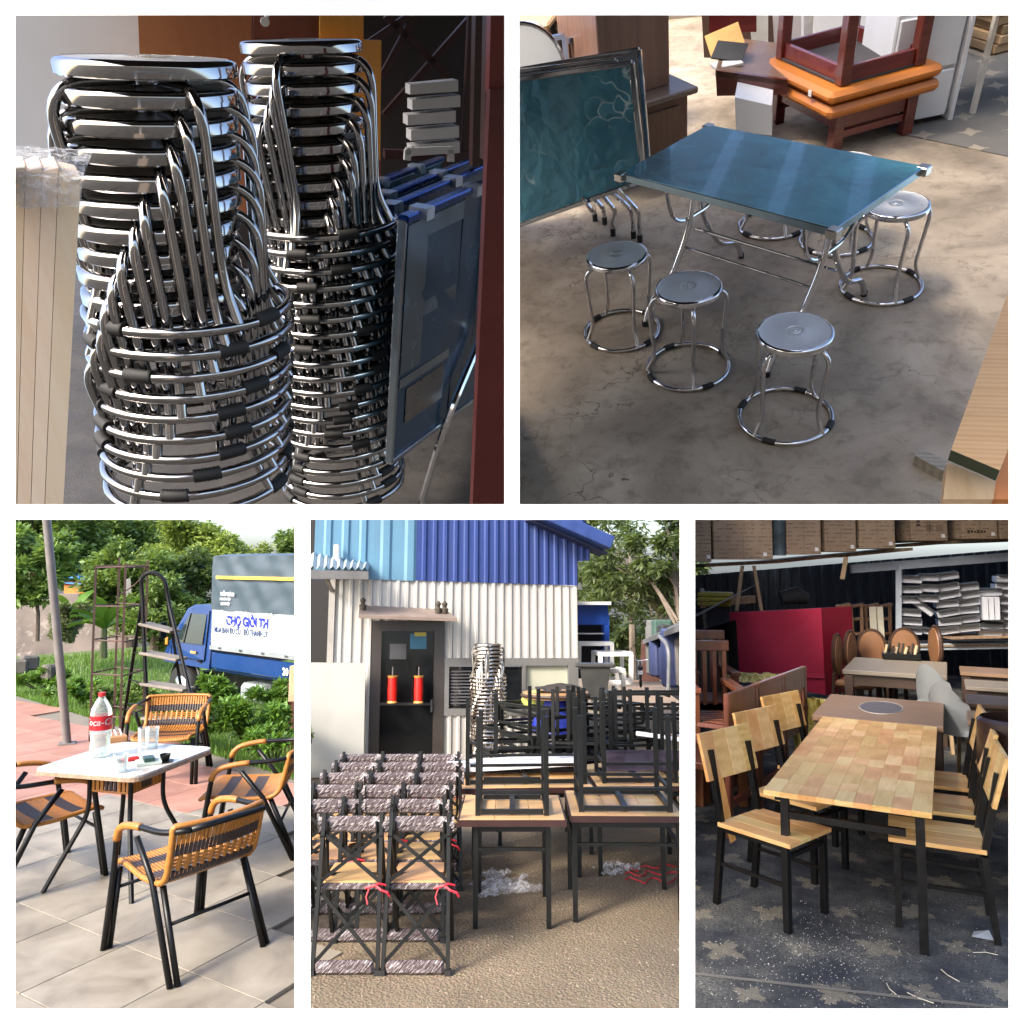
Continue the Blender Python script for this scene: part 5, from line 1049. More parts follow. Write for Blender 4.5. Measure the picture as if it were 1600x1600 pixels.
    q = fx(516); solo('lamp_tube', MB().lathe([(.035, 0), (.035, .20)], 12), plain('white_lamp', (.8, .8, .78), .4), 'small white tube lamp on the light blue sheet above the awning', 'lamp', (q.x + nn.x * .12, q.y + nn.y * .12, fz(514, 880)))
    # white board leaning
    a, b = fx(470) + nn * .35, fx(566) + nn * .35; V = [Vector((a.x, a.y, .02)), Vector((b.x, b.y, .02)), Vector((b.x, b.y, hgt(b, 1037))) - nn * .15, Vector((a.x, a.y, hgt(a, 1036))) - nn * .15]
    solo('white_board', MB().add(V + [v - nn * .03 for v in V], [(0, 1, 2, 3), (7, 6, 5, 4), (0, 4, 5, 1), (1, 5, 6, 2), (2, 6, 7, 3), (3, 7, 4, 0)]), streaked('off_white_board', (.40, .40, .36), (.27, .24, .19), .5, .55, 3), 'large plain off-white board leaning against the workshop wall', 'board')
    # ---- stool stack by the window
    ms = MB()
    dm = stool_meshes(False)
    for nm in ('seat_rim', 'base_ring'):
        me = dm[nm]; ms.add([v.co.copy() for v in me.vertices], [tuple(pp.vertices) for pp in me.polygons])
    for k in range(4):
        me = dm['leg']; ro = Matrix.Rotation(k * math.pi / 2, 3, 'Z'); ms.add([ro @ v.co for v in me.vertices], [tuple(pp.vertices) for pp in me.polygons])
    low = ms.mesh('stool', True, 40); low.materials.append(steel('dull_chrome', (.55, .50, .44), .22))
    B = ST.g(762, 1212); k0 = (hgt(B, 1009) - .36 * 1.0) / 26
    for k in range(27): solo('stool', low, None, f'steel stool in the tower by the workshop window, {ORD[26-k]} from the top' if k < 26 else 'steel stool at the very top of the tower by the window', 'stool', B + Vector((.006 * math.sin(k * 2.4), .004 * math.cos(k * 1.9), k0 * k)), group='tower of steel stools', M=(rot('Z', 7 * k) @ Matrix.Diagonal((1.02, 1.02, .86))))
    # ---- folding chairs, film-wrapped, in three files
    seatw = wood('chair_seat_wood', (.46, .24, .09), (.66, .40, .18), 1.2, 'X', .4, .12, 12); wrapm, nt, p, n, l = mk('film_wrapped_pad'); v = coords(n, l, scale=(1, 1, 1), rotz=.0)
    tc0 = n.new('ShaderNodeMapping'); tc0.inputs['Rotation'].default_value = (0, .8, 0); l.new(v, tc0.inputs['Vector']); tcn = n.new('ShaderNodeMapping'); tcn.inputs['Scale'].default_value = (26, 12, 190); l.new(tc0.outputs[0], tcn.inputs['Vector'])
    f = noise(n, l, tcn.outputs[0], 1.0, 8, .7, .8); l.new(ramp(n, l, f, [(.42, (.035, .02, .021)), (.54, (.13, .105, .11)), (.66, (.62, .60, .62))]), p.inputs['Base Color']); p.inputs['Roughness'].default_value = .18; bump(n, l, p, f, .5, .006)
    G = {}
    def up(sx): return MB().bar((sx * .152, -.20, 0), (sx * .140, -.10, .70), .018, .022)
    def fchair(label, x, y, rz, tie):
        t = thing('folding_chair', label, 'chair', (x, y, 0), rz, 'film-wrapped folding chairs in the yard')
        def pp(nm, key, fn, mat, par=None):
            if key not in G: G[key] = fn().mesh(nm, False)
            return part(par or t, nm, G[key], mat)
        for sx in (-1, 1):
            pp('upright', ('u', sx), lambda: up(sx), BL); pp('leg', ('l', sx), lambda: MB().bar((sx * .140, .20, 0), (sx * .145, -.12, .60), .018, .022), BL)
            pp('side_loop', ('s', sx), lambda: MB().tube(fillet([(sx * .12, -.12, .66), (sx * .125, -.06, .40), (sx * .09, .03, .375), (0, .035, .375)], .05, 4), .008, 6), BL)
            pp('foot_cap', ('f', sx), lambda: MB().box((sx * .153, -.203, .012), (.028, .032, .025)), RUBBER())
        sb = pp('seat', 'seat', lambda: MB().prism(rrect(.28, .30, .03, 3, 0, .04), .368, .384), seatw); pp('seat_edge', 'se', lambda: MB().box((0, -.115, .362), (.29, .014, .03), bev=.004), wrapm, sb)
        pp('backrest', 'b', lambda: MB().grid(lambda u, v: Vector(((u - .5) * .335, -.105 + .02 * math.cos((u - .5) * 3) - .018 * math.sin(v * math.pi) + .003 * math.sin(u * 40 + v * 9), .605 + v * .075)), 18, 6).box((0, -.092, .642), (.32, .02, .07), bev=.008), wrapm)
        for z0, z1, y0, y1 in ((.05, .345, -.19, -.15), (.39, .60, -.145, -.115)):
            for s in (-1, 1): pp('brace', ('x', z0, s), lambda: MB().bar((-s * .145, y0 - .004 * s, z0), (s * .135, y1 - .004 * s, z1), .017, .006, up=(0, 1, 0)), BL)
        pp('wrapped_foot_bar', 'w', lambda: MB().box((0, -.205, .035), (.27, .03, .06), bev=.012), wrapm)
        if tie: pp('red_tie', ('t', tie), lambda: MB().tube([(.08, -.17, .37), (.13, -.18, .385), (.16, -.2, .37), (.19, -.2, .36), (.2, -.19, .34)], .006, 5).tube([(.10, -.18, .37), (.09, -.2, .34), (.1, -.21, .31)], .004, 5).tube([(.13, -.18, .385), (.15, -.2, .40), (.18, -.19, .39)], .005, 5), plain('red_twine', (.6, .02, .04), .5))
    rows = ['front', 'second', 'third', 'fourth', 'fifth', 'rearmost']; cols = ['file nearest the tables', 'middle file', 'file at the frame edge']
    rr = random.Random(4)
    for i in range(6):
        for j in range(3):
            if i == 0 and j == 2: continue
            D = [3.86, 4.22, 4.58, 4.95, 5.3, 5.64][i]; px_ = [(660, 657, 668, 684, 686, 686), (557, 580, 597, 614, 624, 628), (452, 526, 530, 544, 558, 567)][j][i]; c = ST.d(px_, 1300, D); 
            fchair(f'film-wrapped folding chair, {rows[i]} in the {cols[j]}', c.x, c.y, rr.uniform(-.05, .05), rr.random() < .4 or (i == 0 and j < 2))
    # ---- tables, most with a twin turned upside down on top
    tw = wood('table_board', (.50, .28, .11), (.70, .46, .22), 1.0, 'X', .35, .1, 10); ed = plain('dark_red_edge', (.035, .011, .009), .45, var=.3, scale=9)
    def table(label, c, w, dpt, h, rz=0, flip=False, z=0.0, group='tables stacked in the yard', boards=3, inset=.09):
        t = thing('steel_frame_table', label, 'table', (c.x, c.y, z + (h if flip else 0)), rz, group, M=(rot('Z', math.degrees(rz)) @ rot('X', 180)) if flip else None)
        for k in range(0 if flip else boards): part(t, 'board', MB().box((-w / 2 + w * (k + .5) / boards, 0, h - .012), (w / boards - .002, dpt, .016), bev=.002), tw)
        for (cc, dd) in () if flip else (((0, -dpt / 2 - .004, h - .022), (w + .016, .008, .034)), ((0, dpt / 2 + .004, h - .022), (w + .016, .008, .034)), ((-w / 2 - .004, 0, h - .022), (.008, dpt, .034)), ((w / 2 + .004, 0, h - .022), (.008, dpt, .034))): part(t, 'edge_band', MB().box(cc, dd), ed)
        ix, iy = w / 2 - inset, dpt / 2 - .06
        for sx in (-1, 1):
            for sy in (-1, 1): part(t, 'leg', MB().box((sx * ix, sy * iy, (h - .046) / 2), (.027, .027, h - .046)), BL)
            part(t, 'side_rail', MB().box((sx * ix, 0, h - .066), (.024, 2 * iy - .034, .024)), BL); part(t, 'stretcher', MB().box((sx * ix, 0, h - .17), (.018, 2 * iy - .034, .018)), BL)
        for sy in (-1, 1): part(t, 'end_rail', MB().box((0, sy * iy, h - .066), (2 * ix - .034, .024, .024)), BL); part(t, 'stretcher', MB().box((0, sy * iy, h - .17), (2 * ix - .034, .018, .018)), BL)
        part(t, 'cross_rail', MB().box((0, 0, h - .064), (.03, 2 * iy - .034, .025)), BL); return t
    h = .575
    def pair(px, py, w, dp, rz, la, lb, w2=None, d2=None, dx=0, dy=0, inset=.09):
        D = FPX * 1.6 / (py - 980); c = ST.d(px, py, D); c.z = 0; c = c + Vector((0, dp / 2, 0)); table(la, c, w, dp, h, rz, inset=inset)
        if lb: table(lb, c + Vector((dx, dy, 0)), w2 or w * .86, d2 or dp * .86, h, rz, True, h - .05, inset=.03)
    pair(802, 1452, .575, .62, -.02, 'small table with the empty steel frame on it, at the front of the yard', 'empty upturned steel frame whose posts rise before the stool tower', .44, .50, 0, -.02)
    pair(988, 1442, .62, .66, -.04, 'long table at the front of the yard, cut by the frame edge', 'upturned steel frame on the front long table', .56, .56, .0, -.02, .02)
    pair(822, 1372, .86, .60, .04, 'wider table just behind the small front table', 'upturned steel frame on the wider second-row table', .84, .52)
    pair(1008, 1368, .60, .60, -.0, 'table in the second row by the frame edge', 'upturned steel frame on the second-row table by the frame edge', .54, .52, 0, 0, .02)
    pair(838, 1320, .72, .5, .02, 'table in the third row before the black frames', 'upturned steel frame on the third-row table', .66, .4)
    # ---- pile of black frames behind
    def boxframe(label, px, py, D, w, dp, hh, rz, zz=0.0, group='black steel frames piled behind the tables'):
        c = ST.d(px, py, D); t = thing('black_trestle', label, 'trestle', (c.x, c.y, c.z), rz, group)
        for z in (0, hh):
            for sy in (-1, 1): part(t, 'long_rail', MB().box((0, sy * dp / 2, z), (w, .024, .024)), BL)
            for sx in (-1, 1): part(t, 'short_rail', MB().box((sx * w / 2, 0, z), (.024, dp, .024)), BL)
        for sx in (-1, 1):
            for sy in (-1, 1): part(t, 'post', MB().box((sx * w / 2, sy * dp / 2, hh / 2), (.026, .026, hh)), BL)
        for k in range(3): part(t, 'slat_rail', MB().box((-w / 2 + w * (k + 1) / 4, 0, hh - .02), (.02, dp, .02)), BL)
    for k, a in enumerate([(880, 1178, 6.6, 1.15, .9, .22, .5), (905, 1150, 6.7, 1.1, .85, .22, .42), (890, 1128, 6.8, 1.0, .8, .16, .55), (1010, 1120, 7.2, .75, .3, .22, 0), (1030, 1150, 6.9, .50, .35, .26, -.0), (860, 1200, 6.3, 1.2, .6, .2, .3)]):
        boxframe(['black frame in the middle of the pile behind the tables', 'large black frame lying slanted on the pile', 'topmost slanted black frame of the pile', 'black railing-like frame before the brown path', 'black railing-like frame nearest the frame edge', 'lowest black frame of the pile'][k], *a)
    for k, (px, py, D) in enumerate([(905, 1190, 6.0), (925, 1180, 6.1), (945, 1185, 6.0), (985, 1190, 5.9), (870, 1190, 6.1)]):
        c = ST.d(px, py, D); c.z = 0; table(f'upturned black-legged table in the third row, {["fourth","third","second","first","fifth"][k]} from the frame edge', c, .55, .4, h, .1 * k - .2, True, .55, group='upturned tables in the back rows')
    solo('white_panel', MB().box((0, 0, 0), (.42, .55, .03), rz=-.25), plain('white_laminate', (.76, .78, .82), .35), 'white panel lying slanted over the black frames by the frame edge', 'slab', ST.d(1040, 1152, 5.9), M=rot('Y', 8) @ rot('X', -6)).name = 'white_slab'
    solo('white_slab', MB().box((0, 0, 0), (.95, .35, .03)), plain('white_laminate', (.76, .78, .82), .35), 'long white slab lying behind the upturned front table', 'slab', ST.d(800, 1192, 5.5), M=rot('Y', -3)); solo('glass_sheet', MB().box((0, 0, 0), (.6, .02, .14)), plain('mirror_glass', (.14, .12, .18), .08, metal=.6, var=.6, scale=4), 'strip of reflecting glass behind the upturned long table', 'glass', ST.d(1010, 1188, 5.4))
    c = ST.d(868, 1090, 7.0); t = thing('round_board', 'round wooden board carrying dark cloths, on a blue base', 'board', c); part(t, 'disc', MB().lathe([(.30, 0), (.30, .05)], 28), wood('disc_wood', (.30, .15, .06), (.48, .29, .13), 1, 'X'), True); part(t, 'rim_edge', MB().tube(circ(.302, 28, .025), .018, 6, True), plain('dark_rim', (.05, .03, .02), .6)); part(t, 'base', MB().lathe([(.24, -.30), (.14, -.02), (.1, 0)], 16), plain('blue_plastic', (.03, .05, .4), .4), True)
    solo('dark_cloth', MB().grid(lambda u, v: Vector(((u - .5) * .42, (v - .5) * .3, .05 * math.sin(u * 3) * math.sin(v * 3.1) + .025 * mnoise.noise(Vector((u * 6, v * 6, 0))))), 16, 10), plain('dark_fabric', (.03, .025, .022), .9), 'crumpled dark cloth on the round wooden board', 'cloth', c + Vector((.03, 0, .075)), smooth=True)
    q = ST.d(838, 1108, 7.0); solo('yellow_bag', MB().lathe([(.02, 0), (.12, .02), (.14, .09), (.07, .16), (.02, .17)], 14), plain('lime_bag', (.45, .5, .12), .5), 'pale yellow bag beside the blue base under the round board', 'bag', q, smooth=True)
    # ---- things beside the building
    c = ST.d(930, 1092, 9.0); t = thing('waste_bin', 'dark grey wheeled waste bin beside the workshop corner', 'bin', c, -.1); dk = plain('dark_grey_plastic', (.035, .036, .035), .5)
    hb = ST.d(930, 1042, 9.0).z - c.z; part(t, 'body', MB().add([Vector((x * .14 * s, y * .14 * s, z)) for z, s in ((0, .9), (hb, 1.25)) for x, y in ((-1, -1), (1, -1), (1, 1), (-1, 1))], [(0, 1, 5, 4), (1, 2, 6, 5), (2, 3, 7, 6), (3, 0, 4, 7), (4, 5, 6, 7)]), dk); part(t, 'lid', MB().box((0, 0, hb + .02), (.46, .42, .04), bev=.012), dk)
    wf2 = plain('white_frame_paint', (.72, .72, .70), .45, var=.05)
    def wframe(label, px0, px1, py0, py1, D, dp):
        A, B_, C_, D_ = ST.d(px0, py1, D), ST.d(px1, py1, D), ST.d(px1, py0, D), ST.d(px0, py0, D); t = thing('white_trestle', label, 'trestle', A, 0, 'white frames beside the workshop'); o = Vector((0, dp, 0)); Q = [q - A for q in (A, B_, C_, D_)]
        for k in range(4):
            part(t, 'rail', MB().bar(Q[k], Q[(k + 1) % 4], .05), wf2); part(t, 'rail', MB().bar(Q[k] + o, Q[(k + 1) % 4] + o, .05), wf2); part(t, 'rail', MB().bar(Q[k], Q[k] + o, .05), wf2)
    wframe('highest white frame box against the blue outbuilding', 905, 956, 1006, 1042, 10.0, .5); wframe('large white frame box standing out towards the path', 938, 986, 1022, 1066, 9.6, .7); wframe('lowest white frame box beside the dark bin', 935, 974, 1048, 1098, 9.3, .5)
    t = thing('outbuilding', 'blue outbuilding with a dark opening behind the workshop corner', 'building', (0, 0, 0)); Db = 13
    for (nm, pix, m_, dd) in (('upper_wall', [(900, 943), (950, 943), (950, 976), (900, 976)], plain('bright_blue_wall', (.02, .10, .5), .4), 0), ('opening', [(900, 976), (946, 976), (946, 1060), (900, 1060)], plain('bay_dark', (.03, .028, .026), .8), .4), ('jamb', [(944, 976), (952, 960), (952, 1066), (944, 1060)], MATS['bright_blue_wall'], 0), ('rail', [(900, 989), (944, 989), (944, 991), (900, 991)], wf2, -.05), ('roof_edge', [(898, 940), (955, 940), (955, 945), (898, 945)], wf2, -.2)):
        P = [ST.d(*q, Db + dd) for q in pix]; part(t, nm, MB().add(P + [q + Vector((0, .3, 0)) for q in P], [(0, 3, 2, 1), (0, 1, 5, 4), (1, 2, 6, 5), (2, 3, 7, 6), (3, 0, 4, 7)]), m_)
    # path, sheds and motorbike on the far side
    solo('path', MB().add([ST.g(955, 1110, .02), ST.g(1073, 1130, .02), ST.g(1073, 1052, .02), ST.g(975, 1052, .02)], [(0, 1, 2, 3)]), plain('brown_path', (.27, .19, .13), .9, var=.2, scale=2), kind='structure')
    t = thing('open_shed', 'dark open shed full of goods along the path at the frame edge', 'shed', (0, 0, 0)); Ds = 12
    sm = plain('shed_dark', (.045, .045, .05), .7)
    R0, R1 = ST.d(1004, 1000, 15), ST.d(1080, 968, 8.5); R2, R3 = ST.d(1040, 985, 15), ST.d(1110, 950, 8.5)
    part(t, 'roof', MB().add([R0, R1, R3 + Vector((.6, 0, .3)), R2 + Vector((.6, 0, .3))] + [q - Vector((0, 0, .08)) for q in (R0, R1)], [(0, 1, 2, 3), (0, 4, 5, 1)]), plain('grey_roof', (.13, .13, .13), .6))
    B0, B1 = ST.d(1008, 1062, 15), ST.d(1090, 1120, 8.5); part(t, 'wall', MB().quad(B0 + Vector((.5, 0, -.3)), B1 + Vector((.5, 0, -.3)), R1 + Vector((.5, 0, 0)), R0 + Vector((.5, 0, 0))), sm)
    part(t, 'end_wall', MB().add([ST.d(*q, 15.2) for q in ((1000, 1065), (1030, 1065), (1040, 988), (1002, 1000))], [(0, 1, 2, 3)]), plain('brown_end', (.13, .06, .05), .7))
    part(t, 'downpipe', MB().tube(fillet([ST.d(1030, 994, 10), ST.d(1046, 1010, 9.6), ST.d(1044, 1084, 9.6)], .2), .025, 8), plain('grey_pipe', (.16, .17, .19), .4), True)
    r2 = random.Random(9)
    for k in range(14):
        f = r2.random(); q = B0.lerp(B1, f) + Vector((.15 + .2 * r2.random(), 0, .25)); s = .3 + .5 * r2.random(); solo('stored_item', MB().box((0, 0, s / 2), (.3 + .2 * r2.random(), .3, s * 1.4), bev=.03), plain(f'goods_{k%6}', [(.06, .08, .2), (.2, .05, .04), (.12, .12, .11), (.05, .1, .08), (.3, .28, .26), (.03, .03, .03)][k % 6], .6), f'{["blue","red","grey","green","pale","black"][k%6]} stored goods in the dark open shed, {["low","upright","tilted"][k//6]} pile', 'goods', q, r2.random(), 'goods stored in the open shed')
    c = ST.d(1001, 1072, 12.5); t = thing('motorbike', 'dark motorbike parked on the brown path beside the shed', 'motorbike', c, 1.35, M=rot('Z', 80) @ Matrix.Diagonal((.42, .42, .42))); bk_ = plain('bike_black', (.02, .02, .022), .3)
    for x in (-.5, .5): w_ = part(t, 'wheel', MB().tube([(x + .24 * math.cos(a), 0, .26 + .24 * math.sin(a)) for a in np.linspace(0, 6.28, 20)[:-1]], .045, 6, True), RUBBER(), True); part(w_, 'hub', MB().lathe([(.06, -.05), (.06, .05)], 10, (x, 0, .26), M=rot('X', 90)), CHROME())
    part(t, 'body', MB().tube([(-.45, 0, .55), (-.1, 0, .52), (.15, 0, .45), (.38, 0, .72)], [.09, .13, .11, .08], 8), bk_, True); part(t, 'seat', MB().box((-.22, 0, .72), (.6, .22, .1), bev=.04), bk_); part(t, 'front_fork', MB().bar((.5, 0, .26), (.36, 0, .95), .06), bk_); part(t, 'handlebar', MB().tube([(.34, -.32, 1.0), (.38, 0, .94), (.34, .32, 1.0)], .016, 6), CHROME(), True); part(t, 'headlight', MB().lathe([(.09, 0), (.05, .08)], 12, (.44, 0, .88), M=rot('Y', 90)), plain('white_sticker', (.8, .8, .8), .5), True); part(t, 'plate', MB().box((-.72, 0, .55), (.01, .18, .14)), plain('white_sticker', (.8, .8, .8), .5))
    # ---- litter on the ground
    fm = film('clear_scrap_film', (.9, .9, .92), .32, .15, 22)
    def scrap(label, px, py, w, dd, seed):
        c = ST.g(px, py); r = random.Random(seed); solo('plastic_sheet', MB().grid(lambda u, v: Vector(((u - .5) * w * (1 + .3 * math.sin(v * 7)), (v - .5) * dd, .015 + .05 * abs(mnoise.noise(Vector((u * 5, v * 5, seed)))) + .02 * abs(mnoise.noise(Vector((u * 14, v * 14, seed)))))), 26, 18), fm, label, 'plastic', c, .3 * seed, 'clear plastic scraps on the yard', smooth=True)
    scrap('crumpled clear plastic sheet under the small front table', 790, 1392, .34, .26, 1); scrap('crumpled clear plastic under the long front table', 962, 1362, .26, .2, 2); scrap('small piece of clear plastic at the table foot', 770, 1372, .18, .16, 3)
    rt = plain('red_twine', (.6, .02, .04), .5)
    for k in range(3):
        c = ST.g(1035, 1375 - 8 * k); r = random.Random(20 + k); pts = [Vector(((q - 8) * .03, .05 * math.sin(q * 1.3 + k) + .05 * (k - 1) + r.uniform(-.02, .02), .006 + .006 * (q % 2))) for q in range(17)]; solo('red_twine', MB().tube(pts, .0045, 5), rt, f'strand of red twine on the ground under the long table, {["nearest","middle","farthest"][k]} of three', 'twine', c, .15 * k - .1, 'red twine on the ground', smooth=True)
    # ---- trees over the roofs
    gd = leafmat('leaf_eucalypt', (.035, .055, .018), (.13, .17, .065), .4); bark = plain('pale_bark', (.22, .18, .14), .9, var=.3, scale=8)
    def far(label, px, py, D, rx, rz, n, seed, size=.2, pxb=None, m=34):
        c = ST.d(px, py, D); b = ST.d(pxb or px, 1062, D); tree(label, b, c.z - b.z, (c.x - b.x, 0, c.z - b.z), (rx, rx * .8, rz), n, size, gd, seed, m=m, trunk_r=.13, bark=bark, group='trees beyond the workshop', aspect=.3, droop=.35, limbs=8)
    far('tall loose-crowned tree leaning over the path', 985, 880, 18, 1.35, 1.5, 4600, 51, .2, 1045, 30); far('tall tree crown at the frame edge', 1052, 872, 17, .85, 1.7, 4200, 52, .2, 1066, 24); far('bushy tree right behind the workshop corner', 930, 945, 20, .75, 1.1, 3600, 53, .2)
    far('sparse upper tree crown above the blue eave', 945, 826, 22, 1.0, .7, 2000, 54, .22, 990, 16); far('dark low tree at the end of the path', 985, 1015, 24, 1.5, .9, 6000, 55, .24); far('leafy tree behind the open shed', 1030, 960, 22, 1.1, 1.1, 3000, 56, .22)
build_d()
# ================================================================ storage shed with the butcher-block table
SE = Stage(0, 80 / FPX, CAMZ, (1331, 1194)); use(SE)
def build_e():
    BL = BLACKP(); ST_ = ST
    # carpet with beige star flowers, strewn with dust
    m, nt, p, n, l = mk('flower_carpet'); v = coords(n, l, scale=(1.8, 1.8, 1), rotz=.35)
    wz = n.new('ShaderNodeTexNoise'); wz.inputs['Scale'].default_value = 14; wz.inputs['Detail'].default_value = 4; l.new(v, wz.inputs['Vector'])
    wv = n.new('ShaderNodeVectorMath'); wv.operation = 'MULTIPLY_ADD'; wv.inputs[1].default_value = (.07, .07, 0); l.new(wz.outputs['Color'], wv.inputs[0]); l.new(v, wv.inputs[2])
    def stars(off, r0, rk):
        a = n.new('ShaderNodeVectorMath'); a.operation = 'ADD'; a.inputs[1].default_value = (*off, 0); l.new(wv.outputs[0], a.inputs[0])
        fr = n.new('ShaderNodeVectorMath'); fr.operation = 'FRACTION'; l.new(a.outputs[0], fr.inputs[0]); sb = n.new('ShaderNodeVectorMath'); sb.operation = 'SUBTRACT'; sb.inputs[1].default_value = (.5, .5, 0); l.new(fr.outputs[0], sb.inputs[0])
        sx = n.new('ShaderNodeSeparateXYZ'); l.new(sb.outputs[0], sx.inputs[0])
        rr = mth(n, l, 'SQRT', mth(n, l, 'ADD', mth(n, l, 'MULTIPLY', sx.outputs[0], sx.outputs[0]), mth(n, l, 'MULTIPLY', sx.outputs[1], sx.outputs[1]))); an = mth(n, l, 'ARCTAN2', sx.outputs[1], sx.outputs[0])
        pet = mth(n, l, 'ADD', mth(n, l, 'MULTIPLY', mth(n, l, 'POWER', mth(n, l, 'ABSOLUTE', mth(n, l, 'COSINE', mth(n, l, 'MULTIPLY', an, 2.0))), 1.3), rk), mth(n, l, 'MULTIPLY', mth(n, l, 'ABSOLUTE', mth(n, l, 'COSINE', mth(n, l, 'MULTIPLY', an, 10.0))), rk * .4))
        return mth(n, l, 'LESS_THAN', rr, mth(n, l, 'ADD', pet, r0))
    s1 = mth(n, l, 'MAXIMUM', stars((0, 0), .05, .115), stars((.5, .5), .035, .085))
    fz_ = noise(n, l, coords(n, l), 2.2, 8, .65); f2 = noise(n, l, coords(n, l), 70, 6, .75); f3 = noise(n, l, coords(n, l), 170, 3, .7)
    base = ramp(n, l, noise(n, l, coords(n, l), 11, 6), [(.35, (.016, .018, .022)), (.65, (.034, .037, .042))])
    s1 = mth(n, l, 'MULTIPLY', s1, ramp(n, l, noise(n, l, coords(n, l), 6, 6, .7), [(.3, (.35, .35, .35)), (.6, (.95, .95, .95))])); c = mixc(n, l, s1, base, ramp(n, l, f2, [(.3, (.13, .11, .075)), (.7, (.22, .19, .135))]))
    dust = mth(n, l, 'MULTIPLY', ramp(n, l, fz_, [(.42, (0, 0, 0)), (.7, (1, 1, 1))]), ramp(n, l, f2, [(.4, (0, 0, 0)), (.66, (.9, .9, .9))])); c = mixc(n, l, dust, c, (.30, .28, .22)); c = mixc(n, l, ramp(n, l, f3, [(.68, (0, 0, 0)), (.73, (1, 1, 1))]), c, (.5, .5, .48))
    l.new(c, p.inputs['Base Color']); p.inputs['Roughness'].default_value = .9; bump(n, l, p, f2, .3, .004)
    lotground('floor', [(1076, 1620), (1588, 1620), (1588, 1040), (1076, 1040)], m)
    r = np.random.default_rng(8); mb = MB()
    for k in range(900):
        px, py = (r.normal(1270, 70), r.normal(1490, 45)) if k < 600 else (r.uniform(1090, 1574), r.uniform(1400, 1580)); q = ST.g(px, min(py, 1600)); s = r.uniform(.001, .0032); a = r.uniform(0, 6)
        mb.add([q + Vector((s * math.cos(a + t), s * math.sin(a + t), 0)) for t in (0, 2.1, 4.2)] + [q + Vector((0, 0, s))], [(0, 1, 3), (1, 2, 3), (2, 0, 3)])
    solo('dust', mb, plain('white_crumb', (.55, .54, .48), .9), 'white crumbs and dust strewn on the carpet', kind='stuff')
    sm = plain('carpet_edge', (.09, .085, .075), .9)
    A, B = ST.g(1082, 1524), ST.g(1580, 1580); solo('carpet_seam', MB().add([A + Vector((0, 0, .004)), B + Vector((0, 0, .004)), B + Vector((0, .012, .010)), A + Vector((0, .012, .010))], [(0, 1, 2, 3)]), sm, kind='structure')
    # ---- butcher-block table
    T = (-.045, 4.385); yaw = -.105; W, L, Zt = .80, 2.28, .70
    mats = [wood('block_a', (.55, .29, .085), (.74, .46, .18), 1, 'Y', .38, .05, 10, .03), wood('block_b', (.50, .24, .07), (.68, .39, .14), 1, 'Y', .38, .05, 9, .03), wood('block_c', (.62, .37, .13), (.80, .54, .24), 1, 'Y', .38, .05, 12, .03)]
    t = thing('butcher_block_table', 'long table with a pale wooden block top on black steel legs', 'table', (*T, 0), yaw); rr = random.Random(5)
    rows = 9; wr = W / rows
    for i in range(rows):
        y = 0.0; first = True
        while y < L - .01:
            ln = min(rr.uniform(.16, .36), L - y)
            if L - y - ln < .08: ln = L - y
            if first: ln = rr.uniform(.10, .33); first = False
            part(t, 'wood_block', MB().box((-W / 2 + wr * (i + .5), y + ln / 2, Zt - .014 + rr.uniform(-.0003, .0003)), (wr - .0008, ln - .0008, .028), bev=.0006), rr.choice(mats)); y += ln
    for sx in (-1, 1):
        for y in (.06, L - .06): part(t, 'leg', MB().box((sx * (W / 2 - .055 - (.045 if sx < 0 else 0)), y, (Zt - .03) / 2), (.042, .042, Zt - .03)), BL)
        part(t, 'side_rail', MB().box((sx * (W / 2 - .06), L / 2, Zt - .05), (.035, L - .16, .035)), BL)
    for y in (.06, L - .06): part(t, 'end_rail', MB().box((-.02, y, Zt - .13), (W - .2, .03, .035)), BL)
    # ---- six matching chairs
    G = {}
    def wchair(label, c, rz, group='wooden block chairs at the table'):
        t = thing('dining_chair', label, 'chair', (c.x, c.y, 0), rz, group); t.matrix_world = t.matrix_world @ Matrix.Diagonal((1.1, 1.1, 1.06, 1))
        for k in range(4): part(t, 'seat_plank', G.setdefault(('s', k), MB().box((-.19 + .38 * (k + .5) / 4, .0, .425), (.38 / 4 - .001, .41, .022), bev=.002).mesh('seat_plank')), None if G[('s', k)].materials else mats[k % 3])
        for k in range(4):
            x = -.22 + .44 * (k + .5) / 4; Mx = rot('X', 14)
            part(t, 'back_plank', G.setdefault(('b', k), MB().box((x, -.268, .765), (.44 / 4 - .001, .02, .25), M=Mx, bev=.002).mesh('back_plank')), None if G[('b', k)].materials else [mats[0], mats[2], mats[0], mats[1]][k])
        for sx in (-1, 1):
            part(t, 'rear_upright', G.setdefault(('u', sx), MB().bar((sx * .165, -.235, 0), (sx * .165, -.195, .41), .03, .03).bar((sx * .165, -.195, .40), (sx * .165, -.262, .80), .03, .03).mesh('rear_upright')), BL)
            part(t, 'front_leg', G.setdefault(('f', sx), MB().box((sx * .165, .17, .205), (.03, .03, .41)).mesh('front_leg')), BL)
            part(t, 'side_rail', G.setdefault(('r', sx), MB().box((sx * .165, -.012, .402), (.028, .33, .022)).mesh('side_rail')), BL); part(t, 'low_rail', G.setdefault(('lr', sx), MB().box((sx * .165, -.02, .22), (.018, .36, .018)).mesh('low_rail')), BL)
        part(t, 'cross_rail', G.setdefault('cr', MB().box((0, .17, .36), (.30, .02, .02)).mesh('cross_rail')), BL)
    dl = Vector((-math.sin(yaw), math.cos(yaw), 0)); dx = Vector((math.cos(yaw), math.sin(yaw), 0))
    a, b = ST.g(1152, 1436), ST.g(1254, 1448); cl = (a + b) / 2 + dl * .17
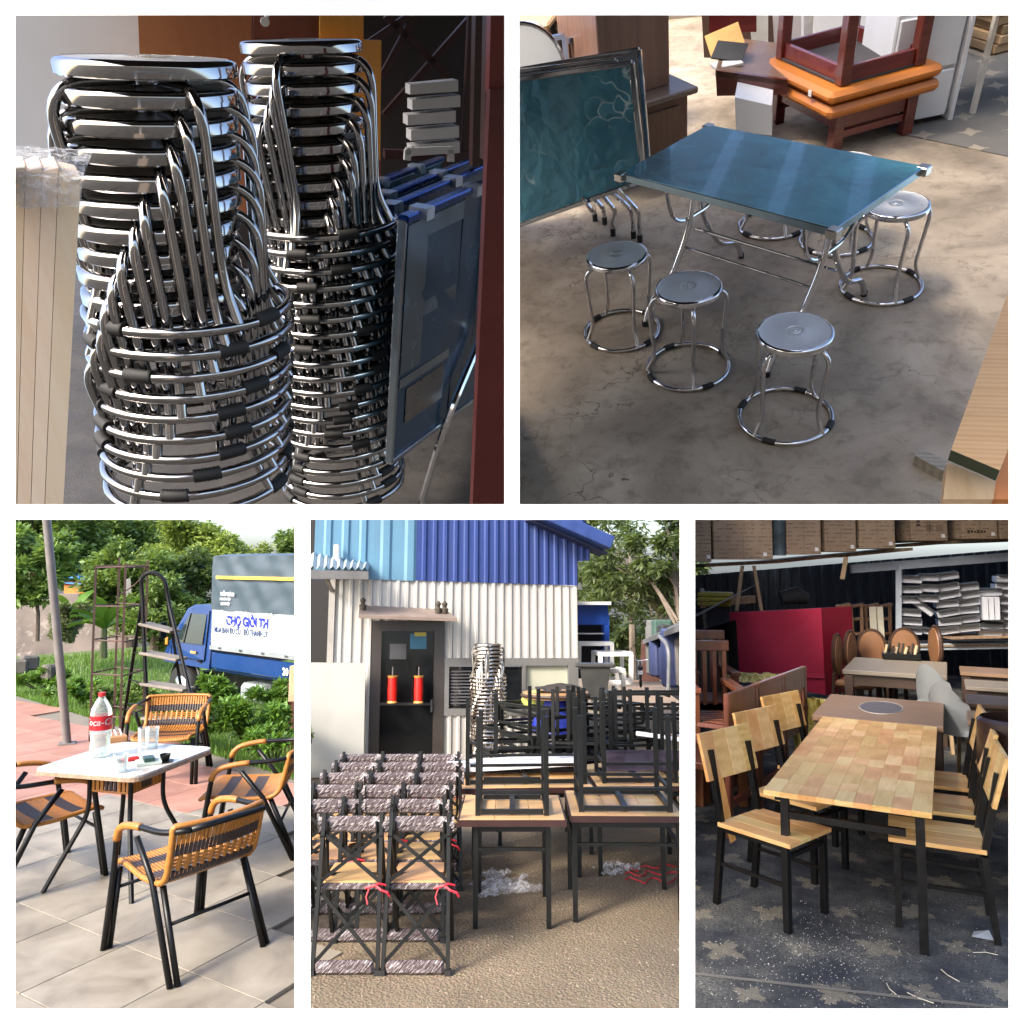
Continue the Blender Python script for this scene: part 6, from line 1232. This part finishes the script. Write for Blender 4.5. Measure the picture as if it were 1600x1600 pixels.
    a, b = ST.g(1404, 1449), ST.g(1526, 1464); cr = (a + b) / 2 + dl * .17
    nm = ['nearest', 'middle', 'farthest']
    for k in range(3):
        wchair(f'{nm[k]} wooden block chair with its back to the slatted dark chairs', cl + dl * (.72 * k) + dx * (.03 * k), yaw - math.pi / 2 - .38); wchair(f'{nm[k]} wooden block chair with its back to the side tables', cr + dl * (.60 * k) + dx * (-.02 * k), yaw + math.pi / 2 + .06)
    # ---- tables behind
    bw = wood('brown_tabletop', (.16, .10, .055), (.27, .18, .11), .8, 'X', .4, .04); dw = wood('dark_table_wood', (.04, .024, .018), (.08, .05, .036), .8, 'X', .4, .04); gw = wood('grey_worn_top', (.17, .145, .115), (.30, .26, .21), .8, 'X', .55, .04)
    def tab(label, pf0, pf1, depth, z, mat, leg, th=.05, legs=True, apron=True, group=None):
        q0, q1 = ST.g(*pf0, z), ST.g(*pf1, z); d = q1 - q0; w = d.length; ya = -.105; t = thing('wooden_table', label, 'table', (q0.x, q0.y, 0), ya, group)
        part(t, 'top', MB().box((w / 2, depth / 2, z - th / 2), (w, depth, th), bev=.006), mat)
        if apron:
            for y in (.06, depth - .06): part(t, 'apron', MB().box((w / 2, y, z - th - .06), (w - .14, .03, .12)), leg)
        for x in (.06, w - .06):
            for y in (.06, depth - .06): part(t, 'leg', MB().box((x, y, (z - th) / 2), (.085, .085, z - th)), leg)
        return t, w
    t, w = tab('brown wooden table with an oval mark on its top, behind the block table', (1268, 1117), (1436, 1113), 1.15, .70, bw, dw, .045); part(t, 'oval_mark', MB().lathe([(.16, 0), (.16, .0015)], 32, (0, 0, 0), M=Matrix.Diagonal((1.0, 1.9, 1))), plain('oval_print', (.11, .10, .11), .5), loc=(w * .5, .62, .7005)); part(t, 'oval_edge', MB().tube([(q[0], q[1] * 1.9, 0) for q in circ(.165, 32)], .006, 5, True), plain('oval_ring', (.32, .29, .26), .5), loc=(w * .5, .62, .7005))
    tab('dark wooden table with worn grey top behind the oval-marked table', (1316, 1046), (1450, 1044), 1.3, .74, gw, dw, .05)
    for k, (a, b, dep, mt) in enumerate([((1512, 1126), (1600, 1128), .5, bw), ((1510, 1098), (1590, 1098), .55, dw), ((1508, 1072), (1585, 1072), .55, gw), ((1500, 1050), (1585, 1050), .6, bw)]): 
        q0, q1 = ST.g(*a, .70), ST.g(*b, .70); d = q1 - q0; d = d * min(1, .9)
        tab(['side table nearest the chairs along the shed side', 'second side table along the shed side', 'grey-topped third side table along the shed side', 'farthest brown side table along the shed side'][k], a, (1584, a[1] + 1), dep, .70, mt, dw, .04, group='tables along the shed side')
    # crate of dark bottles on the dark table
    q = ST.g(1408, 1030, .74); t = thing('utensil_tray', 'black tray of dark bundled utensils on the dark table', 'tray', q); part(t, 'tray', MB().box((0, 0, .04), (.42, .3, .07), bev=.01), BL)
    for k in range(11): part(t, 'handle', MB().tube([(-.18 + .036 * k, .1 * math.sin(k * 2), .05), (-.15 + .036 * k, .1 * math.sin(k * 2) + .03, .17 + .03 * math.sin(k * 1.7))], .016, 6), plain('dark_handle', (.03, .025, .02), .5) if k % 3 else plain('pale_handle', (.5, .4, .25), .5))
    # oval-back chairs
    ovp = plain('tan_leather', (.22, .105, .05), .45, var=.15); ovf = plain('dark_wood_rim', (.05, .026, .018), .35)
    for k, (px, py, D, rz, lb) in enumerate([(1362, 1012, 10.6, 0, 'oval-backed chair behind the dark table, on the side of the red cabinet'), (1413, 1010, 10.6, 0, 'oval-backed chair behind the tray of utensils'), (1328, 1016, 9.8, 1.2, 'oval-backed chair seen edge-on between red cabinet and dark table'), (1308, 1022, 9.6, 1.3, 'oval-backed chair closest to the red cabinet side'), (1462, 1010, 9.4, -1.3, 'oval-backed chair edge-on at the far end of the dark table')]):
        c = ST.d(px, py, D); t = thing('oval_back_chair', lb, 'chair', (c.x, c.y, 0), rz, 'oval-backed chairs round the dark table'); rx, rz_ = .175, .24; cz = c.z
        ring = [(rx * math.cos(a), 0, cz + rz_ * math.sin(a)) for a in np.linspace(0, 6.28, 26)[:-1]]
        part(t, 'back_pad', MB().lathe([(.01, -.02), (.9, -.012), (1, 0), (.9, .03), (.01, .045)], 24, (0, 0, cz), M=rot('X', 90) @ Matrix.Diagonal((rx, rz_, 1))), ovp, True); part(t, 'back_rim', MB().tube(ring, .024, 7, True), ovf, True)
        part(t, 'seat', MB().box((0, .24 if False else -.24, .45), (.44, .44, .09), bev=.03), ovp)
        for x in (-.17, .17): part(t, 'rear_leg', MB().bar((x, .03, 0), (x * .6, .01, cz - rz_ + .03), .035), ovf); part(t, 'front_leg', MB().bar((x, -.42, 0), (x, -.42, .42), .035), ovf)
    # red cabinet
    rd = plain('crimson_paint', (.36, .018, .055), .35, var=.12, scale=2, wear=(.30, .03, .05), wearamt=.6, wscale=3); D = 10.2
    P = [ST.d(1155, 1062, D), ST.d(1290, 1086, D - .4), ST.d(1283, 950, D - .4), ST.d(1139, 957, D)]; t = thing('red_cabinet', 'large crimson cabinet with plain front standing in the middle of the shed', 'cabinet', (0, 0, 0)); sd = Vector((.36, .55, 0))
    part(t, 'front', MB().add(P, [(0, 1, 2, 3)]), rd); part(t, 'side', MB().add([P[1], P[1] + sd, P[2] + sd, P[2]], [(0, 1, 2, 3)]), plain('crimson_side', (.28, .012, .035), .4, var=.15)); part(t, 'top', MB().add([P[3], P[2], P[2] + sd, P[3] + sd], [(0, 1, 2, 3)]), rd); part(t, 'back', MB().add([P[0] + sd, P[3] + sd, P[2] + sd, P[1] + sd], [(0, 1, 2, 3)]), rd)
    f0, f1 = P[0].lerp(P[3], .12), P[1].lerp(P[2], .22); part(t, 'plinth_band', MB().bar(P[0].lerp(P[1], .6).lerp(P[3].lerp(P[2], .6), .17), f1 + Vector((0, -.01, 0)), .03, .05), rd)
    part(t, 'arm_roll', MB().lathe([(.06, 0), (.08, .05), (.06, .1)], 14, P[1].lerp(P[2], .52) + sd * .8, M=rot('Y', 60)), rd, True)
    # slatted high-back chairs
    mh = wood('mahogany', (.085, .025, .012), (.19, .065, .030), .9, 'Z', .3, .08, 12, .03, .2)
    q0, q1 = ST.g(1138, 1310), ST.g(1262, 1215); d = q1 - q0; ya = math.atan2(d.y, d.x); wch = d.length / 3; zt0 = hgt(q0, 1085); zt = (zt0 + hgt(q1, 1040)) / 2
    for k in range(3):
        o = q0 + d * (k / 3); t = thing('slatted_chair', f'dark mahogany high-backed slatted chair, {["nearest the frame edge","middle","nearest the yellow bundles"][k]} of three', 'chair', (o.x, o.y, 0), ya, 'row of mahogany slatted chairs'); w = wch * .97
        for x in (.03, w - .03): part(t, 'stile', MB().box((x, 0, zt / 2), (.06, .04, zt), bev=.004), mh)
        part(t, 'top_rail', MB().box((w / 2, 0, zt - .09), (w - .12, .035, .18), bev=.006), mh); part(t, 'mid_rail', MB().box((w / 2, 0, zt * .48), (w - .12, .03, .07)), mh); part(t, 'low_rail', MB().box((w / 2, 0, zt * .22), (w - .12, .03, .05)), mh)
        for j in range(6): part(t, 'slat', MB().box((.08 + (w - .16) * (j + .5) / 6, 0, zt * .66), ((w - .16) / 6 * .45, .014, zt * .32)), mh)
        part(t, 'seat', MB().box((w / 2, .24, zt * .46), (w - .02, .46, .05), bev=.006), mh)
        for x in (.04, w - .04): part(t, 'front_leg', MB().box((x, .44, zt * .22), (.05, .05, zt * .44)), mh); part(t, 'arm', MB().box((x, .22, zt * .64), (.06, .5, .035), bev=.006), mh)
    # benches at the frame edge
    for k, (px, py, D, w, z0) in enumerate([(1112, 1120, 6.4, .42, .0), (1108, 1090, 7.2, .42, .0)]):
        c = ST.d(px, py, D); t = thing('slatted_bench', ['mahogany bench end with slatted seat near the frame edge', 'second mahogany slatted bench behind the first at the frame edge'][k], 'bench', (c.x, c.y, 0), .35, 'mahogany benches'); zz = max(.3, c.z)
        for j in range(6): part(t, 'slat', MB().box((0, -.22 + .085 * j, zz), (w, .06, .025), bev=.004), mh)
        for x in (-w / 2 + .03, w / 2 - .03):
            part(t, 'arm_post', MB().box((x, -.26, (zz + .25) / 2), (.07, .06, zz + .25), bev=.005), mh); part(t, 'arm_rest', MB().box((x, 0, zz + .26), (.09, .62, .04), bev=.006), mh)
        for j in range(5): part(t, 'back_slat', MB().box((-w / 2 + w * (j + .5) / 5, .28, zz + .30), (.035, .02, .5)), mh)
        part(t, 'top_rail', MB().box((0, .28, zz + .56), (w, .035, .09), bev=.006), mh)
    A, B = ST.g(1145, 1318), ST.g(1118, 1240); solo('orange_board', MB().add([ST.d(*q, 4.95) for q in ((1141, 1318), (1150, 1312), (1128, 1205), (1114, 1210))] + [ST.d(*q, 5.0) for q in ((1141, 1318), (1150, 1312), (1128, 1205), (1114, 1210))], [(0, 1, 2, 3), (7, 6, 5, 4), (0, 4, 5, 1), (1, 5, 6, 2), (2, 6, 7, 3), (3, 7, 4, 0)]), wood('orange_leg', (.40, .19, .06), (.56, .30, .11), 1, 'Z'), 'orange wooden upright behind the nearest block chair', 'board')
    # yellow film-wrapped bundles
    yf, nt, p, n, l = mk('yellow_wrapped'); v = coords(n, l, scale=(22, 22, 3)); f = noise(n, l, v, 1, 7, .7, 1.0); l.new(ramp(n, l, f, [(.35, (.10, .075, .015)), (.55, (.38, .31, .07)), (.72, (.68, .64, .46))]), p.inputs['Base Color']); p.inputs['Roughness'].default_value = .25; bump(n, l, p, f, .8, .02)
    c = ST.d(1278, 1150, 7.8); rr = random.Random(2)
    for k in range(6): solo('wrapped_bundle', MB().grid(lambda u, v: Vector(((u - .5) * .16 + .02 * math.sin(v * 9 + k), .05 * math.cos(u * 6.28) + .02 * mnoise.noise(Vector((u * 4, v * 6, k))), v * .62)), 12, 14), yf, f'upright yellow film-wrapped bundle beside the red cabinet, {["first","second","third","fourth","fifth","sixth"][k]} from the slatted chairs', 'bundle', c + Vector((-.17 + .085 * k, .08 * (k % 2), -.25)), .2 * k, 'yellow wrapped bundles', smooth=True)
    c = ST.d(1172, 1062, 7.4); solo('wrapped_bundle', MB().grid(lambda u, v: Vector(((u - .5) * .55, (v - .5) * .3, .06 * math.sin(v * 3.14) + .03 * mnoise.noise(Vector((u * 7, v * 5, 4))))), 20, 12), yf, 'yellow film-wrapped bundle lying on the slatted chairs before the red cabinet', 'bundle', c, .3, 'yellow wrapped bundles', smooth=True)
    # grey plastic chairs
    gp = plain('grey_plastic', (.30, .32, .33), .4, var=.06)
    for k, (px, py, D, lb) in enumerate([(1476, 1085, 8.0, 'grey plastic shell chair farther down the aisle'), (1503, 1110, 6.8, 'grey plastic shell chair behind the far block chair')]):
        c = ST.d(px, py, D); t = thing('plastic_chair', lb, 'chair', (c.x, c.y, 0), -.7, 'grey plastic shell chairs')
        def shell(u, v):
            x = (u - .5) * .42 * (1 - .25 * max(0, v - .6) / .4); 
            if v < .45: return Vector((x, .22 - v * .95, .45 - .03 * math.sin(v * 5) + .08 * (u - .5) ** 2))
            s = (v - .45) / .55; return Vector((x, -.20 - .10 * s + .30 * (u - .5) ** 2, .44 + .45 * s - .25 * max(0, s - .6) * (u - .5) ** 2 * 6))
        part(t, 'shell', MB().grid(shell, 12, 18), gp, True)
        for x in (-.16, .16):
            for y in (-.16, .18): part(t, 'leg', MB().bar((x * 1.2, y * 1.15, 0), (x * .7, y * .7, .44), .03), wood('pale_leg', (.42, .28, .15), (.56, .4, .24), 1, 'Z'))
    c = ST.d(1600, 1180, 4.6); solo('dark_barrel_chair', MB().lathe([(.20, 0), (.22, .1), (.21, .42), (.19, .44), (.18, .1)], 24), plain('dark_brown_leather', (.03, .014, .012), .3), 'dark rounded chair back cut by the frame edge', 'chair', (c.x - .03, c.y, .55), smooth=True)
    # ---- shelving: upper boards with cartons, blue-white beams, drawers
    t = thing('shelf_rack', 'long storage rack of pale steel beams with boards across the back of the shed', 'rack', (0, 0, 0)); be = plain('pale_blue_steel', (.42, .48, .55), .4, var=.1); bd = wood('shelf_board', (.20, .135, .085), (.36, .26, .17), .6, 'X', .8, .06)
    D = 11.2
    for (a, b, th) in (((1330, 889), (1590, 869), .12), ((1270, 1014), (1590, 1008), .09)): part(t, 'beam', MB().bar(ST.d(*a, D), ST.d(*b, D), .06, th), be)
    part(t, 'post', MB().bar(ST.d(1404, 884, D), ST.d(1404, 1080, D), .075, .06), be); part(t, 'post', MB().bar(ST.d(1097, 920, D), ST.d(1112, 1080, D), .05, .05), plain('grey_post', (.3, .3, .3), .5)); part(t, 'post', MB().bar(ST.d(1586, 860, D), ST.d(1586, 1060, D), .06, .06), be)
    for k, (a, b) in enumerate((((1076, 884), (1190, 878)), ((1190, 878), (1290, 868)), ((1290, 869), (1400, 858)), ((1400, 852), (1500, 844)), ((1500, 846), (1590, 843)))):
        q0, q1 = ST.d(*a, D - .15), ST.d(*b, D - .15); part(t, 'shelf_plank', MB().bar(q0 + Vector((0, .5, 0)), q1 + Vector((0, .5, 0)), 1.1, .04), bd)
    part(t, 'shelf_plank', MB().bar(ST.d(1470, 997, D - .1) + Vector((0, .3, 0)), ST.d(1590, 994, D - .1) + Vector((0, .3, 0)), .7, .025), bd); part(t, 'shelf_plank', MB().bar(ST.d(1400, 1006, D + .3), ST.d(1590, 1004, D + .3), .7, .025), bd)
    part(t, 'added_back_board', MB().add([ST.d(*q, D + .75) for q in ((1076, 868), (1590, 838), (1590, 780), (1076, 780))], [(0, 1, 2, 3)]), plain('added_dark_backing', (.07, .065, .06), .8))  # added dark sheet keeping bright sky out of the gaps between cartons
    for (a, b) in (((1160, 884), (1151, 955)), ((1178, 884), (1190, 955))): part(t, 'hanging_strap', MB().bar(ST.d(*a, D - .5), ST.d(*b, D - .7), .05, .012), plain('strap_brown', (.25, .18, .11), .8))
    part(t, 'hanging_strap', MB().bar(ST.d(1322, 870, D - .4), ST.d(1316, 905, D - .4), .06, .012), MATS['strap_brown'])
    # cartons
    kr, nt, p, n, l = mk('printed_carton'); v = coords(n, l); f = noise(n, l, v, 3, 6); wvv = n.new('ShaderNodeTexWave'); wvv.bands_direction = 'Z'; wvv.inputs['Scale'].default_value = 5.5; wvv.inputs['Distortion'].default_value = 1.2; wvv.inputs['Detail'].default_value = 4; wvv.inputs['Detail Scale'].default_value = 9; l.new(v, wvv.inputs['Vector'])
    ln_ = mth(n, l, 'MULTIPLY', ramp(n, l, wvv.outputs['Fac'], [(.86, (0, 0, 0)), (.9, (1, 1, 1))]), ramp(n, l, noise(n, l, v, 9, 3), [(.48, (0, 0, 0)), (.52, (.7, .7, .7))])); oi = n.new('ShaderNodeObjectInfo'); cc = ramp(n, l, f, [(.3, (.32, .23, .15)), (.7, (.44, .33, .23))]); hs = n.new('ShaderNodeHueSaturation'); l.new(mth(n, l, 'MULTIPLY_ADD', oi.outputs['Random'], .35, .82), hs.inputs['Value']); l.new(cc, hs.inputs['Color'])
    l.new(mixc(n, l, ln_, hs.outputs[0], (.10, .07, .05)), p.inputs['Base Color']); p.inputs['Roughness'].default_value = .85
    cart = [(1078, 1112, 878, 'first'), (1114, 1209, 874, 'second, widest'), (1229, 1284, 866, 'third'), (1289, 1339, 862, 'fourth'), (1343, 1400, 857, 'fifth'), (1424, 1482, 845, 'sixth, darker striped'), (1503, 1560, 842, 'seventh'), (1563, 1590, 842, 'eighth')]
    tape = plain('white_sticker', (.8, .8, .8), .5)
    for k, (a, b, yb, od) in enumerate(cart):
        q0, q1 = ST.d(a, yb, D - .45), ST.d(b, yb, D - .45); w = (q1 - q0).length; c = (q0 + q1) / 2; hh = .62 + .05 * math.sin(k * 3); t = thing('carton', f'printed carton on the top shelf, {od} along its row', 'carton', c, math.atan2(q1.y - q0.y, q1.x - q0.x), 'cartons on the top shelf')
        part(t, 'body', MB().box((0, .22, hh / 2), (w * .98, .44, hh), bev=.008), kr); part(t, 'sticker', MB().box((w * .36, -.002, .07), (.05, .004, .05)), tape); part(t, 'flap_seam', MB().box((0, -.003, hh / 2), (.012, .004, hh * .96)), plain('seam_tape', (.30, .21, .13), .6))
        if k in (5, 6):
            for j in range(6): part(t, 'print_mark', MB().box((-.16 + .045 * j, -.003, .10 + .004 * (j % 2)), (.032, .004, .05 - .012 * (j % 3))) if k == 6 else MB().box((-w * .30, -.003, .22 + .05 * j), (.055 - .012 * (j % 2), .004, .034)), plain('dark_print', (.06, .045, .035), .7))
            if k == 5:
                for j in range(4): part(t, 'print_frame', MB().box((.0 + .14 * (j % 2), -.003, .18 + .16 * (j // 2)), (.10, .004, .10)), plain('faint_print', (.22, .16, .11), .7))
    c = ST.d(1218, 868, D - .4); solo('printed_tube', MB().lathe([(.09, 0), (.09, .6)], 16), plain('dark_printed_wrap', (.06, .09, .11), .4, var=.8, scale=5), 'dark printed roll standing between the cartons', 'roll', c, smooth=True)
    # white drawers
    wd = plain('white_drawer', (.60, .63, .70), .4, var=.05); di = plain('drawer_gap_shade', (.05, .055, .065), .7); Dm = D + .25
    def drawer(label, px, py, w, h, ang):
        c = ST.d(px, py, Dm - .25); sc = Dm / FPX; W_, H_ = w * sc, h * sc; t = thing('drawer', label, 'drawer', c, 0, 'white drawers on the rack', M=rot('Y', ang))
        part(t, 'front', MB().box((0, 0, 0), (W_, .02, H_ * .62), bev=.004), wd); part(t, 'bottom', MB().box((0, .2, -H_ * .30), (W_ * .96, .38, .012)), wd)
        for s in (-1, 1): part(t, 'side', MB().box((s * W_ * .48, .2, 0), (.014, .38, H_ * .55)), wd)
        part(t, 'gap', MB().box((0, .05, H_ * .40), (W_ * .9, .3, H_ * .12)), di)  # dark filler box standing in for the shade between piled drawers
    k = 0; rw = random.Random(12); nmz = lambda k: ['at the post end', 'next to the post end', 'in the middle', 'past the middle', 'nearest the frame edge']
    spec = []
    for col, (px, ys, w, ang) in enumerate([(1423, (906, 922, 938, 958, 972, 986), 30, 1), (1452, (903, 920, 936), 28, 0), (1482, (901, 918, 930, 944, 958, 972, 986), 31, -10), (1513, (918, 930, 942, 954, 968, 982), 31, -8), (1548, (926, 966, 980, 990), 31, 1), (1572, (905, 917, 928, 940, 952, 964, 978, 990), 26, 1)]):
        for j, y in enumerate(ys): drawer(f'white drawer in the {["first","second","third","fourth","fifth","sixth"][col]} pile from the steel post, {ORD[j]} from its top' if j else f'white drawer on top of the {["first","second","third","fourth","fifth","sixth"][col]} pile from the steel post', px + rw.uniform(-2, 2), y, w, 15, ang + rw.uniform(-3, 3))
    drawer('white drawer tumbled across the second pile gap, lying steeply tilted', 1440, 948, 38, 13, 38); drawer('white drawer lying low and askew beside the steel post', 1440, 985, 36, 13, 10)
    for j in range(3): c = ST.d(1537 + 9 * j, 950, Dm - .3); solo('white_drawer_side', MB().box((0, 0, 0), (.075, .3, .33), bev=.004), wd, f'white drawer standing on end in the rack, {["first","second","third"][j]} of three', 'drawer', c, group='white drawers on the rack')
    # old brown chair frames on the rack, roll of dark cloth, mats
    of = wood('old_brown_frame', (.13, .065, .03), (.26, .15, .075), 1, 'Z', .6)
    for k in range(4):
        t = thing('chair_skeleton', f'old brown chair frame stored behind the oval chairs, {["first","second","third","fourth"][k]} from the red cabinet', 'chair frame', (0, 0, 0), 0, 'old chair frames on the rack'); x = 1308 + 22 * k
        for (a, b) in (((x, 945), (x + 3, 1005)), ((x + 16, 942), (x + 17, 1005)), ((x - 2, 948), (x + 20, 944)), ((x, 968), (x + 18, 966)), ((x + 2, 990), (x + 18, 990))): part(t, 'member', MB().bar(ST.d(*a, D + .3 + .1 * k), ST.d(*b, D + .3 + .1 * k), .045, .04), of)
    for k in range(2): solo('pale_slat', MB().bar(ST.d(1363 + 11 * k, 948, D + .1), ST.d(1366 + 11 * k, 998, D + .1), .09, .02), plain('pale_board', (.5, .47, .38), .6), ['pale board standing among the old chair frames, nearer the red cabinet', 'pale board standing among the old chair frames, nearer the post'][k], 'board')
    solo('cloth_roll', MB().tube([ST.d(1220, 935, D + .2), ST.d(1245, 930, D + .2), ST.d(1262, 936, D + .2)], [.10, .13, .08], 10), plain('black_cloth', (.015, .015, .018), .8), 'roll of black cloth on the rack above the red cabinet', 'cloth', smooth=True)
    for k in range(3): solo('folded_mat', MB().box((0, 0, 0), (.46, .4, .07), bev=.02), plain('olive_mat', (.24, .21, .03), .7, rnd=.2), f'folded olive yellow mat at the frame edge, {["lowest","middle","topmost"][k]} of three', 'mat', ST.d(1118, 943 - 7 * k, D - .2), group='olive mats')
    slab('blue_panel', [(1098, 946), (1140, 946), (1150, 1008), (1112, 1010)], ST.d(1120, 980, D - .1).y, .03, plain('slate_panel', (.045, .055, .10), .5), 'slate blue panel standing beside the red cabinet', 'board').name = 'slate_board'
    for k in range(3): solo('batten', MB().bar(ST.d(1094, 948 - 5 * k, D - .3), ST.d(1180, 940 - 4 * k, D - .3), .05, .03), of, f'brown batten lying over the slate board, {["lowest","middle","topmost"][k]} of three', 'batten', group='battens beside the red cabinet')
    # ---- shed shell: rear ribbed wall, side walls, roof
    q0, q1 = ST.d(1074, 1060, 13.2), ST.d(1592, 1060, 13.2); q0.z = q1.z = 0
    rb = plain('blue_black_sheet', (.05, .065, .09), .5); solo('wall_back', corr(q0, q1, 0, 0, hgt(q0, 900), hgt(q1, 858), .2, .04), rb, kind='structure')
    def radial(px, name, D0, D1, z1, mat):
        a, b = ST.d(px, 1100, D0), ST.d(px, 1100, D1); solo(name, MB().add([Vector((a.x, a.y, -.2)), Vector((b.x, b.y, -.2)), Vector((b.x, b.y, z1)), Vector((a.x, a.y, z1))], [(0, 1, 2, 3)]), mat, kind='structure')
    sw = plain('shed_side_sheet', (.10, .10, .10), .7); radial(1073.5, 'wall_left', 6.2, 13.2, 3.6, sw); radial(1592, 'wall_right', 4.2, 13.2, 3.6, sw)
    a, b, c, d = ST.d(1070, 900, 9.0), ST.d(1600, 900, 9.0), ST.d(1600, 900, 12.8), ST.d(1070, 900, 12.8)
    solo('roof', MB().add([Vector((q.x, q.y, 3.7)) for q in (a, b, c, d)], [(0, 1, 2, 3)]), sw, kind='structure')  # unseen shed roof, its front part left off to let more daylight in
    # debris on the floor
    solo('paper_scrap', MB().add([(-.05, -.04, .01), (.05, -.03, .004), (.04, .05, .02), (-.03, .04, .006)], [(0, 1, 2, 3)]), plain('pale_scrap', (.42, .44, .46), .6), 'grey scrap beside the right-hand chair foot', 'scrap', ST.g(1534, 1464))
    for k, (px, py, a) in enumerate([(1486, 1527, 2.2), (1538, 1492, .2), (1396, 1550, 2.0), (1440, 1562, 2.7)]): solo('straw', MB().tube([(-.05, 0, .006), (.01, .012, .008), (.06, 0, .006)], .0022, 5), plain('straw_pale', (.5, .46, .36), .7), ['thin straw lying alone in the middle of the near carpet', 'bent white straw near the chair foot', 'curved straw on the carpet seam', 'straw lying along the carpet seam'][k], 'straw', ST.g(px, py), a, 'straws on the carpet')
build_e()
